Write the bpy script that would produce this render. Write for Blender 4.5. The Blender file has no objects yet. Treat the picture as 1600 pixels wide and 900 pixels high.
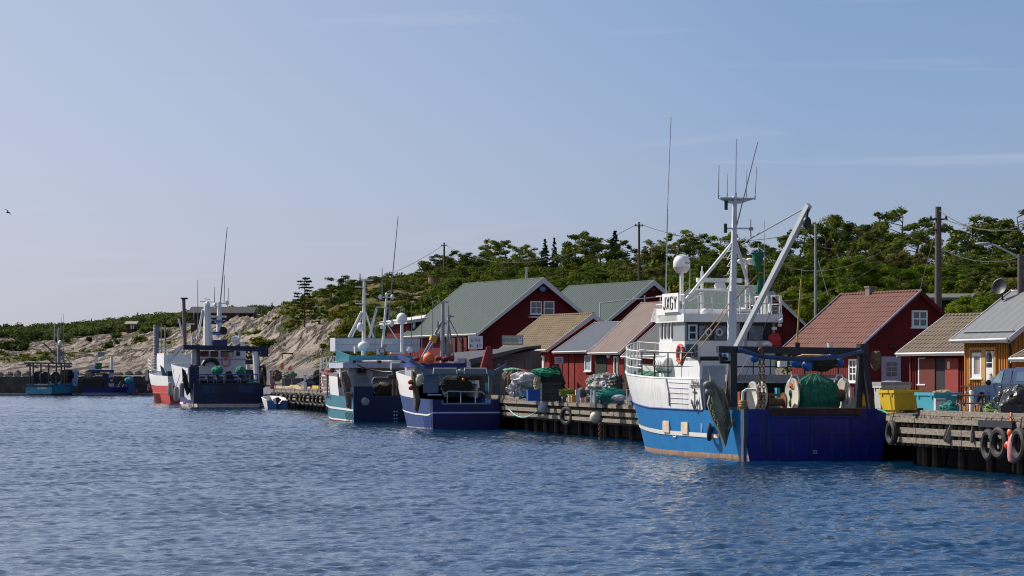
import bpy, math, random
import numpy as np
from mathutils import Vector, Matrix
random.seed(7)
RNG = np.random.default_rng(11)
scene = bpy.context.scene
R = math.radians
# ---------------- camera ----------------
F, HY, EYE = 4500.0, 585.0, 3.3          # focal length in photo pixels, horizon row, eye height over the water
cam = bpy.data.cameras.new('camera')
cam.sensor_width = 36.0
cam.lens = F / 1600 * 36.0
cam.shift_y = (HY - 450) / 1600
cam.clip_start = 1.0
cam.clip_end = 30000
cam_o = bpy.data.objects.new('camera', cam)
scene.collection.objects.link(cam_o)
cam_o.location = (0, 0, EYE)
cam_o.rotation_euler = (R(90), 0, 0)
scene.camera = cam_o
# ---------------- light ----------------
SUN_EL, SUN_AZ = 42.0, -62.0             # azimuth measured from +Y (view direction) towards +X; negative is left
HZ_TINT = (.98, .96, 1.20)
ALL_TINT = (.90, .905, 1.035)
VEIL = (7.4, 7.35, 8.3)
wd = bpy.data.worlds.new('World')
scene.world = wd
wd.use_nodes = True
nt = wd.node_tree
nt.nodes.clear()
wo = nt.nodes.new('ShaderNodeOutputWorld')
bg = nt.nodes.new('ShaderNodeBackground')
sky = nt.nodes.new('ShaderNodeTexSky')
sky.sky_type = 'NISHITA'
sky.sun_disc = False
sky.sun_elevation = R(SUN_EL)
sky.sun_rotation = R(SUN_AZ)
sky.air_density = 1.0
sky.dust_density = 0.6
sky.ozone_density = 4.5
sky.altitude = 0
bg.inputs['Strength'].default_value = 0.080
# thin cirrus streaks high on the right
tc = nt.nodes.new('ShaderNodeTexCoord')
mp = nt.nodes.new('ShaderNodeMapping')
mp.inputs['Rotation'].default_value = (0, R(5), 0)
mp.inputs['Scale'].default_value = (4.0, 1.0, 75.0)
nz = nt.nodes.new('ShaderNodeTexNoise')
nz.inputs['Scale'].default_value = 1.3
nz.inputs['Detail'].default_value = 5
nz.inputs['Distortion'].default_value = 0.5
cr = nt.nodes.new('ShaderNodeValToRGB')
cr.color_ramp.elements[0].position = 0.62
cr.color_ramp.elements[1].position = 0.85
cr.color_ramp.elements[1].color = (.30, .27, .27, 1)
mx = nt.nodes.new('ShaderNodeMixRGB')
mx.inputs[2].default_value = (7.5, 7.8, 9.0, 1)
tint = nt.nodes.new('ShaderNodeMixRGB')
tint.blend_type = 'MULTIPLY'
tint.inputs[0].default_value = 1.0
tint.inputs[2].default_value = (1.02,.92,1.14, 1)
lk = nt.links.new
lk(tc.outputs['Generated'], mp.inputs[0]); lk(mp.outputs[0], nz.inputs['Vector'])
# maritime haze near the horizon and a milky veil on the sun's side of the sky
sx = nt.nodes.new('ShaderNodeSeparateXYZ'); lk(tc.outputs['Generated'], sx.inputs[0])
hz = nt.nodes.new('ShaderNodeMapRange'); hz.inputs[1].default_value = .0; hz.inputs[2].default_value = .16; hz.inputs[3].default_value = 1; hz.inputs[4].default_value = 0
lk(sx.outputs[2], hz.inputs[0])
lk(hz.outputs[0], tint.inputs[0])
lk(sky.outputs[0], tint.inputs[1])
tint.inputs[2].default_value = (HZ_TINT[0], HZ_TINT[1], HZ_TINT[2], 1)
t2 = nt.nodes.new('ShaderNodeMixRGB'); t2.blend_type = 'MULTIPLY'; t2.inputs[0].default_value = 1; t2.inputs[2].default_value = (*ALL_TINT, 1)
lk(tint.outputs[0], t2.inputs[1])
vl = nt.nodes.new('ShaderNodeMapRange'); vl.inputs[1].default_value = -.30; vl.inputs[2].default_value = .10; vl.inputs[3].default_value = .68; vl.inputs[4].default_value = 0
lk(sx.outputs[0], vl.inputs[0])
veil = nt.nodes.new('ShaderNodeMixRGB'); veil.inputs[2].default_value = (*VEIL, 1)
lk(vl.outputs[0], veil.inputs[0]); lk(t2.outputs[0], veil.inputs[1])
lk(nz.outputs['Fac'], cr.inputs[0]); lk(cr.outputs[0], mx.inputs[0])
lk(veil.outputs[0], mx.inputs[1])
lk(mx.outputs[0], bg.inputs[0]); lk(bg.outputs[0], wo.inputs[0])
sd = bpy.data.lights.new('sun', 'SUN')
sd.energy = 5.0
sd.angle = R(0.53)
sd.color = (1.0, 0.93, 0.83)
so = bpy.data.objects.new('sun', sd)
scene.collection.objects.link(so)
_ce = math.cos(R(SUN_EL))
SUN_DIR = Vector((math.sin(R(SUN_AZ)) * _ce, math.cos(R(SUN_AZ)) * _ce, math.sin(R(SUN_EL))))
so.rotation_euler = SUN_DIR.to_track_quat('Z', 'Y').to_euler()
so.location = (-50, 50, 80)
scene.view_settings.view_transform = 'Standard'
scene.view_settings.look = 'None'
scene.view_settings.gamma = 1.0
scene.view_settings.use_curve_mapping = False
scene.view_settings.exposure = 0.16
scene.cycles.filter_width = 1.1
scene.cycles.max_bounces = 6
scene.cycles.diffuse_bounces = 2
scene.cycles.glossy_bounces = 3
scene.cycles.transparent_max_bounces = 6

# ---------------- helpers ----------------
COL = scene.collection
def W(px, py, Y):
    return Vector(((px - 800) / F * Y, Y, EYE + (HY - py) / F * Y))

def tag(o, label=None, cat=None, group=None, kind=None):
    if label: o['label'] = label
    if cat: o['category'] = cat
    if group: o['group'] = group
    if kind: o['kind'] = kind
    return o

class MB:
    def __init__(s): s.v = []; s.f = []
    def add(s, vs, fs):
        n = len(s.v); s.v += [tuple(v) for v in vs]; s.f += [tuple(i + n for i in f) for f in fs]; return s
    def hexa(s, p):
        return s.add(p, [(0,3,2,1),(4,5,6,7),(0,1,5,4),(1,2,6,5),(2,3,7,6),(3,0,4,7)])
    def box(s, x0, x1, y0, y1, z0, z1):
        return s.hexa([(x0,y0,z0),(x1,y0,z0),(x1,y1,z0),(x0,y1,z0),(x0,y0,z1),(x1,y0,z1),(x1,y1,z1),(x0,y1,z1)])
    def bar(s, a, b, w, h=None, up=(0,0,1)):
        a = Vector(a); b = Vector(b); h = h or w; d = (b - a)
        if d.length < 1e-6: return s
        d.normalize(); u = Vector(up)
        if abs(d.dot(u)) > .98: u = Vector((0,1,0))
        r = d.cross(u).normalized() * w / 2; q = r.cross(d).normalized() * h / 2
        return s.hexa([a-r-q, a+r-q, a+r+q, a-r+q, b-r-q, b+r-q, b+r+q, b-r+q])
    def tube(s, pts, r, n=7, close=False):
        pts = [Vector(p) for p in pts]; rr = r if isinstance(r, (list, tuple)) else [r] * len(pts)
        m = len(pts); vs = []; fs = []
        prev = None
        for i, p in enumerate(pts):
            if close: d = pts[(i+1) % m] - pts[i-1]
            else: d = pts[min(i+1, m-1)] - pts[max(i-1, 0)]
            if d.length < 1e-9: d = Vector((0,0,1))
            d.normalize()
            if prev is None:
                u = Vector((0,0,1)) if abs(d.z) < .9 else Vector((0,1,0))
                a = d.cross(u).normalized()
            else:
                a = (prev - d * prev.dot(d))
                if a.length < 1e-6: a = d.cross(Vector((0,0,1)))
                a.normalize()
            prev = a; b = d.cross(a)
            for k in range(n):
                t = 2*math.pi*k/n
                vs.append(p + (a*math.cos(t) + b*math.sin(t)) * rr[i])
        L = m if close else m-1
        for i in range(L):
            for k in range(n):
                j = (i+1) % m
                fs.append((i*n+k, i*n+(k+1)%n, j*n+(k+1)%n, j*n+k))
        if not close:
            fs.append(tuple(range(n))[::-1]); fs.append(tuple((m-1)*n+k for k in range(n)))
        return s.add(vs, fs)
    def lathe(s, prof, c=(0,0,0), axis=(0,0,1), n=16, sc=(1,1)):
        ax = Vector(axis).normalized(); u = Vector((0,0,1)) if abs(ax.z) < .9 else Vector((1,0,0))
        a = ax.cross(u).normalized(); b = ax.cross(a); c = Vector(c); vs = []; fs = []
        for r, h in prof:
            for k in range(n):
                t = 2*math.pi*k/n
                vs.append(c + ax*h + a*(math.cos(t)*r*sc[0]) + b*(math.sin(t)*r*sc[1]))
        for i in range(len(prof)-1):
            for k in range(n):
                fs.append((i*n+k, i*n+(k+1)%n, (i+1)*n+(k+1)%n, (i+1)*n+k))
        fs.append(tuple(range(n))[::-1]); fs.append(tuple((len(prof)-1)*n+k for k in range(n)))
        return s.add(vs, fs)
    def cyl(s, a, b, r, n=14):
        return s.tube([a, b], r, n)
    def ball(s, c, r, n=12, m=8, sc=(1,1,1)):
        vs = []; fs = []; c = Vector(c)
        for i in range(m+1):
            p = math.pi*i/m
            for k in range(n):
                t = 2*math.pi*k/n
                vs.append(c + Vector((math.sin(p)*math.cos(t)*r*sc[0], math.sin(p)*math.sin(t)*r*sc[1], math.cos(p)*r*sc[2])))
        for i in range(m):
            for k in range(n):
                fs.append((i*n+k, (i+1)*n+k, (i+1)*n+(k+1)%n, i*n+(k+1)%n))
        return s.add(vs, fs)
    def torus(s, c, axis, R0, r, n=20, m=8, sc=1.0, updir=None):
        ax = Vector(axis).normalized(); u = Vector(updir) if updir else (Vector((0,0,1)) if abs(ax.z) < .9 else Vector((1,0,0)))
        a = ax.cross(u).normalized(); b = ax.cross(a); c = Vector(c)
        pts = [c + a*math.cos(2*math.pi*k/n)*R0 + b*math.sin(2*math.pi*k/n)*R0*sc for k in range(n)]
        return s.tube(pts, r, m, close=True)
    def prism(s, poly, d):
        # poly: list of points; extruded by vector d
        d = Vector(d); n = len(poly); p = [Vector(q) for q in poly]
        return s.add(p + [q + d for q in p], [tuple(range(n))[::-1], tuple(range(n, 2*n))] + [(i, (i+1)%n, n+(i+1)%n, n+i) for i in range(n)])
    def blob(s, c, r, sc=(1,1,1), n=22, m=14, amp=.2, seed=0, flat=None, freq=2.3, cren=0.0, pleat=0.0):
        # lumpy heap with folds
        rs = np.random.default_rng(seed); ph = rs.random((6,3))*6.28; di = rs.normal(size=(6,3)); c = Vector(c)
        vs = []; fs = []
        for i in range(m+1):
            p = math.pi*i/m
            for k in range(n):
                t = 2*math.pi*k/n
                d = Vector((math.sin(p)*math.cos(t), math.sin(p)*math.sin(t), math.cos(p)))
                w = 0
                for q in range(6):
                    w += math.sin(freq*(q*.6+1)*(d.x*di[q,0]+d.y*di[q,1]+d.z*di[q,2]) + ph[q,0])/(1+q*.5)
                w = 1 + amp*w*.45 + cren*(rs.random()-.5) + pleat*math.sin(p)*(math.sin(13*t+ph[0,1])+.6*math.sin(29*t+ph[1,1]+2*p))
                v = c + Vector((d.x*r*sc[0]*w, d.y*r*sc[1]*w, d.z*r*sc[2]*w))
                if flat is not None and v.z < flat: v.z = flat
                vs.append(v)
        for i in range(m):
            for k in range(n):
                fs.append((i*n+k, (i+1)*n+k, (i+1)*n+(k+1)%n, i*n+(k+1)%n))
        return s.add(vs, fs)
    def build(s, name, mat, parent=None, smooth=False, loc=None):
        me = bpy.data.meshes.new(name)
        me.from_pydata(s.v, [], s.f)
        me.materials.append(mat)
        if smooth:
            me.polygons.foreach_set('use_smooth', [True]*len(me.polygons))
            try: me.set_sharp_from_angle(angle=R(40))
            except Exception: pass
        o = bpy.data.objects.new(name, me)
        COL.objects.link(o)
        if parent is not None: o.parent = parent
        if loc is not None: o.location = loc
        return o

class T:
    """a thing: an Empty at its base; local x = forward, y = left of forward"""
    def __init__(s, name, label, cat, loc, ang=0.0, group=None):
        s.o = bpy.data.objects.new(name, None); COL.objects.link(s.o)
        s.o.location = loc; s.o.rotation_euler = (0,0,ang); s.o.empty_display_size = .3
        s.l = Vector(loc); s.a = ang
        s.ex = Vector((math.cos(ang), math.sin(ang), 0)); s.ey = Vector((-math.sin(ang), math.cos(ang), 0))
        tag(s.o, label, cat, group)
    def loc(s, w):
        d = Vector(w) - s.l
        return Vector((d.dot(s.ex), d.dot(s.ey), d.z))
    def ray(s, px, py):
        return Vector((0,0,EYE)), Vector(((px-800)/F, 1, (HY-py)/F))
    def qx(s, px, py, x):      # the point on the photo ray at local x
        o, d = s.ray(px, py)
        k = (x - (o - s.l).dot(s.ex)) / d.dot(s.ex)
        return s.loc(o + d*k)
    def qy(s, px, py, y):
        o, d = s.ray(px, py)
        k = (y - (o - s.l).dot(s.ey)) / d.dot(s.ey)
        return s.loc(o + d*k)
    def add(s, name, mat, mb, smooth=False, parent=None):
        return mb.build(name, mat, parent or s.o, smooth)

def solo(name, mat, mb, label, cat, group=None, smooth=False, kind=None):
    """a thing that is one mesh; its origin is moved to the middle of its base"""
    v = np.array(mb.v); c = Vector(((v[:,0].min()+v[:,0].max())/2, (v[:,1].min()+v[:,1].max())/2, v[:,2].min()))
    mb.v = [(a-c.x, b-c.y, d-c.z) for a, b, d in mb.v]
    o = mb.build(name, mat, None, smooth, c)
    return tag(o, label, cat, group, kind)

def text(body, mat, parent, origin, xdir, ydir, size, name='lettering', sx=1.0, extrude=.004, align='CENTER'):
    cu = bpy.data.curves.new(name, 'FONT'); cu.body = body; cu.size = size; cu.extrude = extrude
    cu.align_x = align; cu.align_y = 'CENTER'; cu.materials.append(mat)
    o = bpy.data.objects.new(name, cu); COL.objects.link(o)
    x = Vector(xdir).normalized(); y = Vector(ydir).normalized(); z = x.cross(y).normalized(); y = z.cross(x)
    M = Matrix(((x.x*sx, y.x, z.x), (x.y*sx, y.y, z.y), (x.z*sx, y.z, z.z))).to_4x4()
    M.translation = Vector(origin)
    if parent: o.parent = parent
    o.matrix_basis = M
    return o

# ---------------- numpy noise ----------------
def _hash(ix, iy, seed):
    h = (ix.astype(np.int64)*374761393 + iy.astype(np.int64)*668265263 + seed*1442695041) & 0x7fffffff
    h = ((h ^ (h >> 13)) * 1274126177) & 0x7fffffff
    return ((h ^ (h >> 16)) & 0xffff) / 65535.0
def vnoise(x, y, seed=0):
    x = np.asarray(x, float); y = np.asarray(y, float)
    ix = np.floor(x); iy = np.floor(y); fx = x-ix; fy = y-iy
    fx = fx*fx*(3-2*fx); fy = fy*fy*(3-2*fy)
    a = _hash(ix, iy, seed); b = _hash(ix+1, iy, seed); c = _hash(ix, iy+1, seed); d = _hash(ix+1, iy+1, seed)
    return (a*(1-fx)+b*fx)*(1-fy) + (c*(1-fx)+d*fx)*fy
def fbm(x, y, seed=0, oct=4):
    s = 0; a = .5; t = 0
    for i in range(oct):
        s = s + a*vnoise(x*2**i, y*2**i, seed+i*17); t += a; a *= .5
    return s/t

# ---------------- materials ----------------
MATS = {}
def pm(name, col, rough=.6, metal=0.0, var=.18, vs=3.0, bump=0.0, bs=25.0, rust=0.0, rustcol=(.22,.09,.04), streak=True, spec=.5, stretch=None, alpha=None, trans=0.0):
    if name in MATS: return MATS[name]
    m = bpy.data.materials.new(name); m.use_nodes = True; t = m.node_tree; b = t.nodes['Principled BSDF']
    b.inputs['Roughness'].default_value = rough; b.inputs['Metallic'].default_value = metal
    b.inputs['Specular IOR Level'].default_value = spec
    if trans: b.inputs['Transmission Weight'].default_value = trans
    c = t.nodes.new('ShaderNodeTexCoord'); mp = t.nodes.new('ShaderNodeMapping')
    if stretch: mp.inputs['Scale'].default_value = stretch
    t.links.new(c.outputs['Object'], mp.inputs[0])
    n = t.nodes.new('ShaderNodeTexNoise'); n.inputs['Scale'].default_value = vs; n.inputs['Detail'].default_value = 6; n.inputs['Roughness'].default_value = .65
    t.links.new(mp.outputs[0], n.inputs['Vector'])
    r = t.nodes.new('ShaderNodeValToRGB')
    r.color_ramp.elements[0].position = .3; r.color_ramp.elements[1].position = .7
    lo = [max(0, x*(1-var)) for x in col]; hi = [min(1, x*(1+var)) for x in col]
    r.color_ramp.elements[0].color = (*lo, 1); r.color_ramp.elements[1].color = (*hi, 1)
    t.links.new(n.outputs['Fac'], r.inputs[0]); out = r.outputs[0]
    if rust > 0:
        mp2 = t.nodes.new('ShaderNodeMapping'); mp2.inputs['Scale'].default_value = (3.2, 3.2, .45) if streak else (2, 2, 2)
        n2 = t.nodes.new('ShaderNodeTexNoise'); n2.inputs['Scale'].default_value = 1.6; n2.inputs['Detail'].default_value = 7; n2.inputs['Roughness'].default_value = .7
        t.links.new(c.outputs['Object'], mp2.inputs[0]); t.links.new(mp2.outputs[0], n2.inputs['Vector'])
        r2 = t.nodes.new('ShaderNodeValToRGB'); r2.color_ramp.elements[0].position = .66-.3*rust; r2.color_ramp.elements[1].position = .80-.3*rust
        t.links.new(n2.outputs['Fac'], r2.inputs[0])
        mx = t.nodes.new('ShaderNodeMixRGB'); mx.inputs[2].default_value = (*rustcol, 1)
        t.links.new(r2.outputs[0], mx.inputs[0]); t.links.new(out, mx.inputs[1]); out = mx.outputs[0]
    t.links.new(out, b.inputs['Base Color'])
    if bump > 0:
        n3 = t.nodes.new('ShaderNodeTexNoise'); n3.inputs['Scale'].default_value = bs; n3.inputs['Detail'].default_value = 4
        t.links.new(mp.outputs[0], n3.inputs['Vector'])
        bp = t.nodes.new('ShaderNodeBump'); bp.inputs['Strength'].default_value = min(1, bump*3); bp.inputs['Distance'].default_value = bump*.3
        t.links.new(n3.outputs['Fac'], bp.inputs['Height']); t.links.new(bp.outputs[0], b.inputs['Normal'])
    MATS[name] = m
    return m

def ribbed(name, col, axis, period, depth, rough=.6, var=.15, rust=0.0, metal=0.0, col2=None, blur=.5):
    """painted boards or corrugation: ribs along one local axis as relief"""
    if name in MATS: return MATS[name]
    m = pm(name, col, rough, metal, var, 1.3, rust=rust, spec=.3); t = m.node_tree; b = t.nodes['Principled BSDF']
    c = t.nodes.new('ShaderNodeTexCoord'); sp = t.nodes.new('ShaderNodeSeparateXYZ'); t.links.new(c.outputs['Object'], sp.inputs[0])
    mu = t.nodes.new('ShaderNodeMath'); mu.operation = 'MULTIPLY'; mu.inputs[1].default_value = 2*math.pi/period
    if axis == 'xy':
        ad = t.nodes.new('ShaderNodeMath'); ad.operation = 'ADD'; t.links.new(sp.outputs[0], ad.inputs[0]); t.links.new(sp.outputs[1], ad.inputs[1]); t.links.new(ad.outputs[0], mu.inputs[0])
    else:
        t.links.new(sp.outputs['XYZ'.index(axis.upper())], mu.inputs[0])
    si = t.nodes.new('ShaderNodeMath'); si.operation = 'SINE'; t.links.new(mu.outputs[0], si.inputs[0])
    bp = t.nodes.new('ShaderNodeBump'); bp.inputs['Strength'].default_value = 1; bp.inputs['Distance'].default_value = depth
    t.links.new(si.outputs[0], bp.inputs['Height']); t.links.new(bp.outputs[0], b.inputs['Normal'])
    return m

def leafmat(name, lo, hi, attr=True):
    if name in MATS: return MATS[name]
    m = bpy.data.materials.new(name); m.use_nodes = True; t = m.node_tree; t.nodes.clear()
    o = t.nodes.new('ShaderNodeOutputMaterial'); d = t.nodes.new('ShaderNodeBsdfDiffuse'); tr = t.nodes.new('ShaderNodeBsdfTranslucent'); mx = t.nodes.new('ShaderNodeMixShader')
    mx.inputs[0].default_value = .28
    a = t.nodes.new('ShaderNodeAttribute'); a.attribute_name = 'tint'
    r = t.nodes.new('ShaderNodeValToRGB'); r.color_ramp.elements[0].color = (*lo, 1); r.color_ramp.elements[1].color = (*hi, 1)
    oi = t.nodes.new('ShaderNodeObjectInfo'); mr = t.nodes.new('ShaderNodeMapRange'); mr.inputs[3].default_value = -.28; mr.inputs[4].default_value = .22
    ad = t.nodes.new('ShaderNodeMath'); ad.operation = 'ADD'; ad.use_clamp = True
    t.links.new(oi.outputs['Random'], mr.inputs[0]); t.links.new(mr.outputs[0], ad.inputs[0]); t.links.new(a.outputs['Fac'], ad.inputs[1])
    t.links.new(ad.outputs[0], r.inputs[0]); t.links.new(r.outputs[0], d.inputs[0]); t.links.new(r.outputs[0], tr.inputs[0])
    t.links.new(d.outputs[0], mx.inputs[1]); t.links.new(tr.outputs[0], mx.inputs[2]); t.links.new(mx.outputs[0], o.inputs[0])
    MATS[name] = m
    return m

WHITE = pm('white_paint', (.74,.74,.72), .45, var=.07, rust=.12, rustcol=(.45,.33,.22))
WHITEC = pm('white_clean', (.78,.78,.77), .5, var=.04)
TRIM = pm('white_trim', (.62,.60,.58), .6, var=.08)
BLACK = pm('black_paint', (.012,.013,.016), .5, var=.3)
DARK = pm('dark_void', (.015,.015,.017), .8, var=.3)
GLASS = pm('window_glass', (.02,.03,.035), .06, var=.4, vs=1.2, spec=.9)
GREYP = pm('grey_paint', (.26,.29,.31), .5, var=.1, rust=.1)
GALV = pm('galvanised', (.42,.43,.44), .42, .35, var=.12)
RUST = pm('rusty_steel', (.17,.075,.035), .8, var=.45, vs=8)
RUBBER = pm('rubber', (.025,.024,.024), .75, var=.3, bump=.05)
GREENNET = pm('green_net', (.012,.15,.085), .85, var=.5, vs=9, bump=.25, bs=30)
TEALNET = pm('teal_net', (.02,.22,.17), .85, var=.5, vs=12, bump=.25, bs=30)
BROWNNET = pm('brown_net', (.13,.095,.06), .9, var=.5, vs=7, bump=.3, bs=22)
DKNET = pm('dark_net', (.02,.024,.02), .95, var=.6, vs=9, bump=.3, bs=24)
TARP = pm('tarp_light', (.55,.53,.52), .6, var=.15, vs=3, bump=.2, bs=6)
TARPD = pm('tarp_dark', (.03,.035,.03), .4, var=.4, vs=4, bump=.2, bs=6)
ROPET = pm('teal_rope', (.05,.32,.30), .8, var=.2)
ROPEY = pm('tan_rope', (.38,.26,.12), .85, var=.25)
ROPEW = pm('pale_rope', (.45,.47,.42), .85, var=.2)
ORANGE = pm('orange_buoy', (.75,.13,.03), .45, var=.15)
YELLOW = pm('yellow_plastic', (.62,.42,.02), .5, var=.1, bump=.02, bs=4)
BLUEPL = pm('blue_plastic', (.01,.10,.42), .45, var=.12)
TEALPL = pm('teal_plastic', (.05,.33,.42), .5, var=.08)
OLDWOOD = pm('weathered_timber', (.20,.172,.135), .85, var=.6, vs=5, bump=.15, bs=14, stretch=(1,1,3))
DKWOOD = pm('dark_timber', (.07,.055,.045), .9, var=.4, vs=5, bump=.1)
WIRE = pm('wire', (.03,.03,.03), .7, var=.1)
# ---------------- water ----------------
def make_water():
    m = bpy.data.materials.new('sea_water'); m.use_nodes = True; t = m.node_tree; b = t.nodes['Principled BSDF']
    b.inputs['Base Color'].default_value = (.002, .028, .070, 1)
    b.inputs['Roughness'].default_value = .04
    b.inputs['IOR'].default_value = 1.33
    c = t.nodes.new('ShaderNodeTexCoord')
    prev = None
    for sc, dist, det, sx, sy, rot in ((3.0, .06, 4, .8, .8, -12),):
        mp = t.nodes.new('ShaderNodeMapping'); mp.inputs['Scale'].default_value = (sx, sy, 1); mp.inputs['Rotation'].default_value = (0, 0, R(rot))
        n = t.nodes.new('ShaderNodeTexNoise'); n.inputs['Scale'].default_value = sc; n.inputs['Detail'].default_value = det; n.inputs['Roughness'].default_value = .55; n.inputs['Distortion'].default_value = .25
        t.links.new(c.outputs['Object'], mp.inputs[0]); t.links.new(mp.outputs[0], n.inputs['Vector'])
        bp = t.nodes.new('ShaderNodeBump'); bp.inputs['Strength'].default_value = 1; bp.inputs['Distance'].default_value = dist
        t.links.new(n.outputs['Fac'], bp.inputs['Height'])
        if prev: t.links.new(prev.outputs[0], bp.inputs['Normal'])
        prev = bp
    t.links.new(prev.outputs[0], b.inputs['Normal'])
    # wind ripples as real relief over the harbour, flat sheet beyond it
    rs = np.random.default_rng(3)
    Yr = [40.0]
    while Yr[-1] < 485: Yr.append(Yr[-1] + max(.16, .0013*Yr[-1]))
    Yr = np.array(Yr); pxs = np.linspace(-260, 1860, 620)
    P, Yg = np.meshgrid(pxs, Yr, indexing='ij'); X = (P-800)/F*Yg; Z = np.zeros_like(X)
    wx = X + .8*(fbm(X/3, Yg/5, 5, 2)-.5); wy = Yg + .8*(fbm(X/4, Yg/4, 6, 2)-.5)
    for i in range(46):
        lam = .28*(3.4**rs.random()); th = rs.normal()*.5 + .2; k = 2*math.pi/lam
        amp = .0050*lam**.95
        Z += amp*np.sin(k*(math.sin(th)*wx + math.cos(th)*wy) + rs.random()*6.28)
    gust = .55 + .9*fbm(X/14, Yg/30, 15, 3)
    qx = np.interp(Yg, [0,92,104,112,140,168,290,360,480], [40,16.4,13.8,14.7,6.2,.3,-24,-38,-52])
    gust = gust*np.clip(.6 + (qx-X-5)/18, .6, 1)      # calmer in the lee of the boats
    Z = (Z + .35*np.abs(Z))*gust
    ed = np.clip(np.minimum(np.minimum(P+260, 1860-P)/60, np.minimum(Yg-40, 485-Yg)/4), 0, 1); Z *= ed
    n, q = P.shape; co = np.stack([X,Yg,Z],-1).reshape(-1,3)
    i = np.arange(n-1)[:,None]*q + np.arange(q-1)[None,:]; fc = np.stack([i, i+q, i+q+1, i+1], -1).reshape(-1,4)
    A, B, C, D = 0, (n-1)*q, n*q-1, q-1; b0 = len(co)
    co = np.vstack([co, [(-7000,-2000,0),(7000,-2000,0),(7000,9000,0),(-7000,9000,0)]])
    fc = np.vstack([fc, [(b0,b0+1,B,A),(b0+1,b0+2,C,B),(b0+2,b0+3,D,C),(b0+3,b0,A,D)]])
    me = bpy.data.meshes.new('water'); me.vertices.add(len(co)); me.vertices.foreach_set('co', co.ravel())
    me.loops.add(fc.size); me.loops.foreach_set('vertex_index', fc.ravel()); me.polygons.add(len(fc))
    me.polygons.foreach_set('loop_start', np.arange(0, fc.size, 4)); me.polygons.foreach_set('loop_total', np.full(len(fc), 4))
    me.update(calc_edges=True); me.polygons.foreach_set('use_smooth', np.ones(len(fc), bool)); me.materials.append(m)
    o = bpy.data.objects.new('water', me); COL.objects.link(o); tag(o, 'rippled blue harbour water', 'water', kind='structure')
make_water()

# ---------------- quay line ----------------
QZ = 1.84
QN = [(40,10),(20.6,75),(16.4,92.5),(13.75,104.3)]                 # nearer stretch, ends beside the big trawler's stern
QM = [(13.95,107),(14.6,110.5),(14.8,113),(12.8,122),(10.6,129.5),(7.6,135.5),(6.2,140)]      # the berth behind the big trawler
QF = [(6.2,140),(.34,168),(-24,290),(-38,360)]                      # farther stretch
QALL = QN + QM[:-1] + QF + [(-50,448),(-54,463),(-100,466),(-260,470)]
def quay_Y(px):
    """largest distance at which the sight line of column px meets the quay edge"""
    best = None; k = (px-800)/F
    for (x0,y0),(x1,y1) in zip(QALL[:-1], QALL[1:]):
        # x = k*y
        den = (x1-x0) - k*(y1-y0)
        if abs(den) < 1e-9: continue
        s = (k*y0 - x0)/den
        if -1e-6 <= s <= 1+1e-6:
            y = y0 + s*(y1-y0)
            if best is None or y > best: best = y
    return best

# ---------------- terrain ----------------
ST = {
 -1200: [(560,'z',3.0),(700,540),(900,528),(1100,522),(1300,540)],
 -150: [(482,'z',3.2),(600,556),(760,534),(950,519),(1100,516),(1300,530)],
 0:   [(482,'z',3.5),(600,552),(760,529),(950,515),(1100,514),(1300,530)],
 100: [(480,'z',3.6),(560,558),(700,536),(850,521),(1000,513),(1300,525)],
 200: [(476,'z',3.6),(540,556),(660,532),(800,515),(1000,503),(1300,515)],
 260: [(440,'z',3.6),(500,556),(600,530),(750,508),(950,497),(1300,510)],
 330: [(365,'z',3.4),(400,560),(460,530),(540,508),(620,499),(700,503),(950,494),(1300,510)],
 400: [(312,'z',2.6),(360,566),(420,530),(500,494),(560,486),(640,500),(900,487),(1300,500)],
 440: [(298,'z',2.4),(340,562),(400,520),(470,482),(520,471),(600,488),(900,489),(1300,500)],
 500: [(268,'z',2.4),(310,563),(370,515),(440,470),(490,455),(560,470),(800,480),(1300,500)],
 560: [(250,'z',2.4),(290,560),(350,505),(420,458),(470,444),(560,460),(800,475),(1300,490)],
 640: [(240,'z',2.3),(275,560),(330,505),(400,460),(450,440),(520,432),(600,440),(1300,470)],
 700: [(240,'z',2.3),(275,550),(330,495),(400,450),(480,425),(540,418),(620,432),(1300,460)],
 760: [(245,'z',2.4),(275,545),(330,480),(400,443),(480,416),(560,424),(1300,460)],
 900: [(245,'z',2.5),(270,540),(310,495),(360,455),(430,424),(520,428),(1300,460)],
 1050:[(240,'z',2.7),(270,535),(300,490),(340,455),(400,430),(500,432),(1300,460)],
 1200:[(225,'z',3.0),(265,535),(290,490),(330,455),(380,425),(460,430),(1300,460)],
 1350:[(165,'z',2.2),(195,'z',5.0),(240,505),(280,460),(330,425),(420,430),(1300,460)],
 1480:[(150,'z',2.1),(175,'z',4.0),(205,520),(250,465),(300,430),(400,432),(1300,460)],
 1600:[(140,'z',2.1),(165,'z',4.0),(195,515),(240,458),(290,425),(400,428),(1300,460)],
 1900:[(130,'z',2.1),(160,'z',4.0),(195,515),(240,458),(290,425),(400,428),(1300,460)],
 3200:[(100,'z',2.1),(160,'z',6.0),(290,470),(400,460),(1300,480)],
}
SK = sorted(ST)
def _zs(px, Y):
    out = []
    for e in ST[px]:
        out.append((e[0], e[2] if e[1] == 'z' else EYE + (HY-e[1])/F*e[0]))
    q = quay_Y(px) or 100.0
    z0 = 3.0 if px <= 260 else QZ-.03
    ys = [q+1.2] + [a for a,_ in out if a > q+2]; zs = [z0] + [b for a,b in out if a > q+2]
    return np.interp(Y, ys, zs)
_cache = {}
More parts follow.
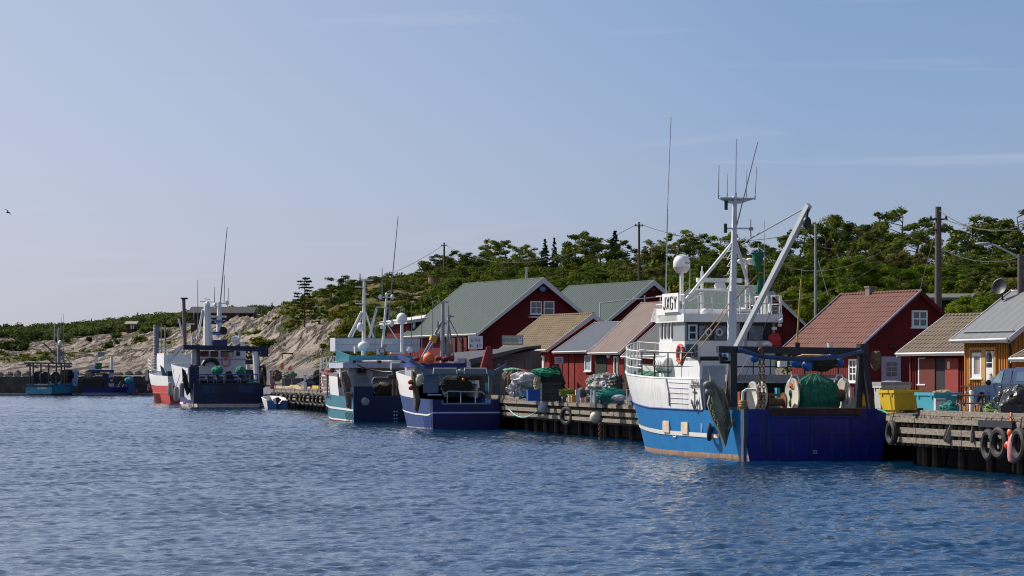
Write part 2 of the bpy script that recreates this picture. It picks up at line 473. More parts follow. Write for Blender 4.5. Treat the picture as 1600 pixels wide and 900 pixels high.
def terr_base(px, Y):
    px = np.asarray(px, float); Y = np.asarray(Y, float)
    res = np.zeros(np.broadcast(px, Y).shape); px, Y = np.broadcast_arrays(px, Y)
    idx = np.clip(np.searchsorted(SK, px, side='right')-1, 0, len(SK)-2)
    for i in range(len(SK)-1):
        mk = idx == i
        if not mk.any(): continue
        t = np.clip((px[mk]-SK[i])/(SK[i+1]-SK[i]), 0, 1)
        t = t*t*(3-2*t)*.5 + t*.5
        res[mk] = _zs(SK[i], Y[mk])*(1-t) + _zs(SK[i+1], Y[mk])*t
    return res
def flatness(z):      # 0 on the built-up strip, 1 on the rock
    return np.clip((z-3.6)/3.0, 0, 1)
def terr(px, Y):
    px = np.asarray(px, float); Y = np.asarray(Y, float)
    z = terr_base(px, Y); X = (px-800)/F*Y
    k = flatness(z)
    u = (X*.93 + Y*.22); v = (-X*.22*2.2 + Y*.42)
    wx = X - .075*Y + 2.5*(fbm(X/20, Y/30, 61, 2)-.5)*2
    n1 = 1-np.abs(fbm(wx/11, Y/34, 3, 3)*2-1)*2
    n2 = fbm(wx/6, Y/17, 9, 3)*2-1
    n3 = np.clip(1-np.abs(fbm(wx/4.2, Y/48, 21, 2)*2-1)*9, 0, 1)     # long joints
    n4 = np.clip(1-np.abs(fbm(wx/9, Y/8, 27, 2)*2-1)*10, 0, 1)       # cross joints
    n5 = fbm(X/2.2, Y/3.5, 31, 3)*2-1
    far = np.clip(1-(Y-700)/500, .4, 1)
    return z + k*far*(.75*n1 + 1.1*n2 - .7*n3 - .45*n4 + .25*n5) - k*1.0
def veg(px, Y):
    px = np.asarray(px, float); Y = np.asarray(Y, float)
    X = (px-800)/F*Y; k = flatness(terr_base(px, Y))
    n = fbm(X/16+3, Y/24, 41, 4)*.7 + fbm(X/4, Y/5, 51, 3)*.3
    n = (n-.5)*2.4
    b = np.interp(px, [0,200,300,420,500,540,600,660,760,1600], [-.24,-.20,-.24,-.26,-.0,.25,.35,.40,.75,.8])
    b = b + np.clip((Y-np.interp(px,[0,100,300],[900,800,720]))/120, 0, 1)*np.interp(px, [0,30,70,120,300,700], [.0,.15,.45,.85,1.1,1.1])
    b = b + .60*np.clip((Y-385)/50,0,1)*np.clip((560-Y)/60,0,1)*np.clip((px-425)/35,0,1)*np.clip((620-px)/40,0,1)
    b = b + .16*np.exp(-((px-400)/60)**2 - ((Y-500)/60)**2)
    # bare slab of the near hump and the pale bald patches named in the photo
    b = b - .75*np.exp(-((px-430)/75)**2 - ((Y-345)/45)**2)
    b = b - .7*np.exp(-((px-675)/45)**2 - ((Y-400)/22)**2)
    b = b - .8*np.exp(-((px-1590)/50)**2 - ((Y-248)/14)**2)
    b = b - .7*np.exp(-((px-960)/60)**2 - ((Y-372)/12)**2)
    return np.where(k > .15, n + b, -1)

def make_terrain():
    pxs = np.concatenate([np.linspace(-1200,-60,40,endpoint=False), np.linspace(-60,1660,620), np.linspace(1675,3200,40)])
    tt = np.concatenate([np.linspace(0,1,230)])
    q = np.array([ (quay_Y(p) or 100.0) for p in pxs ]) + 1.3
    far = 1300.0
    Y = q[:,None] + (far-q[:,None])*(tt[None,:]**1.75)
    P = np.repeat(pxs[:,None], len(tt), 1)
    Z = terr(P, Y); X = (P-800)/F*Y
    vg = veg(P, Y) + (fbm(X/1.2, Y/1.2, 77, 3)-.5)*.5
    n, m = P.shape
    co = np.stack([X, Y, Z], -1).reshape(-1,3)
    i = np.arange(n-1)[:,None]*m + np.arange(m-1)[None,:]
    fc = np.stack([i, i+m, i+m+1, i+1], -1).reshape(-1,4)
    me = bpy.data.meshes.new('hills')
    me.vertices.add(len(co)); me.vertices.foreach_set('co', co.ravel())
    me.loops.add(fc.size); me.loops.foreach_set('vertex_index', fc.ravel())
    me.polygons.add(len(fc)); me.polygons.foreach_set('loop_start', np.arange(0, fc.size, 4)); me.polygons.foreach_set('loop_total', np.full(len(fc), 4))
    me.update(calc_edges=True)
    at = me.attributes.new('veg', 'FLOAT', 'POINT'); at.data.foreach_set('value', vg.ravel().astype(np.float32))
    ab = me.attributes.new('yard', 'FLOAT', 'POINT'); ab.data.foreach_set('value', (1-flatness(terr_base(P, Y))).ravel().astype(np.float32))
    me.polygons.foreach_set('use_smooth', np.ones(len(fc), bool))
    mt = bpy.data.materials.new('granite_and_heath'); mt.use_nodes = True; t = mt.node_tree; b = t.nodes['Principled BSDF']
    b.inputs['Roughness'].default_value = .9; b.inputs['Specular IOR Level'].default_value = .2
    N = t.nodes.new; L = t.links.new
    c = N('ShaderNodeTexCoord')
    mp = N('ShaderNodeMapping'); mp.inputs['Rotation'].default_value = (0,0,R(3)); mp.inputs['Scale'].default_value = (1.0,.22,1.4)
    L(c.outputs['Object'], mp.inputs[0])
    n1 = N('ShaderNodeTexNoise'); n1.inputs['Scale'].default_value = .35; n1.inputs['Detail'].default_value = 9; n1.inputs['Roughness'].default_value = .7; L(mp.outputs[0], n1.inputs['Vector'])
    rk = N('ShaderNodeValToRGB'); e = rk.color_ramp.elements
    e[0].position = .33; e[0].color = (.085,.07,.06,1); e[1].position = .74; e[1].color = (.44,.365,.305,1)
    x = e.new(.50); x.color = (.31,.26,.215,1)
    L(n1.outputs['Fac'], rk.inputs[0])
    # dark joints
    mpj = N('ShaderNodeMapping'); mpj.inputs['Scale'].default_value = (.26,.018,.12); mpr = N('ShaderNodeMapping'); mpr.inputs['Rotation'].default_value = (0,0,R(4.3)); L(c.outputs['Object'], mpr.inputs[0]); L(mpr.outputs[0], mpj.inputs[0])
    n2 = N('ShaderNodeTexNoise'); n2.inputs['Scale'].default_value = 1.0; n2.inputs['Detail'].default_value = 6; n2.inputs['Roughness'].default_value = .62; n2.inputs['Distortion'].default_value = .5; L(mpj.outputs[0], n2.inputs['Vector'])
    ab1 = N('ShaderNodeMath'); ab1.operation = 'SUBTRACT'; ab1.inputs[1].default_value = .5; L(n2.outputs['Fac'], ab1.inputs[0])
    ab2 = N('ShaderNodeMath'); ab2.operation = 'ABSOLUTE'; L(ab1.outputs[0], ab2.inputs[0])
    cr_ = N('ShaderNodeValToRGB'); cr_.color_ramp.elements[0].position = .0; cr_.color_ramp.elements[0].color = (1,1,1,1); cr_.color_ramp.elements[1].position = .05; cr_.color_ramp.elements[1].color = (0,0,0,1)
    L(ab2.outputs[0], cr_.inputs[0])
    m1 = N('ShaderNodeMixRGB'); m1.inputs[2].default_value = (.05,.042,.034,1); L(cr_.outputs[0], m1.inputs[0]); L(rk.outputs[0], m1.inputs[1])
    # heath, moss, dry grass
    n3 = N('ShaderNodeTexNoise'); n3.inputs['Scale'].default_value = .22; n3.inputs['Detail'].default_value = 7; L(c.outputs['Object'], n3.inputs['Vector'])
    hr = N('ShaderNodeValToRGB'); e = hr.color_ramp.elements
    e[0].position = .36; e[0].color = (.035,.05,.012,1); e[1].position = .68; e[1].color = (.10,.05,.035,1)
    x = e.new(.5); x.color = (.085,.095,.02,1); x = e.new(.58); x.color = (.17,.14,.045,1)
    L(n3.outputs['Fac'], hr.inputs[0])
    av = N('ShaderNodeAttribute'); av.attribute_name = 'veg'
    vr = N('ShaderNodeValToRGB'); vr.color_ramp.elements[0].position = .0; vr.color_ramp.elements[1].position = .06
    L(av.outputs['Fac'], vr.inputs[0])
    m2 = N('ShaderNodeMixRGB'); L(vr.outputs[0], m2.inputs[0]); L(m1.outputs[0], m2.inputs[1]); L(hr.outputs[0], m2.inputs[2])
    # gravel yard on the flat strip
    n4 = N('ShaderNodeTexNoise'); n4.inputs['Scale'].default_value = 6; n4.inputs['Detail'].default_value = 6; L(c.outputs['Object'], n4.inputs['Vector'])
    gr = N('ShaderNodeValToRGB'); gr.color_ramp.elements[0].color = (.13,.12,.11,1); gr.color_ramp.elements[1].color = (.24,.225,.20,1); L(n4.outputs['Fac'], gr.inputs[0])
    ay = N('ShaderNodeAttribute'); ay.attribute_name = 'yard'
    yr = N('ShaderNodeValToRGB'); yr.color_ramp.elements[0].position = .75; yr.color_ramp.elements[1].position = .95; L(ay.outputs['Fac'], yr.inputs[0])
    m3 = N('ShaderNodeMixRGB'); L(yr.outputs[0], m3.inputs[0]); L(m2.outputs[0], m3.inputs[1]); L(gr.outputs[0], m3.inputs[2])
    L(m3.outputs[0], b.inputs['Base Color'])
    bp = N('ShaderNodeBump'); bp.inputs['Strength'].default_value = 1; bp.inputs['Distance'].default_value = 1.6
    sb = N('ShaderNodeMath'); sb.operation = 'SUBTRACT'; L(n1.outputs['Fac'], sb.inputs[0])
    ml = N('ShaderNodeMath'); ml.operation = 'MULTIPLY'; ml.inputs[1].default_value = .5; L(cr_.outputs[0], ml.inputs[0]); L(ml.outputs[0], sb.inputs[1])
    L(sb.outputs[0], bp.inputs['Height']); L(bp.outputs[0], b.inputs['Normal'])
    me.materials.append(mt)
    o = bpy.data.objects.new('hills', me); COL.objects.link(o)
    tag(o, 'bare pinkish granite slopes with heath and scrub in the hollows', 'hillside', kind='structure')
make_terrain()
def ground(px, Y): return float(terr(np.array([float(px)]), np.array([float(Y)]))[0])
def groundXY(X, Y): return ground(800+X/Y*F, Y)
# ---------------- timber quay ----------------
def seg_iter(poly):
    for a, b in zip(poly[:-1], poly[1:]): yield Vector((*a,0)), Vector((*b,0))
def make_quay(poly, label, name='timber_quay', top=QZ, post=2.6):
    q = T(name, label, 'quay', (poly[0][0], poly[0][1], 0))
    def Lc(v): return Vector(v) - q.l
    deck = MB(); beams = MB(); back = MB(); n_p = 0
    rn = random.Random(4)
    for a, b in seg_iter(poly):
        d = (b-a); L = d.length; d = d/L; nrm = Vector((d.y, -d.x, 0))     # towards land
        if nrm.x < 0: nrm = -nrm
        off = a - q.l; up = Vector((0,0,1))
        # deck planks run across the quay; seen edge-on as a cap timber plus deck boards
        k = 0.0
        while k < L:
            w = min(.22, L-k)
            p = off + d*k; h = top + rn.uniform(-.012,.012)
            e = rn.uniform(-.03,.02)
            deck.hexa([p+nrm*e+up*(h-.06), p+d*(w-.015)+nrm*e+up*(h-.06), p+d*(w-.015)+nrm*3.4+up*(h-.06), p+nrm*3.4+up*(h-.06),
                       p+nrm*e+up*h, p+d*(w-.015)+nrm*e+up*h, p+d*(w-.015)+nrm*3.4+up*h, p+nrm*3.4+up*h])
            k += .22
        k = 0.0
        while k < L:
            w = min(rn.uniform(4.2,6.5), L-k)
            for z0, z1, o_, th in ((top-.25, top-.07, -.06, .24), (1.19,1.40,.0,.16), (.86,1.05,.02,.16), (top+.02, top+.2, .06, .2)):
                if z0 > top and (w < 4.3): continue
                j = rn.uniform(-.02,.02); p = off + d*(k+.02)
                e = off + d*(k+w-.03)
                beams.hexa([p+nrm*(o_+j)+up*z0, e+nrm*(o_+j)+up*z0, e+nrm*(o_+th)+up*z0, p+nrm*(o_+th)+up*z0,
                            p+nrm*(o_+j)+up*z1, e+nrm*(o_+j)+up*z1, e+nrm*(o_+th)+up*z1, p+nrm*(o_+th)+up*z1])
            k += w
        # short verticals in the gaps
        k = .3
        pb = MB()
        while k < L:
            p = off + d*k + nrm*.2
            pb.box(p.x-.07,p.x+.07,p.y-.07,p.y+.07,.75,top-.3)
            k += .62
        beams.add(pb.v, pb.f)
        k = .6
        while k < L and n_p < 95:
            p = off + d*k + nrm*1.25
            m = MB(); m.lathe([(.17,-1.5),(.16,top-.4)], (p.x+rn.uniform(-.05,.05),p.y,0), n=8)
            q.add('pile', DKWOOD, m, True); n_p += 1
            p2 = p + nrm*1.5
            k += post
        p = off + nrm*1.6; e = off + d*L + nrm*1.6
        back.hexa([p+up*-2, e+up*-2, e+nrm*1.2+up*-2, p+nrm*1.2+up*-2, p+nrm*.5+up*(top-.4), e+nrm*.5+up*(top-.4), e+nrm*1.2+up*(top-.4), p+nrm*1.2+up*(top-.4)])
    q.add('deck', OLDWOOD, deck); q.add('fender_beam', OLDWOOD, beams)
    q.add('retaining_wall', pm('shaded_stone', (.012,.012,.012), .95, var=.5, vs=1.5, bump=.3, bs=3), back)  # stone near black: the shade under the deck is put into its colour
    return q
make_quay(QN + QM[:-1], 'weathered timber quay at the right, carrying the yellow and turquoise tubs')
make_quay(QF[:3], 'long weathered timber quay from the near trawler\'s bow back to the dinghy', post=2.9)

def harbour_wall():
    q = T('harbour_wall', 'low dark stone harbour wall topped by boulders, behind the two farthest boats', 'harbour wall', (-50,448,0))
    Lc = lambda x,y,z: Vector((x,y,z)) - q.l
    m = MB(); rn = random.Random(9)
    pts = [(-36,345),(-50,448),(-54,463),(-100,466),(-260,470)]
    for (a,b) in seg_iter(pts):
        d=(b-a).normalized(); nrm=Vector((-d.y,d.x,0)); nrm = nrm if nrm.y>0 or nrm.x>0 else -nrm
        if nrm.y < 0: nrm = -nrm
        up=Vector((0,0,1)); p=a-q.l; e=b-q.l
        m.hexa([p-up*2, e-up*2, e+nrm*3-up*2, p+nrm*3-up*2, p+nrm*.3+up*2.96, e+nrm*.3+up*2.96, e+nrm*3+up*2.96, p+nrm*3+up*2.96])
    q.add('quay_wall', pm('wet_dark_stone', (.05,.046,.042), .9, var=.6, vs=.8, bump=.5, bs=1.5), m)
    m = MB(); x = -175.0
    while x < -53:
        w = rn.uniform(1.3,2.6); h = rn.uniform(.75,1.15)
        y = 466 + (-54-x)*.02
        mb = MB(); mb.blob((x+w/2-q.l.x, y+2.6-q.l.y, 2.9+h*.45), .5, (w*.98, 1.5, h*1.25), 12, 8, .16, rn.randint(0,999))
        m.add(mb.v, mb.f); x += w
    q.add('boulder_row', pm('boulder', (.20,.175,.15), .9, var=.35, vs=1.2, bump=.4, bs=3), m, False)
    m = MB(); m.box(-260+50,-54+50, 463.0-448, 464.2-448, .05,.28); 
    q.add('waterline_ledge', pm('pale_ledge', (.3,.29,.27), .8, var=.3), m)
harbour_wall()

# ---------------- houses ----------------
TH = R(24.0)
REDW = ribbed('falu_red_boards', (.125,.010,.010), 'xy', .17, .012, .85, .18)
REDD = ribbed('old_red_boards', (.22,.024,.020), 'xy', .16, .014, .9, .28)
OCHRE = pm('ochre_boards', (.46,.19,.03), .8, var=.15, vs=5, stretch=(4,4,.5))
DOORP = pm('pale_lilac_door', (.36,.30,.38), .5, var=.04)
GREENRF = ribbed('green_sheet_roof', (.014,.040,.034), 'y', .50, .05, .5, .12)
SLATE = ribbed('blue_grey_roof', (.055,.067,.09), 'y', .45, .015, .5, .12)
GREYRF = ribbed('light_grey_seam_roof', (.17,.18,.19), 'y', .55, .015, .45, .06)
TILER = ribbed('red_tile_roof', (.135,.055,.042), 'y', .30, .03, .75, .18)
TILEB = ribbed('brown_tile_roof', (.13,.10,.072), 'y', .30, .03, .8, .22)
TILEY = ribbed('tan_tile_roof', (.15,.11,.065), 'y', .30, .03, .8, .25)
PINKRF = ribbed('rose_grey_roof', (.15,.108,.094), 'y', .35, .02, .7, .15)
DKSLATE = ribbed('dark_slate_roof', (.04,.04,.05), 'y', .3, .02, .6, .2)

class House:
    def __init__(h, name, label, Y, eave, apex_px, far_px, ridge_y, gz, wall, roof, course=0, og=.35, oe=.35, cat='house', th=TH, barge=TRIM, battens=0, group=None, inset_wall=True, halfw=None, courses_dz=.035, barge_w=.2):
        C = W(eave[0], eave[1], Y); th_ = th
        h.t = T(name, label, cat, (C.x, C.y, gz), th_, group)   # local x = across the gable, to the right; local y = along the ridge, away
        t = h.t; co, si = math.cos(th_), math.sin(th_)
        if halfw is None:
            a = apex_px-800; hw = (a*C.y - F*C.x)/(F*co - a*si)
        else: hw = halfw
        a = far_px-800; L = (F*C.x - a*C.y)/(a*co + F*si)
        Yr = C.y + hw*si
        zr = EYE + (HY-ridge_y)/F*Yr - gz; ze = C.z - gz
        h.W, h.L, h.ze, h.zr, h.oe, h.og, h.hw = 2*hw, L, ze, zr, oe, og, hw
        sl = (zr-ze)/hw
        h.sl = sl
        # body
        x0, x1, y0, y1 = oe, 2*hw-oe, og, L-og
        zw = ze + oe*sl - .06; zt = zr - .06
        m = MB()
        m.prism([(x0,y0,-1.5),(x1,y0,-1.5),(x1,y0,zw),(hw,y0,zt),(x0,y0,zw)], (0,y1-y0,0))
        h.x0, h.y0, h.zw = x0, y0, zw
        if battens:
            k = y0+.02
            while k < y1-.04:
                m.box(x0-.045,x0+.005,k,k+.07,-.3,zw-.04); k += battens
            k = x0+.03
            while k < x1-.08:
                zz = ze + (k if k < hw else 2*hw-k)*sl - .1
                m.box(k,k+.07,y0-.045,y0+.005,-.3,zz); k += battens
        t.add('wall', wall, m)
        # roof
        m = MB(); n = course or 1
        for side in (0,1):
            for i in range(n):
                a0, a1 = i/n, (i+1)/n + (.0 if i == n-1 else .01)
                def P(tt, y, dz):
                    x = hw*tt
                    if side: x = 2*hw-x
                    return (x, y, ze + (zr-ze)*tt + dz)
                lift = .06 if not course else courses_dz+.05
                m.hexa([P(a0,0,lift-.09), P(a0,L,lift-.09), P(a1,L,-.02), P(a1,0,-.02), P(a0,0,lift), P(a0,L,lift), P(a1,L,.05), P(a1,0,.05)])
        if course:
            m.tube([(hw,-.02,zr+.05),(hw,L+.02,zr+.05)], .09, 8)
        else: m.tube([(hw,-.01,zr+.03),(hw,L+.01,zr+.03)], .06, 6)
        rf = t.add('roof', roof, m)
        for yy in (-.035, L+.005):
            m = MB()
            for sgn in (0,1):
                xa = -.03 if not sgn else 2*hw+.03
                m.hexa([(xa,yy,ze-.16),(xa,yy+.03,ze-.16),(hw,yy+.03,zr+.09-barge_w-.03),(hw,yy,zr+.09-barge_w-.03),(xa,yy,ze+.07),(xa,yy+.03,ze+.07),(hw,yy+.03,zr+.11),(hw,yy,zr+.11)])
            t.add('bargeboard', barge, m)
        m = MB(); m.box(-.07,-.01,.02,L-.02,ze-.12,ze+.03); m.tube([(-.09,0,ze+.0),(-.09,L,ze-.02)], .055, 6)
        t.add('gutter', barge, m)
    def pt(h, plane, px, py, d=0):
        if plane == 'L': p = h.t.qx(px, py, h.x0); p.x -= d
        else: p = h.t.qy(px, py, h.y0); p.y -= d
        return p
    def _span(h, plane, px0, py0, px1, py1):
        pm_ = (py0+py1)/2; a = h.pt(plane, px0, pm_); b = h.pt(plane, px1, pm_)
        xm = (px0+px1)/2
        z1 = h.pt(plane, xm, py0).z; z0 = h.pt(plane, xm, py1).z
        u0, u1 = (a.y, b.y) if plane == 'L' else (a.x, b.x)
        return min(u0,u1), max(u0,u1), z0, z1
    def bx(h, m, plane, u0, u1, z0, z1, d0, d1):
        if plane == 'L': m.box(h.x0-d1, h.x0-d0, u0, u1, z0, z1)
        else: m.box(u0, u1, h.y0-d1, h.y0-d0, z0, z1)
    def window(h, plane, px0, py0, px1, py1, nx=2, ny=2, fr=WHITEC, fw=.09, mu=.05, sill=True, name='window', glass=None):
        u0,u1,z0,z1 = h._span(plane, px0, py0, px1, py1)
        return h.window_m(plane, u0,u1,z0,z1,nx,ny,fr,fw,mu,sill,name,glass)
    def window_m(h, plane, u0,u1,z0,z1,nx=2,ny=2,fr=WHITEC,fw=.09,mu=.05,sill=True,name='window',glass=None):
        m = MB(); f = lambda a,b,c,d,e=.0,g=.09: h.bx(m, plane, a,b,c,d,e,g)
        f(u0,u1,z1-fw,z1); f(u0,u1,z0,z0+fw); f(u0,u0+fw,z0+fw,z1-fw); f(u1-fw,u1,z0+fw,z1-fw)
        for i in range(1,nx):
            u = u0+fw+(u1-u0-2*fw)*i/nx; f(u-mu/2,u+mu/2,z0+fw,z1-fw,.02,.075)
        for i in range(1,ny):
            z = z0+fw+(z1-z0-2*fw)*i/ny; f(u0+fw,u1-fw,z-mu/2,z+mu/2,.02,.070)
        if sill: f(u0-.06,u1+.06,z0-.06,z0-.001,0,.13)
        w = m.build(name, fr, h.t.o)
        g = MB(); h.bx(g, plane, u0+fw,u1-fw,z0+fw,z1-fw,.0,.045)
        p = g.build('pane', glass or GLASS, w)
        return w
    def door(h, plane, px0, py0, px1, py1, mat=DOORP, panes=None, frame=None, handle=True):
        u0,u1,z0,z1 = h._span(plane, px0, py0, px1, py1)
        m = MB(); h.bx(m, plane, u0,u1,z0,z1,.0,.07)
        if frame is None:
            fr = MB()
        d = m.build('door', mat, h.t.o)
        if handle:
            hm = MB(); uu = (u0+.1) if plane == 'G' else (u0+.1)
            h.bx(hm, plane, uu,uu+.12,z0+1.0,z0+1.03,.07,.13); h.bx(hm, plane, uu,uu+.03,z0+.96,z0+1.08,.07,.09)
            hm.build('handle', GALV, d)
        if panes:
            a0,a1,b0,b1,nx,ny = panes
            g = MB(); du=(u1-u0); dz=(z1-z0)
            ua,ub,za,zb = u0+du*a0,u0+du*a1,z0+dz*b0,z0+dz*b1
            for i in range(nx):
                for j in range(ny):
                    w=(ub-ua)/nx; v=(zb-za)/ny
                    h.bx(g, plane, ua+i*w+.025, ua+(i+1)*w-.025, za+j*v+.025, za+(j+1)*v-.025, .071,.078)
            g.build('pane', GLASS, d)
        return d
    def board(h, plane, px0,py0,px1,py1, name, mat, d=.06):
        u0,u1,z0,z1 = h._span(plane, px0, py0, px1, py1)
        m = MB(); h.bx(m, plane, u0,u1,z0,z1,.0,d); return m.build(name, mat, h.t.o), (u0,u1,z0,z1)
    def corner(h, mat=TRIM, w=.12):
        m = MB(); m.box(h.x0-.06,h.x0+w,h.y0-.065,h.y0-.03,-.3,h.zw-.05); m.box(h.x0-.065,h.x0-.03,h.y0-.03,h.y0+w,-.3,h.zw-.05)
        h.t.add('corner_board', mat, m)

def houses():
    # big green roofed house
    h = House('red_boathouse', 'largest green roofed red house, with loft window pair and blue lamp under its gable', 218, (746,522), 849, 628, 435, 2.3, REDW, GREENRF, og=.7, oe=.5, barge_w=.42)
    h.window('G', 828,470.5,846,491, 2,2); h.window('G', 849,470.5,865.5,494, 1,2)
    m = MB(); p = h.pt('G', 846, 451, .25); m.ball(p, .32, 10, 6, (1,.6,.8)); m.bar(p, p+Vector((0,.3,.5)), .08); h.t.add('gable_lamp', pm('blue_lamp', (.12,.28,.5), .4), m, True)
    m = MB(); a = h.pt('G', 825,494.5,.0); b = h.pt('G',848,494.5,.0); m.box(a.x,b.x,a.y-.5,a.y,a.z-.1,a.z); h.t.add('balcony_ledge', TRIM, m)
    h.corner(REDW)
    # lean-to on the left of it
    t = T('lean_to_shed', 'flat roofed red lean-to with a pale roof edge beside the largest green roofed house', 'shed', tuple(W(640,600,232)), TH)
    t.l.z = 0; t.o.location.z = 2.3; t.l.z = 2.3
    A = t.qy(637,502,0.0); B = t.qy(704,491,0.0); B = Vector((B.x,0,B.z))
    m = MB(); m.prism([(A.x+.2,0,-1),(B.x,0,-1),(B.x,0,B.z-.1),(A.x+.2,0,A.z-.1)], (0,5,0)); t.add('wall', REDW, m)
    m = MB(); m.prism([(A.x-.3,-.5,A.z-.2),(B.x,-.5,B.z-.2),(B.x,-.5,B.z+.05),(A.x-.3,-.5,A.z+.05)], (0,6,0)); t.add('roof', TRIM, m)
    for px in (647, 660):
        a = t.qy(px, 500, -.3); m = MB(); m.box(a.x-.08,a.x+.08,-.38,-.22,-.5,a.z-.1); t.add('post', WHITE, m)
    m = MB(); a = t.qy(664,514,-.2); b = t.qy(670,517,-.2); m.box(a.x,b.x,-.3,-.1,b.z,a.z); t.add('lamp', WHITEC, m)
    # dark open front below the house's left eave, with a poster
    t = T('open_shop_porch', 'dark open shop front under the eave, carrying the white and blue shop poster', 'shop front', (*W(746,600,214).xy, 2.3), TH)
    A = t.qx(700,528,0); B = t.qx(752,600,0)
    m = MB(); y1 = A.y; m.box(-.0,.3,.1,y1,-1,A.z); t.add('wall', pm('dark_red_boards', (.07,.012,.01), .9), m)
    for px in (712,722,730):
        a = t.qx(px,540,-.05); m = MB(); m.box(-.12,-.02,a.y-.05,a.y+.05,-.5,A.z); t.add('post', REDW, m)
    s = T('shop_poster', 'white poster with blue lettering hanging at the corner of the green roofed house', 'sign', (*W(743,560,212).xy, 2.3), TH*.4)
    a = s.qy(733,526,0); b = s.qy(753,544,0); m = MB(); m.box(a.x,b.x,-.03,.03,b.z,a.z); s.add('panel', pm('poster_white', (.62,.66,.74), .5, var=.04), m)
    m = MB(); w = .05
    m.box(a.x-w,b.x+w,-.05,.04,a.z,a.z+w); m.box(a.x-w,b.x+w,-.05,.04,b.z-w,b.z); m.box(a.x-w,a.x,-.05,.04,b.z,a.z); m.box(b.x,b.x+w,-.05,.04,b.z,a.z); s.add('frame', WHITEC, m)
    BLU = pm('blue_ink', (.02,.10,.30), .5); c = (a+b)/2
    text('BUTIKK', BLU, s.o, (c.x,-.035,a.z-(a.z-b.z)*.33), (1,0,0), (0,0,1), .34, sx=.62)
    m = MB(); PUR = pm('purple_ink', (.10,.02,.16), .5); H = a.z-b.z; Wd = b.x-a.x
    for k in (.05,.60): m.box(a.x+Wd*k,a.x+Wd*(k+.09),-.035,-.031,b.z+H*.06,b.z+H*.34)
    s.add('emblem', PUR, m)
    m = MB()
    for k in (.18,.76):
        m.box(a.x+Wd*k,a.x+Wd*(k+.2),-.035,-.031,b.z+H*.25,b.z+H*.30); m.box(a.x+Wd*k,a.x+Wd*(k+.15),-.035,-.031,b.z+H*.12,b.z+H*.15)
    s.add('small_print', BLU, m)
    # second green roofed house
    h = House('red_boathouse', 'second green roofed red house, just behind the tan roofed shed', 238, (928,520), 1022, 800, 439, 2.5, REDW, GREENRF, og=.6, oe=.5, barge_w=.42)
    h.window('G', 1003,473,1019,493, 2,2); h.window('G', 1022,473,1038,493, 2,2)
    m = MB(); p = h.pt('G', 1020, 452, .2); m.ball(p, .3, 10, 6, (1.3,.5,.7)); h.t.add('gable_lamp', pm('dark_red_lamp', (.12,.03,.03), .5), m, True)
    m = MB(); a = h.pt('G', 931, 474, .8); b = h.pt('G', 1040,462,.8); m.tube([a,b],.05); m.tube([a, a+Vector((0,0,-4.5))], .07); a = h.pt('G',1000.5,462,.8); m.tube([a, a+Vector((0,0,-4.6))], .07)
    h.t.add('pipe_rail', TRIM, m)
    # third one behind the trawler
    h = House('red_boathouse', 'third green roofed red house, mostly hidden by the white wheelhouse', 236, (1118,522), 1197, 1000, 446, 2.6, REDW, GREENRF, og=.5, oe=.5, barge_w=.42)
    h.window('G', 1204,478,1216,493, 1,2)
    # red tiled house
    h = House('red_tiled_house', 'red house with red tiled roof, brick chimney and pale lilac door', 145, (1342,545), 1439, 1222, 456, 2.0, REDW, TILER, course=11, og=.35, oe=.4, barge=REDW)
    m = MB(); L = h.L; hw=h.hw; m.hexa([(-.02,-.06,h.ze-.02),(-.02,-.035,h.ze-.02),(hw,-.035,h.zr+.05),(hw,-.06,h.zr+.05),(-.02,-.06,h.ze+.09),(-.02,-.035,h.ze+.09),(hw,-.035,h.zr+.15),(hw,-.06,h.zr+.15)])
    h.t.add('roof_edge_flashing', pm('pale_blue_metal', (.42,.45,.58), .5, var=.06), m); m = MB()
    m.hexa([(-.02,L+.03,h.ze-.1),(-.02,L+.06,h.ze-.1),(hw,L+.06,h.zr-.05),(hw,L+.03,h.zr-.05),(-.02,L+.03,h.ze+.12),(-.02,L+.06,h.ze+.12),(hw,L+.06,h.zr+.17),(hw,L+.03,h.zr+.17)])
    h.t.add('roof_edge_flashing', pm('pale_blue_metal', (.42,.45,.58), .5, var=.06), m)
    m = MB(); m.box(-.16,-.075,0,h.L,h.ze-.14,h.ze+.06); h.t.add('fascia', pm('blue_grey_metal', (.27,.30,.34), .5), m)
    h.window('G', 1424,485,1448,511.5, 2,2, mu=.07)
    h.window('L', 1328,561,1340.5,597, 2,3, mu=.06)
    h.door('G', 1377,557,1406.5,602, panes=(.22,.80,.30,.82,2,3), handle=True)
    m = MB(); p = h.pt('G', 1393.5, 541.5,.1); m.ball(p,.14,10,6,(1.6,.6,.8)); h.t.add('wall_lamp', BLACK, m, True)
    ch = MB(); c = h.t.qx(1359.5,453,hw); ch.box(hw-.18,hw+.18,c.y-.22,c.y+.22,h.zr-.3,c.z+.12); ch.box(hw-.22,hw+.22,c.y-.26,c.y+.26,c.z+.12,c.z+.2)
    ch.build('chimney', pm('grey_brick', (.20,.17,.15), .9, var=.3, vs=10), h.t.o)
    # brown annex
    h = House('red_annex', 'small red annex with brown tiled roof and a half open dark doorway', 128, (1512,551), 1590, 1402, 491, 2.0, REDW, TILEB, course=9, og=.3, oe=.45, battens=.22, barge=WHITEC, cat='shed', barge_w=.12)
    h.window('L', 1437,559,1448,600, 1,1)
    b, (u0,u1,z0,z1) = h.board('L', 1464,560,1479,624, 'doorway', DARK, .055)
    m = MB(); h.bx(m,'L',u1+.03,u1+1.35,-.2,z1,.03,.1); m.build('door', pm('deep_red_door', (.13,.018,.014), .8, var=.15), h.t.o)
    m = MB(); h.bx(m,'L',u0-1.1,u0-.02,-.2,z1,.03,.09); m.build('door', pm('bright_red_door', (.26,.03,.025), .8, var=.15), h.t.o)
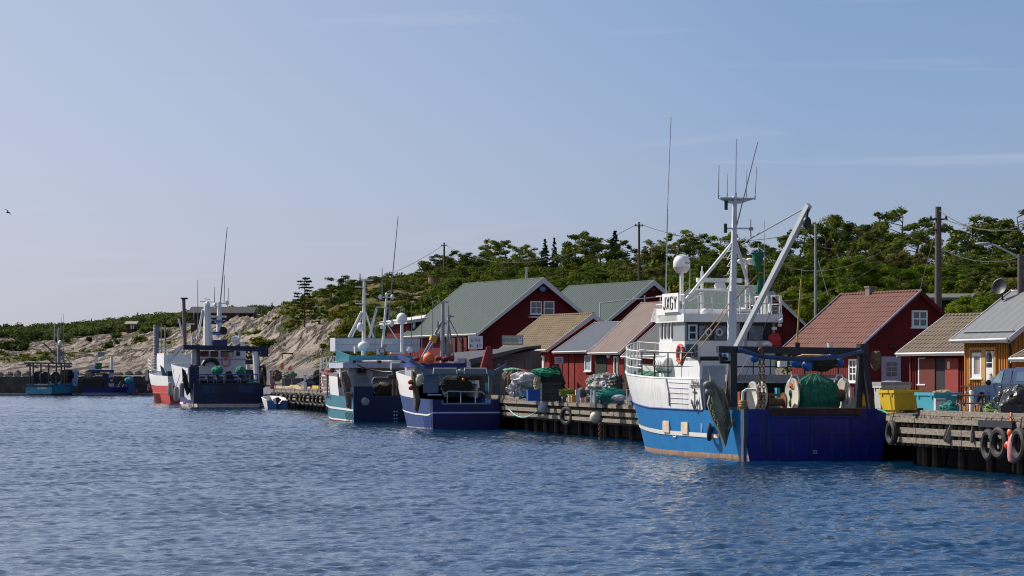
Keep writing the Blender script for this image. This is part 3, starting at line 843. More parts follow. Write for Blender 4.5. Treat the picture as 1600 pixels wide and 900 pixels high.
    b, _ = h.board('L', 1483,565,1487,576, 'notice', pm('cream_notice', (.6,.52,.3), .6), .11)
    # ochre house
    h = House('ochre_house', 'ochre boarded house with light grey seamed roof and a white door', 108, (1577,530), 1673, 1487, 452, 1.95, OCHRE, GREYRF, og=.3, oe=.4, battens=.17, barge_w=.12)
    h.window('L', 1521.5,551,1537,590.5, 1,1, fw=.14, glass=pm('pale_glass', (.32,.38,.40), .15, var=.15, spec=.8))
    d = h.door('L', 1541,549,1554.5,627, mat=WHITEC, panes=None)
    u0,u1,z0,z1 = h._span('L', 1543.7,558,1552.3,574)
    m = MB(); h.bx(m,'L',u0,u1,z0,z0+(z1-z0)*.42,.071,.078); m.build('pane', GLASS, d)
    m = MB(); n=10; zc=z0+(z1-z0)*.52; pts=[(h.x0-.078,u0,zc),(h.x0-.078,u1,zc)]+[(h.x0-.078,(u0+u1)/2+(u1-u0)/2*math.cos(math.pi*i/n),zc+.12+.3*math.sin(math.pi*i/n)) for i in range(n+1)]
    m.prism(pts, (.007,0,0)); m.build('pane', GLASS, d)
    fr = MB(); uu0,uu1,zz0,zz1 = h._span('L', 1519,547,1556.5,625)
    for a,b in ((uu0-.1,uu0),(uu1,uu1+.1)): h.bx(fr,'L',a,b,-.2,zz1,.0,.1)
    h.bx(fr,'L',uu0-.1,uu1+.1,zz1,zz1+.1,.0,.1); um = h.pt('L',1539.3,580).y; h.bx(fr,'L',um-.14,um+.14,-.2,zz1,.0,.095)
    fr.build('door_surround', pm('ochre_trim', (.50,.27,.09), .8), h.t.o)
    m = MB(); h_ = h; m.tube([(-.02,-.02,h.ze-.05),(h.x0-.1,h.y0+.1,h.ze-.35),(h.x0-.1,h.y0+.1,-.2)], .05); h.t.add('downpipe', BLACK, m)
    m = MB(); m.box(.25,.33,.15,h.L-.3,h.ze+.32,h.ze+.37); h.t.add('snow_guard', GALV, m)
    c = h.t.qy(1564,449,.95*h.L); m = MB(); m.lathe([(.02,0),(.22,.04),(.34,.12),(.31,.13),(.2,.08),(.02,.05)], c, (-.85,-.45,.25), 18); m.tube([c, c+Vector((.15,0,-.9))],.04)
    m.build('satellite_dish', BLACK, h.t.o, True)
    # red house right of the ochre one
    h = House('red_end_house', 'red house edge at the far right end of the row, beside the ochre house', 104, (1618,560), 1730, 1580, 500, 1.95, REDW, TILEB, course=9, battens=.18, barge=WHITEC)
    # tan shed
    h = House('red_shed', 'red shed with tan tiled roof beside the low grey building with the sign', 190, (855,547), 927, 778, 491, 2.3, REDD, TILEY, course=16, og=.5, oe=.4, barge_w=.34, cat='shed')
    h.board('L', 829,555,837,600, 'door', pm('blue_grey_door', (.22,.27,.33), .6)); h.board('L', 824,558,825.5,600, 'post', WHITE, .12); h.board('L', 837,558,839,600, 'post', WHITE, .12)
    h.board('L', 844,556,851,590, 'door', WHITEC, .08); h.board('L', 846.6,558,848.5,588, 'doorway', DARK, .09)
    h.board('L', 840,553,844,600,'doorway', REDW, .05)
    # slate shed, rose shed, dark slate shed: a row
    h = House('red_shed', 'old red boarded shed with blue grey roof and a notice on its shaded gable', 183, (919,549), 985, 865, 503, 2.3, REDD, SLATE, og=.15, oe=.35, cat='shed', barge_w=.14)
    h.window('L', 915,555,925,580, 1,1, glass=pm('pale_curtain', (.3,.4,.5), .4, var=.5, vs=4))
    m = MB()
    for px in (888, 898): 
        a=h.pt('L',px,575); m.box(h.x0-.05,h.x0,a.y-.03,a.y+.03,-.2,h.zw-.1)
    h.t.add('door_batten', REDD, m)
    s = T('notice_board', 'small pale notice board in the gap between the tan and the blue grey roofed sheds', 'sign', (*W(872,560,181).xy,2.3), .1)
    a=s.qy(867,557.5,0); b=s.qy(880,569,0); m=MB(); m.box(a.x,b.x,-.03,.03,b.z,a.z); s.add('panel', pm('lilac_panel', (.40,.38,.52), .6), m)
    m=MB()
    for k in (.25,.5,.72): m.box(a.x+.06,b.x-.08,-.036,-.031,b.z+(a.z-b.z)*k,b.z+(a.z-b.z)*k+.03)
    s.add('printed_lines', BLACK, m)
    m=MB(); m.tube([(a.x+.05,.06,-.5),(a.x+.05,.06,a.z)],.04); m.tube([(b.x-.05,.06,-.5),(b.x-.05,.06,a.z)],.04); s.add('post', DKWOOD, m)
    h = House('red_shed', 'red shed with wide rose grey roof and an open dark doorway', 177.5, (968,551), 1052, 920, 472, 2.3, REDD, PINKRF, og=.15, oe=.35, cat='shed', barge_w=.14)
    h.board('L', 930,554,948,602, 'doorway', DARK, .03)
    h.window('L', 960.5,557,966.5,585, 1,1)
    m=MB(); p=h.pt('L',953,556.5,.1); m.ball(p,.14,8,6); h.t.add('wall_lamp', WHITEC, m, True)
    h = House('red_shed', 'red shed with dark slate roof, half hidden behind the white trawler\'s bow rail', 171, (1032,556), 1110, 972, 486, 2.2, REDD, DKSLATE, og=.2, oe=.4, cat='shed', barge_w=.14)
    h.board('L', 976,557,984,606, 'doorway', DARK, .03); h.board('L', 990,563,999,583, 'window', WHITEC, .07)
    # low grey building with the sign
    t = T('low_grey_building', 'low grey rendered building with a slanting slab roof, left of the tan roofed shed', 'building', (*W(735,600,180).xy,2.2), R(-6))
    A=t.qy(735,563,0); B=t.qy(820,545,0)
    m=MB(); m.prism([(A.x,0.4,-1),(B.x+.4,.4,-1),(B.x+.4,.4,B.z-.1),(A.x,.4,A.z-.1)],(0,6,0)); t.add('wall', pm('grey_render', (.13,.12,.115), .9, var=.15, vs=2), m)
    A=t.qy(733,564,-.4); B=t.qy(823,543,-.4); up=2.6*0.0
    m=MB(); d=.32; m.add([(A.x,-.4,A.z-d),(B.x,-.4,B.z-.08),(B.x,-.4,B.z+.06),(A.x,-.4,A.z+.1),(A.x-2.6,7,A.z+.3-d),(B.x+.2,7,B.z+.0),(B.x+.2,7,B.z+.22),(A.x-2.6,7,A.z+.52)],[(0,1,2,3),(3,2,6,7),(0,3,7,4),(1,5,6,2),(0,4,5,1),(4,7,6,5)])
    t.add('roof', pm('grey_slab_roof', (.07,.07,.085), .7, var=.15), m)
    a=t.qy(789,552,.4); b=t.qy(816,586,.4)
    a=t.qy(800,561,.3); b=t.qy(819,590,.3); m=MB(); m.box(a.x,b.x,.3,.42,-.5,a.z); t.add('shutter', pm('brown_shutter', (.13,.10,.09), .8), m)
    a=t.qy(787,563,.3); b=t.qy(793,571,.3); m=MB(); m.box(a.x,b.x,.3,.42,b.z,a.z); t.add('poster', pm('violet_poster', (.28,.08,.25), .6), m)
    a=t.qy(778,568,.3); b=t.qy(782,572,.3); m=MB(); m.box(a.x,b.x,.3,.42,b.z,a.z); t.add('notice', pm('pale_notice', (.35,.25,.24), .6), m)
    s = T('roof_sign', 'cream lettered sign box standing on the low grey building\'s roof', 'sign', (*W(801,545,180).xy,2.2), R(-3))
    a=s.qy(785.8,525.5,0); b=s.qy(816,537.5,0); m=MB(); m.box(a.x,b.x,0,.9,b.z,a.z); s.add('sign_box', pm('sign_side', (.05,.05,.05), .6), m)
    m=MB(); m.box(a.x,b.x,-.04,-.003,b.z,a.z); s.add('panel', pm('cream_panel', (.50,.50,.38), .5, var=.05), m)
    m=MB(); e=.06; m.box(a.x-e,b.x+e,-.06,0.0,a.z,a.z+e); m.box(a.x-e,b.x+e,-.06,0.0,b.z-e,b.z); m.box(a.x-e,a.x,-.06,0,b.z,a.z); m.box(b.x,b.x+e,-.06,0,b.z,a.z); s.add('frame', GREYP, m)
    c=(a+b)/2; text('KAPTEIN DIESEL AS', pm('green_ink', (.04,.12,.04), .6), s.o, (a.x+(b.x-a.x)*.40,-.043,c.z), (1,0,0),(0,0,1), .30, sx=.37)
    m=MB(); x=a.x+(b.x-a.x)*.82; m.box(x,b.x-.03,-.05,-.041,b.z+.02,a.z-.02); s.add('white_plate', WHITEC, m)
    m=MB(); m.box(x+.04,b.x-.07,-.054,-.051,a.z-.16,a.z-.07); m.box(x+.05,b.x-.08,-.054,-.051,c.z-.05,c.z-.01); s.add('emblem', pm('navy_ink', (.02,.03,.12), .5), m)
    # cabins on the hill
    def cabin(label, Y, px0, px1, yr, ye, yb, wall, roof, th=.1, win=()):
        t = T('hill_cabin', label, 'cabin', tuple(W(px0, yb, Y)), th)
        A = t.qy(px0, ye, 0); B = t.qy(px1, ye, 0); zr = t.qy(px0, yr, 0).z; D = 6
        m = MB(); m.box(A.x+.4,B.x-.4,.4,D-.4,-6,A.z); t.add('wall', wall, m)
        m = MB(); o=.3
        m.prism([(A.x-o,-.3,A.z-.15),(A.x-o,-.3,A.z+.05),(A.x+ (B.x-A.x)*.04,D/2,zr+.05),(A.x+ (B.x-A.x)*.04,D/2,zr-.15)],(B.x-A.x+2*o,0,0))
        m.prism([(A.x-o,D+.3,A.z-.15),(A.x-o,D+.3,A.z+.05),(A.x+ (B.x-A.x)*.04,D/2,zr+.05),(A.x+ (B.x-A.x)*.04,D/2,zr-.15)],(B.x-A.x+2*o,0,0))
        m.box(A.x-.1,A.x+.4,.4,D-.4,A.z-.3,A.z+.02)
        t.add('roof', roof, m)
        for (wx0,wy0,wx1,wy1,mt) in win:
            a=t.qy(wx0,wy0,.4); b=t.qy(wx1,wy1,.4); w=MB(); w.box(a.x,b.x,.33,.41,b.z,a.z); t.add('window', mt, w)
        return t
    BR = pm('brown_cabin', (.07,.045,.035), .85, var=.2); GR = pm('cabin_grey_roof', (.05,.048,.05), .8, var=.2)
    cabin('long low brown cabin with dark roof on the granite hump behind the big navy trawler', 560, 295, 394, 479, 489, 500, BR, GR, win=((302,491,330,499,DARK),(368,491,374,497,GLASS)))
    cabin('dark navy cabin on the rock at the far left edge', 900, -6, 20, 516.5, 520, 530, pm('navy_cabin', (.03,.04,.06), .8), GR, win=((3,522,8,527,pm('navy_pane', (.1,.13,.2), .3)),))
    cabin('tiny brown cabin with white window bars among the distant green scrub', 800, 196, 212, 502, 506, 516, BR, pm('pinkish_roof', (.33,.25,.23), .8), win=((204,507,206,514,WHITEC),(207.5,507,209.5,514,WHITEC)))
    cabin('pale blue cabin with white roof half hidden by pines on the crest', 505, 718, 758, 408, 414, 436, pm('blue_cabin', (.10,.22,.36), .7), pm('white_roof', (.6,.62,.66), .6), win=((722,428,733,434,WHITEC),))
    cabin('dark brown cabin with a low roof between the crest pines', 500, 770, 819, 407, 416, 438, BR, GR)
    cabin('dark cabin with mossy roof behind the red tiled house', 205, 1444, 1512, 458, 466, 490, pm('black_cabin', (.02,.02,.025), .9), pm('mossy_roof', (.10,.11,.09), .9), th=-.1)
    t = T('brick_hut', 'low round edged brick hut at the foot of the pole on the bald patch', 'hut', tuple(W(680,443,440)), .2)
    m=MB(); m.lathe([(1.1,-1.5),(1.1,1.1)], (0,0,0), n=14, sc=(1.3,1)); t.add('wall', pm('hut_brick', (.16,.09,.07), .9), m); m=MB(); m.lathe([(1.2,1.1),(1.2,1.25)], (0,0,0), n=14, sc=(1.3,1)); t.add('roof', GR, m)
houses()

# ---------------- poles and wires ----------------
def pole(px, ytop, Y, r, label, name='utility_pole', cat='utility pole', cross=None, zb=None, mat=None):
    X = (px-800)/F*Y; zt = EYE+(HY-ytop)/F*Y; z0 = (groundXY(X,Y)-.5) if zb is None else zb
    t = T(name, label, cat, (X,Y,z0))
    m = MB(); m.tube([(0,0,0),(0,0,zt-z0)], [r*1.15,r*.85], 10); t.add('shaft', mat or pm('pole_wood', (.11,.085,.075), .85, var=.25, stretch=(1,1,.2)), m, True)
    if cross:
        for (dz,w) in cross:
            m = MB(); m.bar((-w,-.1,zt-z0-dz),(w,-.1,zt-z0-dz),.1); t.add('crossarm', BLACK, m)
            for s in (-1,0,1):
                m = MB(); m.lathe([(.05,0),(.07,.06),(.03,.16)], (s*w*.85,-.1,zt-z0-dz+.05), n=8); t.add('insulator', pm('insulator_glaze', (.1,.06,.04), .3), m)
    return t, zt
pole(998.5,347,300,.13,'tall utility pole on the hill between the second green roof and the satellite dome', cross=[(.4,.45)])
p2,_ = pole(1466,323,160,.20,'tallest grey utility pole behind the ridge of the red tiled house', cross=[(.7,.5),(1.3,.35)])
p3,zt3 = pole(1594.5,397,112,.13,'thick wooden pole at the right edge with a street lamp arm')
p3.o['label']='thick wooden pole at the right edge with a street lamp arm'
m = MB(); a=p3.qy(1592,402,-.15); b=p3.qy(1555,383,-.15); c=p3.qy(1540,381,-.15); m.tube([a,b,c],.04); p3.add('lamp_arm', GALV, m, True)
m = MB(); m.ball((c.x-.1,c.y,c.z),.15,10,6,(2.2,1,.5)); p3.add('lamp_head', GREYP, m, True)
pole(694,379,455,.16,'small pole on the crest behind the white roofed cabin', cross=[(.5,.5)])
pole(403.5,480,620,.15,'short dark pole on the skyline right of the long brown cabin')
pole(85,505,700,.12,'thin mast on the far hill behind the turquoise boat', name='hill_mast', cat='mast', mat=GALV)
pole(1274,350,250,.10,'slender grey flagpole among the pines right of the crane boom', name='flagpole', cat='flagpole', mat=GALV)
pole(823,417,232,.10,'thin grey pipe pole rising behind the largest green roof', name='flagpole', cat='flagpole', mat=GALV)
def wire(pts, sag, label, r=.02, Yn=None):
    m = MB(); a = W(*pts[0]); b = W(*pts[1]); P=[]
    for i in range(13):
        t=i/12; p=a.lerp(b,t); p.z -= sag*4*t*(1-t); P.append(p)
    m.tube(P, r, 4); return solo('power_line', WIRE, m, label, 'power line', 'overhead power lines')
wire([(694,382,455),(566,441,500)],.8,'overhead line falling leftwards from the small crest pole',.035)
wire([(694,382,455),(998,349,300)],3.5,'overhead line from the small crest pole to the tall hill pole',.03)
wire([(998,349,300),(1250,364,250)],1.2,'overhead line leaving the tall hill pole towards the crane boom',.03)
wire([(1466,328,160),(1640,333,140)],1.0,'uppermost overhead line right of the tallest pole',.022)
wire([(1466,339,160),(1640,352,150)],.5,'second overhead line right of the tallest pole',.016)
wire([(1466,342,160),(1530,372,200)],.3,'short overhead line dropping right from the tallest pole into the pines',.018)
wire([(1466,336,160),(1240,420,230)],1.2,'overhead line running down left from the tallest pole across the pines',.02)
wire([(1466,338,160),(1180,468,200)],1.6,'lower overhead line running down left from the tallest pole to the trawler masts',.018)
wire([(1458,375,160),(1437,456,150)],0,'straight guy wire from the tallest pole to the red tiled roof',.02)
wire([(1466,386,160),(1640,380,150)],.9,'thick sagging cable right of the tallest pole at lamp height',.022)
wire([(1278,405,250),(1294,462,200)],0,'guy wire below the slender flagpole',.025)
# ---------------- boats ----------------
class Hull:
    def __init__(h, t, L, B, rake, zd, p=(1.8,2.9), stern_in=.06, tn=.10, x0=0.0):
        h.t, h.L, h.B, h.rake, h.zd, h.p, h.si, h.tn, h.x0 = t, L, B, rake, zd, p, stern_in, tn, x0
    def pt(h, s, z, side=1, off=0.0):
        tt = max(-.35, min(1.25, z/h.zd)); s0 = .42+.12*max(tt,0)
        if s < s0: w = 1-((1-s/s0)**2)*h.si
        else:
            q = (s-s0)/(1-s0); w = 1-q**(h.p[0]+(h.p[1]-h.p[0])*max(0,min(1,tt)))
        wid = h.B/2*((1-h.tn)+h.tn*min(1,max(-.4,tt*1.3)))*w
        if tt < 0: wid *= (1+tt*.6)
        x = h.x0 + s*(h.L+h.rake*tt)
        return Vector((x, side*(wid+off*(1 if w > .03 else .3)), z))
    def band(h, name, mat, zlo, zhi, s0=0, s1=1, off=0.0, transom=True, n=44, rows=5, inner=0.0, parent=None):
        f = lambda z: z if callable(z) else (lambda s: z)
        zlo, zhi = f(zlo), f(zhi); m = MB()
        for side in (1,-1):
            g = []
            for i in range(n+1):
                s = s0+(s1-s0)*(i/n)
                g.append([h.pt(s, zlo(s)+(zhi(s)-zlo(s))*j/rows, side, off) for j in range(rows+1)])
            vs = [p for c in g for p in c]; fs = []
            for i in range(n):
                for j in range(rows):
                    a = i*(rows+1)+j; q = (a, a+rows+1, a+rows+2, a+1)
                    fs.append(q if side < 0 else q[::-1])
            m.add(vs, fs)
            if inner:
                g2 = [[Vector((c[k].x-inner*.3, c[k].y-side*inner if abs(c[k].y) > inner else 0, c[k].z)) for k in (0,-1)] for c in g]
                vs = []; fs = []
                for i in range(n+1): vs += [g2[i][0], g2[i][1], g[i][-1]]
                for i in range(n):
                    a = i*3; fs += [(a,a+3,a+4,a+1),(a+1,a+4,a+5,a+2)]
                m.add(vs, fs)
        if transom and s0 == 0:
            vs = []
            for j in range(rows+1):
                z = zlo(0)+(zhi(0)-zlo(0))*j/rows
                a = h.pt(0, z, 1, off); b = h.pt(0, z, -1, off); a.x -= off; b.x -= off; vs += [a,b]
            m.add(vs, [(2*j,2*j+1,2*j+3,2*j+2) for j in range(rows)])
        return m.build(name, mat, parent or h.t.o, True)
    def deck(h, name, mat, z, s0=0, s1=.98, n=30):
        f = z if callable(z) else (lambda s: z); m = MB(); vs = []
        for i in range(n+1):
            s = s0+(s1-s0)*i/n; a = h.pt(s, f(s), 1, -.04); b = h.pt(s, f(s), -1, -.04); vs += [a,b]
        m.add(vs, [(2*i,2*i+1,2*i+3,2*i+2) for i in range(n)])
        return m.build(name, mat, h.t.o)
    def rail(h, name, mat, zf, s0, s1, dz, n=12, r=.025, levels=2, off=-.05, both=True, bow=True):
        m = MB(); up = lambda p, d: Vector((p.x, p.y, p.z+d))
        ss = [s0+(s1-s0)*i/n for i in range(n+1)]
        port = [h.pt(s, zf(s), 1, off) for s in ss]; star = [h.pt(s, zf(s), -1, off) for s in ss]
        path = port + (star[::-1][1:] if bow else [])
        for l in range(1, levels+1):
            m.tube([up(p, dz*l/levels) for p in path], r, 6)
            if not bow: m.tube([up(p, dz*l/levels) for p in star], r, 6)
        for p in port+star: m.tube([p, up(p, dz)], r*.9, 6)
        return m.build(name, mat, h.t.o, True)

def boat(name, label, cat, px, Ysternport, alpha, beam, group=None):
    X = (px-800)/F*Ysternport; al = R(alpha)
    c = Vector((X + math.cos(al)*beam/2, Ysternport + math.sin(al)*beam/2, 0))
    return T(name, label, cat, tuple(c), R(90+alpha), group)

def tubes(t, name, mat, segs, parent=None, n=7, smooth=True):
    """segs: (radius, [(px,py,x), ...]) lists placed by photo column/row at a station x"""
    m = MB()
    for r, pts in segs: m.tube([t.qx(*p) for p in pts], r, n)
    return m.build(name, mat, parent or t.o, smooth)
def plate(t, x, px0, py0, px1, py1, th=.06):
    """upright plate across the boat at station x between photo corners"""
    a = t.qx(px0, (py0+py1)/2, x); b = t.qx(px1, (py0+py1)/2, x); xm = (px0+px1)/2
    z1 = t.qx(xm, py0, x).z; z0 = t.qx(xm, py1, x).z
    return x, x+th, min(a.y,b.y), max(a.y,b.y), z0, z1
def pbox(t, name, mat, x, px0, py0, px1, py1, depth, parent=None, m=None, build=True):
    q = plate(t, x, px0, py0, px1, py1, depth); m = m or MB(); m.box(*q)
    return (m.build(name, mat, parent or t.o), q) if build else (m, q)
def dome(t, px, py, x, r, name='radar_dome', post_to=None, pr=.05, mat=WHITEC, hh=1.25):
    c = t.qx(px, py, x); m = MB(); prof = [(r*.45,-r*1.15),(r*.95,-r*.6),(r,-r*.5)]
    for i in range(9):
        a = math.pi/2*i/8; prof.append((r*math.cos(a)+.001, r*(hh-.25)*math.sin(a)))
    m.lathe(prof, c, n=20); d = t.add(name, mat, m, True)
    if post_to is not None:
        m = MB(); e = t.qx(px, post_to, x); m.tube([(c.x,c.y,e.z),(c.x,c.y,c.z-r*1.1)], pr); m.build('post', WHITE, d, True)
    return d, c

def lifebuoy(t, name, c, axis, r=.34):
    m = MB(); m.torus(c, axis, r, .07, 20, 8); o = t.add(name, pm('lifebuoy_red', (.55,.06,.05), .5), m, True)
    m = MB(); ax = Vector(axis)
    for k in range(4):
        a = math.pi/4+math.pi/2*k; u = ax.cross(Vector((0,0,1))).normalized(); v = u.cross(ax)
        m.torus(Vector(c)+(u*math.cos(a)+v*math.sin(a))*r, (u*-math.sin(a)+v*math.cos(a)), .078, .012, 10, 5)
    m.build('band', WHITEC, o, True)

# ================= big blue and white trawler =================
def big_trawler():
    t = boat('trawler', 'nearest and largest trawler, blue and white, with JXGY on its sign', 'trawler', 1163.5, 109.5, 17, 5.85)
    h = Hull(t, 19.2, 5.95, 1.1, 3.5, p=(1.75,2.1), stern_in=.03, tn=.10)
    BLUE = pm('hull_blue', (.002,.16,.42), .5, spec=.3, var=.12, vs=1.5, rust=.42, rustcol=(.03,.13,.24), bump=.03, bs=2.5)
    BLUES = pm('hull_blue_shaded', (.002,.010,.19), .4, var=.3, vs=1.2, rust=.40, rustcol=(.010,.05,.13), bump=.03, bs=2.5)  # darker copy of the hull blue: the stern's shade is in the colour
    HWH = pm('hull_white', (.74,.75,.74), .42, var=.08, vs=1.4, rust=.38, rustcol=(.50,.42,.32), bump=.03, bs=2.5)
    BOOT = pm('rusty_boot_top', (.30,.17,.11), .8, var=.4, vs=3, rust=.6, rustcol=(.38,.30,.22))
    sh = lambda s: np.interp(s, [0,.22,.5,.75,1],[3.10,3.10,3.16,3.32,3.72])
    wl = lambda s: np.interp(s, [0,.25,.55,.8,1],[1.93,1.88,1.92,2.15,2.62])
    st = lambda s: np.interp(s, [0,.5,1],[.78,.84,1.14])
    h.band('boot_top', BOOT, -.8, .20, off=.005)
    hb = h.band('hull', BLUE, .20, wl, transom=False)
    h.band('rubbing_stripe', pm('stripe_white', (.72,.70,.66), .5, var=.06, rust=.25, rustcol=(.40,.2,.1)), st, lambda s: st(s)+.17, s0=.16, off=.03, transom=False, rows=2)
    h.band('bulwark', HWH, wl, sh, s0=.235, transom=False, inner=.1)
    m = MB()
    for k in (0,1): m.tube([h.pt(.235+.765*i/30, wl(.235+.765*i/30), 1-2*k, .01) for i in range(31)], .035, 6)
    m.build('knuckle_rail', pm('navy_trim', (.02,.05,.25), .5), t.o, True)
    m = MB()
    for k in (0,1): m.tube([h.pt(.235+.765*i/30, sh(.235+.765*i/30), 1-2*k, -.03) for i in range(31)], .05, 6)
    m.build('cap_rail', HWH, t.o, True)
    # transom plate
    m = MB(); B = 2.93
    m.add([(-.03,-B*.9,-.3),(-.03,B*.9,-.3),(-.03,-B,1.1),(-.03,B,1.1),(-.03,-B*1.005,1.98),(-.03,B*1.005,1.98)], [(0,1,3,2),(2,3,5,4)])
    m.add([(.06,-B*.9,-.3),(.06,B*.9,-.3),(.06,-B,1.1),(.06,B,1.1),(.06,-B*1.005,1.98),(.06,B*1.005,1.98)], [(1,0,2,3),(3,2,4,5)])
    m.add([(-.03,-B*1.005,1.98),(-.03,B*1.005,1.98),(.06,B*1.005,1.98),(.06,-B*1.005,1.98)],[(0,1,2,3)])
    tr = t.add('transom', BLUES, m)
    m = MB()
    for px in (1198,1265,1330): a=t.qx(px,650,-.04); m.box(-.05,-.031,a.y-.02,a.y+.02,.1,1.8)
    m.box(-.045,-.031,-2.85,2.85,.98,1.0); m.build('weld_seam', pm('navy_seam', (.003,.01,.08), .5), tr)
    a=t.qx(1273,706.5,-.04); text('32', pm('mark_paint', (.45,.55,.75), .5), tr, a+Vector((-.02,0,0)), (0,-1,0),(0,0,1), .20)
    m = MB(); a=t.qx(1204,642,-.1); b=t.qx(1346,646,-.1); m.box(-.14,-.02,b.y,a.y,1.76,1.99); m.tube([(-.08,a.y,1.98),(-.08,b.y,1.96)],.05); t.add('stern_roller', pm('dark_rust',(.055,.022,.018),.8,var=.5,vs=5), m)
    m = MB(); a=t.qx(1204,649,-.04); b=t.qx(1350,651,-.04); m.box(-.10,-.02,b.y,a.y,1.66,1.72); t.add('stern_ledge', BLUES, m)
    m = MB(); m.box(-.045,.3,2.80,2.97,.9,1.97); m.box(-.05,.2,2.86,2.99,.0,.9); t.add('quarter_plate', pm('worn_blue_grey', (.03,.07,.13), .6, var=.35, vs=4, rust=.55), m)
    h.deck('work_deck', pm('deck_green', (.05,.13,.09), .8, var=.3, rust=.3), 1.05, 0, .4)
    fd = lambda s: sh(s)-.22
    h.deck('foredeck', pm('foredeck_green', (.05,.17,.10), .75, var=.25), fd, .34, .985)
    h.rail('bow_rail', WHITE, sh, .58, .995, 1.05, n=11, r=.028, levels=3)
    # dark aft continuation of the rail
    m = MB()
    for dz in (.5,1.05): m.tube([h.pt(s, sh(s)+dz, 1, -.05) for s in (.58,.48,.38,.27)], .03, 6)
    for s in (.58,.5,.42,.34,.27): p=h.pt(s,sh(s),1,-.05); m.tube([p,p+Vector((0,0,1.05))],.028,6)
    t.add('side_rail', BLACK, m, True)
    # port light, marks on the bow
    p = h.pt(.93, 2.65, 1, .02); m = MB(); m.torus(t.qx(1010.5,605,p.x)*0+p, (.3,1,0), .11,.02,12,6); m.ball(p,.10,8,6,(1,.3,1.5)); t.add('porthole', BLACK, m, True)
    def onhull(px, py, off=.03):
        # walk along the port side to the photo column, at the height seen there
        best=None
        for i in range(400):
            s=i/400
            z=1.8
            for _ in range(3):
                P=h.pt(s,z,1,off); w=t.l+t.ex*P.x+t.ey*P.y; z=EYE+(HY-py)/F*w.y
            P=h.pt(s,z,1,off); w=t.l+t.ex*P.x+t.ey*P.y; c=800+w.x/w.y*F
            if best is None or abs(c-px)<best[0]: best=(abs(c-px),P,s)
        return best[1], best[2]
    INK = pm('black_ink', (.02,.02,.03), .6)
    aft = Vector((-1,0,0))
    P,_ = onhull(1087,597.5,.02); text('Buvåg', INK, t.o, P+Vector((0,.03,0)), aft,(0,0,1), .26, sx=1.4)
    P,_ = onhull(1087,603,.02); text('Engholmen', INK, t.o, P+Vector((0,.03,0)), aft,(0,0,1), .24, sx=1.15)
    P,_ = onhull(1086,622,.02); m = MB(); y=P.y+.035
    m.box(P.x-.03,P.x+.03,y-.01,y+.01,P.z-.42,P.z+.38); m.box(P.x-.22,P.x+.22,y-.01,y+.01,P.z+.22,P.z+.26)
    for sg in (-1,1): m.bar((P.x,y,P.z-.48),(P.x+sg*.30,y,P.z-.14),.03,.07); m.prism([(P.x+sg*.36,y-.01,P.z-.05),(P.x+sg*.22,y-.01,P.z-.12),(P.x+sg*.36,y-.01,P.z-.24)],(0,.02,0))
    t.add('anchor_emblem', INK, m)
    for (px,py,nm) in ((1040,667,'hull_hatch'),(1069,669,'hull_hatch')):
        P,_=onhull(px,py); m=MB(); m.box(P.x-.45,P.x+.3,P.y-.04,P.y+.03,P.z-.22,P.z+.25); t.add(nm, pm('rust_edged_plate', (.60,.50,.38), .6, rust=.4), m)
    P,_=onhull(1054,679.5); m=MB(); m.box(P.x-.16,P.x+.16,P.y,P.y+.015,P.z-.09,P.z-.05); m.box(P.x-.16,P.x-.12,P.y,P.y+.015,P.z-.05,P.z+.05); m.box(P.x+.12,P.x+.16,P.y,P.y+.015,P.z-.05,P.z+.05); t.add('hull_mark', WHITEC, m)
    m=MB()
    for (px,ya,yb) in ((1045,592,634),):
        m.tube([onhull(px-4,ya,.03)[0], onhull(px,(ya+yb)/2,.03)[0], onhull(px+1,yb,.03)[0]], .035, 6)
    t.add('scupper_pipe', GREYP, m, True)
    m=MB()
    for k in range(5):
        y=597+k*8; pts=[onhull(x,y+ (x-1042)*.06,.015)[0] for x in (1044,1054,1064,1075)]; m.tube(pts,.014,5)
    t.add('plate_seam', pm('grey_seam', (.42,.43,.45), .6), m)
    # raised winch casing on the port side
    xa, xb = 4.9, 6.4; yp = 2.93
    m=MB(); zt=3.95
    m.prism([(xa,yp,1.9),(xb+1.0,yp,3.12),(xb-.1,yp,zt+.05),(xa+.1,yp,zt-.1),(xa-.1,yp,zt-.35)],(0,-.12,0)); t.add('casing_side', HWH, m)
    m=MB(); a=t.qx(1133,600,xa); m.box(xa,xa+.1,a.y,yp-.12,1.0,zt-.3); t.add('casing_face', pm('casing_white_shaded', (.33,.38,.45), .6, rust=.15), m)  # white face turned aft; its shade is painted in as grey
    m=MB(); m.box(xa-.1,xb,a.y-.1,yp,zt-.1,zt+.02); m.tube([(xa-.1,yp,zt),(xa-.1,a.y,zt)],.07); t.add('casing_top', BLACK, m)
    m=MB(); a=t.qx(1104,600,xa-.02); b=t.qx(1128,640,xa-.02); m.box(xa-.06,xa,b.y,a.y,1.1,2.9-.1); t.add('casing_door', pm('casing_navy', (.03,.06,.15), .5), m)
    # wheelhouse
    x0, x1, ya, yb = 9.5, 12.6, -2.2, 1.82
    zf = 2.6
    z = lambda py, x=9.5: t.qx(1100, py, x).z
    m=MB(); m.box(x0,x1,ya,yb,zf,z(533)); m.box(x0+.18,x1-.05,ya+.1,yb-.015,z(533),z(503)); wh=t.add('wheelhouse', WHITE, m)
    m=MB(); m.box(x0+.1,x0+.15,ya+.12,yb-.12,z(533)+.05,z(504)); m.build('window_band', BLACK, wh)
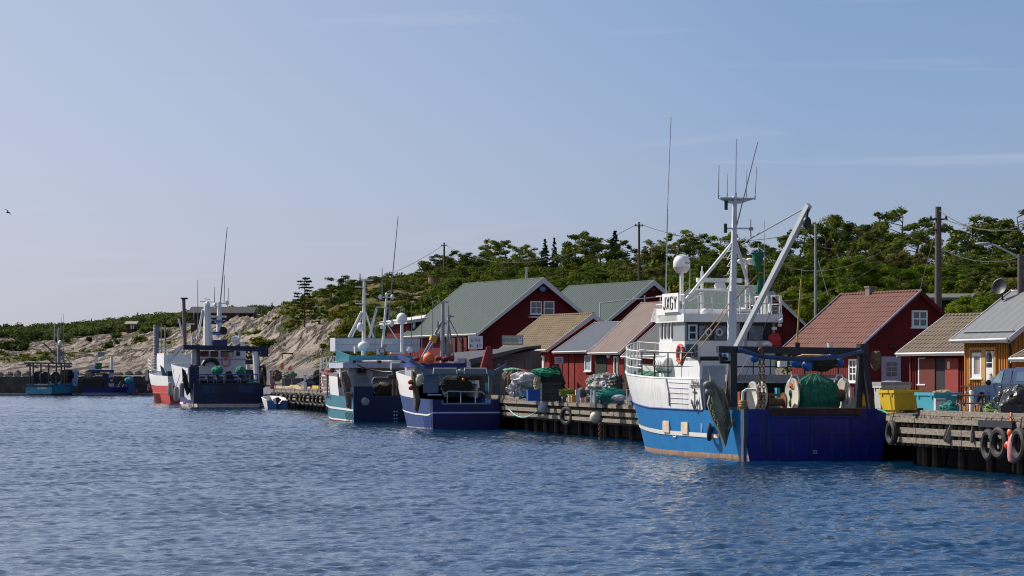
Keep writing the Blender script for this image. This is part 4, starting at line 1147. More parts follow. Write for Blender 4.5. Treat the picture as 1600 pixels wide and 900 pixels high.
    m=MB(); m.box(x0,x0+.17,ya,ya+.1,z(533),z(503)); m.build('window_pillar', GREYP, wh); m=MB(); m.box(x0-.0,x0+.099,yb-.10,yb,z(533),z(503)); m.box(x0+.1,x0+1.5,yb-.014,yb+.0,z(533),z(504.5)); m.build('window_pillar', GREYP, wh)
    for (p0,p1,nm,mt) in ((1092,1108,'window',pm('grey_glass', (.10,.14,.18), .1, var=.8, vs=2)),(1116,1135,'window',pm('grey_glass', (.10,.14,.18), .1)),(1170,1192,'window',pm('grey_glass', (.10,.14,.18), .1))):
        q=plate(t,x0+.06,p0,509,p1,531,.03); m=MB(); m.box(*q); m.build(nm, mt, wh)
    q=plate(t,x0+.02,1075,507,1089.5,532,.07); m=MB(); w=.07; _,_,c0,c1,d0,d1=q
    m.box(x0+.0,x0+.07,c0,c0+w,d0,d1); m.box(x0,x0+.07,c1-w,c1,d0,d1); m.box(x0,x0+.07,c0+w,c1-w,d1-w,d1); m.box(x0,x0+.07,c0+w,c1-w,d0,d0+w); m.box(x0,x0+.07,c0+w,c1-w,(d0+d1)/2-.03,(d0+d1)/2+.03); m.build('aft_window_frame', pm('frame_blue_white', (.5,.6,.7), .5), wh)
    for px in (1107,1124): a=t.qx(px,519,x0+.0); m=MB(); m.torus(a,(1,0,0),.13,.05,14,6); m.build('cable_reel', pm('reel_white', (.5,.52,.5), .6), wh, True)
    for (px0,px1) in ((1149.5,1156),(1163.5,1167.5)):
        q=plate(t,x0-.02,px0,505,px1,545,.1); m=MB(); m.box(*q); m.build('door_jamb', pm('jamb_pinkish', (.42,.33,.32), .6), wh)
    # four tall side windows
    for k in range(4):
        xc = x1-.34-k*.42; m=MB(); n=12; pts=[]
        for i in range(n):
            a=2*math.pi*i/n; cx=.115*(abs(math.cos(a))**.6)*(1 if math.cos(a)>0 else -1); cz=.36*(abs(math.sin(a))**.6)*(1 if math.sin(a)>0 else -1)
            pts.append((xc+cx, yb+.004, (z(528,11)+z(504,11))/2+cz))
        m.prism(pts,(0,.02,0)); m.build('side_window', GLASS, wh)
    # roof slab with slanting visor
    zr0, zr1 = z(503), z(490.5)
    m=MB(); m.box(x0-.25,x1+.1,ya-.25,yb+.12,zr0,zr1); rf=t.add('bridge_roof', WHITE, m)
    m=MB(); xv=x1+.1; m.prism([(x0+.6,yb+.12,zr0+.05),(xv+.7,yb+.12,zr0+.05),(xv+.2,yb+.12,zr1+.28),(x0+.6,yb+.12,zr1+.22)],(0,-.12,0)); m.prism([(xv-.1,yb+.12,zr0+.05),(xv+.7,yb+.12,zr0+.05),(xv+.2,yb+.12,zr1+.28),(xv-.1,yb+.12,zr1+.28)],(0,-(yb-ya)-.3,0)); m.build('visor', WHITEC, rf)
    # roof rails
    m=MB(); zt=z(460.5); zm=z(474); y0_,y1_=ya-.2,yb+.08
    for zz in (zt,zm): m.tube([(x0+3.2,y1_,zz),(x0-.2,y1_,zz),(x0-.2,y0_,zz),(x0+3.2,y0_,zz)],.025,6)
    for k in range(8): yy=y1_+(y0_-y1_)*k/7; m.tube([(x0-.2,yy,zr1),(x0-.2,yy,zt)],.024,6)
    for k in range(4):
        for yy in (y0_,y1_): m.tube([(x0+k*.9,yy,zr1),(x0+k*.9,yy,zt)],.022,6)
    t.add('roof_rail', WHITE, m, True)
    # call sign board
    a=t.qy(1036,473,2.0); b=t.qy(1061,473,2.0); zc0=t.qy(1048,488,2.0).z; zc1=t.qy(1048,458.5,2.0).z
    m=MB(); m.box(b.x,a.x,1.98,2.04,zc0,zc1); sb=t.add('sign_board', WHITEC, m)
    Wb=a.x-b.x; Hb=zc1-zc0; m=MB()
    LT={'J':[((.85,1),(.85,.22)),((.85,.22),(.62,.02)),((.62,.02),(.30,.02)),((.30,.02),(.08,.22))],'X':[((.05,1),(.95,0)),((.95,1),(.05,0))],
        'G':[((.95,.82),(.72,1)),((.72,1),(.28,1)),((.28,1),(.05,.75)),((.05,.75),(.05,.25)),((.05,.25),(.28,0)),((.28,0),(.72,0)),((.72,0),(.95,.2)),((.95,.2),(.95,.48)),((.95,.48),(.6,.48))],'Y':[((.05,1),(.5,.5)),((.95,1),(.5,.5)),((.5,.5),(.5,0))]}
    for i,ch in enumerate('JXGY'):
        ox=.07+i*.225
        for (u0,v0),(u1,v1) in LT[ch]:
            f=lambda u,v: Vector((a.x-Wb*(ox+u*.165), 2.052, zc0+Hb*(.17+v*.64)))
            m.bar(f(u0,v0),f(u1,v1),.012,Wb*.035,up=(0,1,0)) if False else m.tube([f(u0,v0),f(u1,v1)],Wb*.0125,6)
    m.build('lettering', INK, sb)
    # things on the roof
    tubes(t,'mast_stay',WHITE,[(.075,[(1073,467,10.0),(1145,379,8.3)]),(.07,[(1180,482,9.4),(1150,379,8.3)]),(.05,[(1076,470,10.0),(1096,458,9.6)])])
    tubes(t,'radar_arm',WHITE,[(.07,[(1086,454,9.2),(1141,454,8.6)]),(.05,[(1150,447,8.6),(1178,449,9)])])
    tubes(t,'post',WHITE,[(.065,[(1097,490,10),(1097,424,10)]),(.03,[(1097,424,10),(1097,416,10)])])
    q=plate(t,9.6,1090,434.5,1160,441,.18); m=MB(); m.box(*q); t.add('radar_scanner', WHITEC, m)
    m=MB(); c=t.qx(1125,447,9.7); m.lathe([(.22,-.1),(.24,.02),(.18,.15)],c,n=14); t.add('radar_base', WHITEC, m, True)
    d,c=dome(t,1065,411,11.5,.36,'satellite_dome',470,.085)
    text('KVH', pm('navy_ink',(.02,.03,.12),.5), d, t.qx(1071,412,11.5)+Vector((-.36,0,0)), (0,-1,0),(0,0,1), .14)
    m=MB(); m.lathe([(.20,-.42),(.36,-.20),(.37,-.16)],c,n=18); m.build('dome_base', pm('dome_base', (.5,.45,.42), .6), d, True)
    dome(t,1101,488,9.9,.17,'lamp_dome'); q=plate(t,9.8,1104,482,1113,490,.3); m=MB(); m.box(*q); t.add('roof_box', WHITE, m)
    m=MB(); c=t.qx(1160,485,9.8); m.ball(c,.3,14,8,(1,1.3,.4)); t.add('searchlight', WHITEC, m, True)
    m=MB()
    for (px,y0p,y1p) in ((1185,470,492),(1191,462,492),(1197,466,492),(1172,455,492)): m.tube([t.qx(px,y1p,9.9),t.qx(px,y0p,9.9)],.045,6)
    m.tube([t.qx(1172,455,9.9),t.qx(1200,458,9.9)],.04,6); t.add('stanchion', pm('creamy_white',(.6,.55,.48),.6), m, True)
    q=plate(t,10.5,1199,455,1208,491,.8); m=MB(); m.box(*q); fu=t.add('funnel', pm('funnel_grey',(.24,.27,.28),.6), m)
    m=MB(); m.tube([t.qx(1203,458,10.8),t.qx(1203,450,10.8)],.12,10); m.build('exhaust_pipe', BLACK, fu, True)
    m=MB(); c=t.qx(1203,481,10.3); m.ball(c,.12,10,6,(.8,.8,1.8)); t.add('fender_white', WHITEC, m, True)
    # antennas
    def ant(segs): return tubes(t,'antenna',pm('antenna_grey',(.5,.5,.5),.5),segs,n=5)
    ant([(.030,[(1040,470,11.8),(1043,327,11.8)]),(.016,[(1043,327,11.8),(1048.5,183,11.8)])]); ant([(.02,[(1077,462,11),(1078,420,11)])])
    # main mast
    a=t.qx(1142.5,596,8.3); b=t.qx(1148,306,8.3); m=MB(); m.hexa([a+Vector(v) for v in ((-.16,-.15,0),(.16,-.15,0),(.16,.15,0),(-.16,.15,0))]+[b+Vector(v) for v in ((-.07,-.075,0),(.07,-.075,0),(.07,.075,0),(-.07,.075,0))])
    MAST=pm('mast_blue_white',(.56,.60,.63),.45,var=.08,rust=.08); ma=t.add('mast', MAST, m)
    m=MB(); a=t.qx(1138.5,596,8.2); b=t.qx(1141,455,8.2); m.bar(a,b,.16,.14); m.build('mast_rib', MAST, ma)
    m=MB(); p0=t.qx(1123,309.5,8.3); p1=t.qx(1178,311,8.3); m.box(p0.x-.18,p0.x+.18,p1.y,p0.y,p0.z-.02,p0.z+.03); c=t.qx(1148,318,8.3); m.prism([(8.3,p0.y,p0.z-.02),(8.3,p1.y,p0.z-.02),(8.3,c.y-.25,c.z),(8.3,c.y+.25,c.z)],(.06,0,0)); m.build('top_platform', MAST, ma)
    for px,y0p,y1p,r in ((1122.5,311,258,.022),(1136,308,272,.015),(1149.5,307,217,.022),(1166,308,265,.015),(1179.5,312,260,.018)):
        m=MB(); dx=1 if px<1170 else 3; m.tube([t.qx(px,y0p,8.3),t.qx(px+dx,y1p,8.3)],[r,r*.6],5); m.tube([t.qx(px,y0p,8.3),t.qx(px+.3,y0p-6,8.3)],r*1.8,6); m.build('antenna', GREYP, ma, True)
    m=MB(); m.tube([t.qx(1151,352,8.2),t.qx(1184,222,7.5)],[.03,.016],5); m.build('antenna', GREYP, ma, True)
    for yy,L0,R0 in ((316,1137,1148),(357,1134,1175)):
        m=MB(); a=t.qx(L0,yy,8.25); b=t.qx(R0,yy,8.25); m.bar(a,b,.09,.07); m.build('crossarm', MAST, ma)
    for px,py in ((1134.5,321),(1133.5,357)):
        m=MB(); c=t.qx(px,py,8.2); m.tube([c-Vector((0,0,.18)),c+Vector((0,0,.2))],.075,8); m.build('mast_lamp', BLACK, ma, True)
    m=MB(); m.tube([t.qx(1173,370,8.2),t.qx(1173,343,8.2)],[.03,.02],6); m.box(*[v for v in (8.2,8.3)],t.qx(1177,357,8.2).y,t.qx(1171,357,8.2).y,t.qx(1173,360,8.2).z,t.qx(1173,355,8.2).z); m.build('antenna', GREYP, ma, True)
    m=MB()
    for k in range(6):
        y=392+k*11.5; m.tube([t.qx(1143,y,8.25),t.qx(1136,y+2,8.1),t.qx(1142,y-8,8.25)],.018,5)
    m.build('step_rung', WHITE, ma, True)
    # crane boom
    m=MB(); a=t.qx(1149,546,7.2); b=t.qx(1264,320,2.6); m.bar(a,b,.19,.2); bo=t.add('crane_boom', MAST, m)
    m=MB(); m.tube([b,b+Vector((0,0,-.25))],.03,5); c=t.qx(1261,348,2.7); m.lathe([(.02,-.08),(.17,-.06),(.19,0),(.17,.06),(.02,.08)],c,(1,.3,0),14,(1,1.35)); m.tube([c+Vector((0,0,.2)),b],.035,6); m.build('pulley_block', BLACK, bo, True)
    m=MB(); m.tube([t.qx(1256,326,2.9),t.qx(1172,373,8),t.qx(1160,382,8.2)],.028,6); m.build('topping_lift', GREYP, bo, True)
    m=MB(); m.tube([t.qx(1256,330,2.9),t.qx(1224,385,4)],.012,5); m.tube([t.qx(1262,352,2.7),t.qx(1240,395,2.9),t.qx(1160,600,3.2)],.010,5); m.build('cargo_runner', WIRE, bo, True)
    tubes(t,'yellow_line',ROPEY,[(.022,[(1150,467,8),(1183,430,8)]),(.022,[(1142,470,8.2),(1115,505,8.0),(1058,571,7.5)]),(.022,[(1147,472,8.2),(1118,512,8.0),(1066,578,7.3)]),(.018,[(1182,536,2.8),(1150,592,2.0)])],n=5)
    m=MB(); c=t.qx(1184,395,9.2); e=t.qx(1180,470,9.2)
    m.lathe([(.27,0),(.20,-.3),(.05,-.8)],c,n=12); m.lathe([(.05,-.85),(.13,-1.3),(.2,-1.7)],c+Vector((0,-.1,0)),n=10); m.torus(c,(0,0,1),.29,.02,16,5)
    solo_mb = MB(); solo_mb.v=[tuple(t.l+t.ex*v[0]+t.ey*v[1]+Vector((0,0,v[2]))) for v in m.v]; solo_mb.f=m.f
    solo('landing_net', GREENNET, solo_mb, 'green net bundle hoisted beside the trawler\'s white mast', 'net')
    tubes(t,'light_arm',WHITE,[(.06,[(1166,487,9.6),(1166,412,9.6)]),(.04,[(1158,410,9.6),(1184,414,9.6)])])
    for px in (1160,1172): m=MB(); c=t.qx(px,408,9.5); m.ball(c,.15,10,6,(1,1.5,.9)); t.add('floodlight', WHITEC, m, True)
    tubes(t,'antenna',pm('antenna_grey',(.5,.5,.5),.5),[(.02,[(1185,420,9.2),(1185,380,9.2)]),(.014,[(1194,445,10),(1194,345,10)])],n=5)
    # aft superstructure under the wheelhouse
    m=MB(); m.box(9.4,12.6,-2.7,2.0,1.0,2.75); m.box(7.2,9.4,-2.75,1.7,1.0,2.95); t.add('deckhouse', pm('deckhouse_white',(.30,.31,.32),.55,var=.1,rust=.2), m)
    q=plate(t,6.1,1150,585.5,1322,596,1.6); m=MB(); m.box(*q); t.add('shelter_deck', pm('shelter_grey',(.25,.27,.28),.6,rust=.1), m)
    q=plate(t,6.3,1268,596,1322,628,.08); m=MB(); m.box(*q); t.add('side_plate', pm('side_plate_grey',(.22,.25,.29),.6), m)
    q=plate(t,7.15,1200,600,1225,632,.05); m=MB(); m.box(*q); m.box(*plate(t,7.15,1232,598,1262,632,.05)); t.add('door', pm('dark_doorway',(.03,.03,.035),.7), m)
    for (px0,y0,px1,y1,x,mt) in ((1153,600,1163,626,6.6,BLACK),(1166,598,1196,604,6.6,BLACK),(1193,604,1199,640,6.4,GREYP),(1214,606,1219,636,5.2,TEALPL),(1200,615,1222,619,4.4,RUST),(1156,612,1161,640,5.8,pm('gear_orange',(.35,.08,.03),.6)),(1248,598,1252,634,5.0,GREYP),(1322,632,1334,641,2.4,GREYP),(1290,600,1296,632,6.0,BLACK)):
        pbox(t,'deck_machinery',mt,x,px0,y0,px1,y1,.25)
    # clutter along the shelter deck rail
    m=MB(); zz=t.qx(1250,573,6.2).z; a=t.qx(1150,573,6.2); b=t.qx(1310,573,6.2)
    m.tube([a,b],.03,6)
    for k in range(7): p=a.lerp(b,k/6); m.tube([(p.x,p.y,p.z-.35),(p.x,p.y,p.z+.3)],.025,6)
    t.add('shelter_rail', BLACK, m, True)
    # stern gantry
    GB=pm('gantry_black',(.012,.014,.02),.45,var=.4,rust=.2)
    m=MB(); a=t.qx(1121,546,1.1); b=t.qx(1354,549,1.1); m.bar(a,b,.3,.26); ga=t.add('stern_gantry', GB, m)
    def leg(p,r=.11,mat=GB,nm='leg'): 
        m=MB(); m.bar(t.qx(*p[0]),t.qx(*p[1]),r*2); m.build(nm,mat,ga)
    leg(((1145,548,1.1),(1145,636,1.0)),.13); leg(((1142,560,1.2),(1134,636,2.2)),.07,RUST); leg(((1346,552,1.1),(1340,640,.9)),.12); leg(((1347,552,1.1),(1361,640,.5)),.12)
    leg(((1354,546,1.1),(1341,545,1.1)),.2)
    m=MB(); m.tube([t.qx(1153,546,.9),t.qx(1190,557,.8),t.qx(1250,562,.8),t.qx(1300,559,.8),t.qx(1349,549,.9)],.085,8); m.build('curved_bar', pm('steel_blue',(.035,.075,.17),.4), ga, True)
    m=MB(); m.tube([t.qx(1125,552,1.1),t.qx(1126,566,1.1),t.qx(1150,566,1.1)],.07,6); m.build('bracket', GB, ga, True)
    m=MB()
    for px in (1187,1193):
        P0=t.qx(px,552,.9); P1=t.qx(px+.5,640,.9); n=16
        for k in range(n): p=P0.lerp(P1,(k+.5)/n); m.torus(p,(1,0,0) if k%2 else (0,1,0),.055,.02,8,5,1.6)
    m.build('chain', pm('chain_rust',(.12,.085,.05),.8,var=.4), ga, True)
    for px,py in ((1246,540),(1297,541)): m=MB(); c=t.qx(px,py,1.1); m.lathe([(.09,-.12),(.11,.12)],c,n=10); m.build('block', BLACK if px<1260 else WHITEC, ga, True)
    m=MB(); c=t.qx(1188,548,.9); m.lathe([(.11,-.07),(.13,0),(.11,.07)],c,(1,0,0),12); m.build('block', RUST, ga, True)
    tubes(t,'whip_aerial',pm('yellow_rod',(.40,.28,.06),.6),[(.035,[(1245,538,1.1),(1252,436,1.1)]),(.012,[(1252,436,1.1),(1253,420,1.1)])],n=6)
    # net drums
    CR=pm('drum_cream',(.60,.56,.48),.6,var=.12,rust=.25)
    def drum(name,px0,px1,py,x,r,mat=CR,core=.3):
        a=t.qx(px0,py,x); b=t.qx(px1,py,x); c=Vector(((a.x+b.x)/2,(a.y+b.y)/2,a.z)); d=MB(); hw=(a.y-b.y)/2
        d.lathe([(r*core,-hw),(r*core,hw)],c,(0,1,0),16); o=t.add(name,RUST,d,True)
        for s in (-1,1):
            f=MB(); f.lathe([(.06,-.03),(r,-.03),(r,.03),(r*.92,.035),(r*.88,.02),(.06,.02)],c+Vector((0,s*hw,0)),(0,1,0),28); f.build('flange',mat,o,True)
        return o,c,hw
    drum('net_drum',1176,1190,619,3.6,.58)
    m=MB(); a=t.qx(1159,636,3.2); m.tube([a,t.qx(1161,612,3.2),t.qx(1166,609,3.2),t.qx(1181,609,3.2)],.06,8); t.add('guard_pipe', WHITE, m, True)
    m=MB(); c=t.qx(1161,631,3.0); m.torus(c,(0,0,1),.14,.05,12,6); m.torus(c+Vector((0,0,.09)),(0,0,1),.13,.05,12,6); m.torus(c-Vector((0,0,.09)),(0,0,1),.14,.05,12,6); m.tube([c-Vector((0,0,.3)),c+Vector((0,0,.1))],.1,8); t.add('mooring_bitt', ROPEY, m, True)
    drum('winch_drum',1198,1224,628,3.4,.36,RUST,.45)
    o,c,hw=drum('net_drum',1238,1318,618,3.4,.70,CR,.35)
    for px,py in ((1242,592),(1312,592)):
        m=MB(); p=t.qx(px,py,3.3); m.tube([p+Vector((0,.25,-.2)),p+Vector((0,.12,.15)),p+Vector((0,-.1,.15)),p+Vector((0,-.25,-.2))],.03,6); m.build('guide_frame', WHITE, o, True)
    m=MB(); m.box(2.6,4.4,-2.6,2.4,1.02,1.5); t.add('hatch_coaming', pm('coaming_grey',(.18,.19,.2),.7,rust=.4), m)
    def wmb(m):
        q=MB(); q.v=[tuple(t.l+t.ex*v[0]+t.ey*v[1]+Vector((0,0,v[2]))) for v in m.v]; q.f=m.f; return q
    m=MB(); m.blob(c+Vector((0,.12,-.05)),.78,(.85,1.28,1.02),90,24,.16,3,None,2.6,.02,.035)
    solo('fishing_net', GREENNET, wmb(m), 'dark green trawl net wound on the net drum at the near trawler\'s stern', 'net', smooth=True)
    m=MB(); q=c+Vector((0,.9,.35)); m.blob(q,.3,(1,1,.7),14,8,.3,5)
    solo('net_float_bundle', pm('rust_orange_rope',(.30,.09,.04),.9,var=.4), wmb(m), 'rust orange rope bundle beside the wound green net', 'rope', smooth=True)
    m=MB(); 
    for k in range(9): p=t.qx(1322+k*2.4,628-abs(k-4)*1.5,3.0); m.torus(p,(.3,1,.2*(k%3)),.16,.03,12,5)
    t.add('hose_coil', pm('pale_hose',(.42,.43,.42),.6), m, True)
    # blue and brown netting stowed behind the gantry
    m=MB(); p=t.qx(1284,567,5.8); m.blob(p,.42,(1,1.3,.8),18,10,.35,12); solo('stowed_net', DKNET, wmb(m), 'dark netting hung behind the trawler\'s stern gantry', 'net', smooth=True)
    m=MB(); p=t.qx(1272,556.5,5.6); m.blob(p,.3,(1,2.2,.4),18,8,.25,15); solo('stowed_net', pm('sand_net',(.38,.28,.16),.9,var=.3,bump=.2,bs=20), wmb(m), 'sand coloured rolled net on top of the trawler\'s shelter deck', 'net', smooth=True)
    BLF=pm('blue_float',(.01,.10,.40),.4)
    for i,(px,py,r,lb) in enumerate(((1179,559,.20,'blue float under the left end of the trawler\'s gantry'),(1130,558,.16,'blue float above the trawler\'s winch casing'),(1243,566,.22,'bright blue float hanging mid gantry on the trawler'),(1262,571,.24,'large blue float below the sand coloured net'),(1299,558,.16,'small blue float at the right of the sand coloured net'),(1312,566,.18,'blue float nearest the red house side window'))):
        m=MB(); m.ball(t.qx(px,py,5.7),r,12,8); solo('net_float', BLF, wmb(m), lb, 'float', 'blue net floats on the trawler', True)
    m=MB(); q=plate(t,5.6,1219,564,1230,573,.3); m.box(*q); solo('fish_crate', WHITEC, wmb(m), 'small white crate on the trawler\'s shelter deck', 'crate')
    m=MB(); m.blob(t.qx(1211,534,9.0),.24,(.8,1.0,1.2),18,12,.5,22,cren=.25); solo('survival_suit', pm('suit_red',(.45,.02,.02),.6), wmb(m), 'bright red suit bundled at the starboard corner of the wheelhouse roof ledge', 'survival suit', smooth=True)
    m=MB(); m.blob(t.qx(1199,538,9.0),.18,(1,1.2,.7),14,8,.3,25); solo('white_bag', WHITEC, wmb(m), 'white bag left of the red suit', 'bag', smooth=True)
    m=MB(); q=plate(t,8.6,1194,543,1222,546,.8); m.box(*q); t.add('ledge', BLACK, m)
    m=MB(); q=plate(t,9.2,1207,511,1214,515,.1); m.box(*q); m.tube([t.qx(1216,503,9.1),t.qx(1222,500,9.1)],.08,8); m.tube([t.qx(1216,508,9.1),t.qx(1221,508,9.1)],.06,8); t.add('deck_lamp', WHITEC, m, True)
    m=MB(); m.blob(t.qx(1369,564,1.0),.24,(.8,.9,1.6),14,10,.3,33); solo('hanging_float', BROWNNET, wmb(m), 'worn brown rope fender hung from the gantry\'s right end', 'fender', smooth=True)
    # life raft, life ring, ladders
    c=t.qx(1038,568.5,11.6); m=MB(); Lr=.62
    prof=[(.05,-Lr),(.25,-Lr+.03),(.33,-Lr+.14)]+[(.33,Lr-.14),(.25,Lr-.03),(.05,Lr)]
    m.lathe(prof,c,(1,0,0),20); lr=t.add('life_raft_canister', WHITEC, m, True)
    m=MB()
    for k in range(5): m.torus(c+Vector((-.42+k*.21,0,0)),(1,0,0),.335,.018,20,5)
    m.build('strap', GREYP, lr, True)
    m=MB(); 
    for s in (-.4,.4): m.bar(c+Vector((s,-.3,-.36)),c+Vector((s,.3,-.36)),.06); m.tube([c+Vector((s,.25,-.35)),c+Vector((s,.25,-.7))],.03,5); m.tube([c+Vector((s,-.25,-.35)),c+Vector((s,-.25,-.7))],.03,5)
    m.build('cradle', GREYP, lr)
    p=t.qy(1063,553,yb+.06); lifebuoy(t,'life_ring',p,(0,1,0),.36)
    m=MB()
    for s in (0,1): m.tube([t.qx(1080+s*6,592,9.3),t.qx(1080+s*6,540,9.3)],.02,5)
    for k in range(8): m.tube([t.qx(1080,590-k*6.5,9.3),t.qx(1086,590-k*6.5,9.3)],.018,5)
    t.add('ladder', GREYP, m, True)
    m=MB(); q=plate(t,9.38,1072,538,1090,592,.06); m.box(*q); t.add('door', pm('door_navy',(.05,.08,.12),.5), m)
    # trawl door hanging on the port quarter
    td=T('trawl_door','green grey trawl door with chains hanging at the near trawler\'s port quarter','trawl door',tuple(t.l+t.ex*1.6+t.ey*3.25),t.a)
    P=lambda px,py,x=0.0: td.qx(px,py,x)
    poly=[P(1110,588),P(1117,602),P(1130,618),P(1141,645),P(1143,664),P(1134,699),P(1121,668),P(1112,650),P(1106,632),P(1111,612)]
    GG=pm('grey_green_steel',(.15,.18,.12),.7,var=.3,vs=4,rust=.3,bump=.1,bs=8)
    m=MB(); m.prism(poly,(.14,0,0)); td.add('board', GG, m)
    m=MB(); m.prism([P(1110,588,-.05),P(1117,602,-.05),P(1131,640,-.14),P(1134,699,-.05),P(1123,670,-.1),P(1113,630,-.12)],(.05,0,0)); td.add('fold', pm('pale_green_steel',(.22,.25,.17),.7,var=.3,rust=.2), m)
    m=MB()
    for pts in ([(1111,635),(1116,650),(1122,662),(1130,670),(1138,670),(1148,657),(1158,640)],[(1128,608),(1131,625),(1132,668)]):
        PP=[P(x,y,-.2) for x,y in pts]
        for a,b in zip(PP[:-1],PP[1:]):
            n=max(2,int((b-a).length/.12))
            for k in range(n): m.torus(a.lerp(b,k/n),(1,0,0) if k%2 else (.2,1,0),.06,.022,8,5)
    td.add('chain', pm('chain_tan',(.25,.20,.13),.8,var=.4), m, True)
    tubes(t,'line',ROPEY,[(.03,[(1138,670,1.4),(1150,650,1.5),(1160,637,1.6)])])
    m=MB(); m.tube([P(1110,588,.07),P(1108,578,.07)],.03,6); m.tube([P(1112,592,-.05),P(1120,604,-.05),P(1131,614,-.05),P(1140,640,-.05)],.05,6); td.add('frame_bar', pm('pale_green_bar',(.28,.33,.22),.7), m, True)
    GF=pm('grey_float',(.17,.19,.15),.6,var=.2)
    for (px,py,lb) in ((1106,601,'upper grey green float hanging beside the trawl door'),(1108.5,612,'lower grey green float hanging beside the trawl door')):
        m=MB(); m.ball(t.qx(px,py,1.5),.17,12,8,(1,1.1,.85)); solo('net_float', GF, wmb(m), lb, 'float', 'grey floats at the trawl door', True)
    P_,_=onhull(1111,675,.12); m=MB(); m.torus(P_+Vector((0,.08,0)),(.35,.94,0),.27,.095,22,10); solo('tyre', RUBBER, wmb(m), 'black tyre fender against the blue hull of the near trawler', 'tyre', smooth=True)
    return t,h
big_trawler()
def world_mb(t, m):
    q = MB(); q.v = [tuple(t.l+t.ex*v[0]+t.ey*v[1]+Vector((0,0,v[2]))) for v in m.v]; q.f = m.f
    return q
def hang_net(t, x, pts, mat, label, th=.3, name='trawl_net', cat='net', seed=0):
    """folded net or door hanging: outline in photo pixels at station x, ruffled"""
    rs = random.Random(seed); m = MB()
    P = [t.qx(px, py, x) for px, py in pts]
    n = len(P); c = sum(P, Vector())/n
    ring = []
    for k, s, dx in ((0,1.0,0),(1,.93,th*.5),(2,.6,th*.8),(3,.93,-th*.5),(4,.6,-th*.9)):
        ring.append([c+(p-c)*s+Vector((dx+rs.uniform(-.05,.05),0,0)) for p in P])
    vs = ring[0]+ring[1]+ring[2]+ring[3]+ring[4]+[c+Vector((th*.7,0,0)), c-Vector((th*.8,0,0))]
    fs = []
    for i in range(n):
        j = (i+1)%n
        fs += [(i,j,n+j,n+i),(n+i,n+j,2*n+j,2*n+i),(2*n+i,2*n+j,5*n),(i,3*n+i,3*n+j,j),(3*n+i,4*n+i,4*n+j,3*n+j),(4*n+i,5*n+1,4*n+j)]
    m.add(vs, fs)
    return solo(name, mat, world_mb(t, m), label, cat)
def mast(t, x, pb, pt_, r, arms=(), stays=(), ants=(), mat=WHITE, lamps=()):
    m = MB(); m.tube([t.qx(*pb, x), t.qx(*pt_, x)], [r, r*.6], 8); o = t.add('mast', mat, m, True)
    for a, b, rr in stays: m = MB(); m.tube([t.qx(*a, x+1.2), t.qx(*b, x)], rr, 6); m.build('stay', mat, o, True)
    for a, b in arms: m = MB(); m.bar(t.qx(*a, x), t.qx(*b, x), .07, .08); m.build('crossarm', mat, o)
    for a, b, rr in ants: m = MB(); m.tube([t.qx(*a, x), t.qx(*b, x)], [rr, rr*.5], 5); m.build('antenna', GREYP, o, True)
    for px, py, rr in lamps: m = MB(); m.ball(t.qx(px, py, x-.1), rr, 8, 6, (1,1,1.4)); m.build('mast_lamp', WHITE, o, True)
    return o
def quick(t, name, mat, items):
    """items: boxes (x, px0, py0, px1, py1, depth) -> one part"""
    for it in items:
        m = MB(); pbox(t, name, mat, *it, m=m, build=False); o = m.build(name, mat, t.o)
    return o

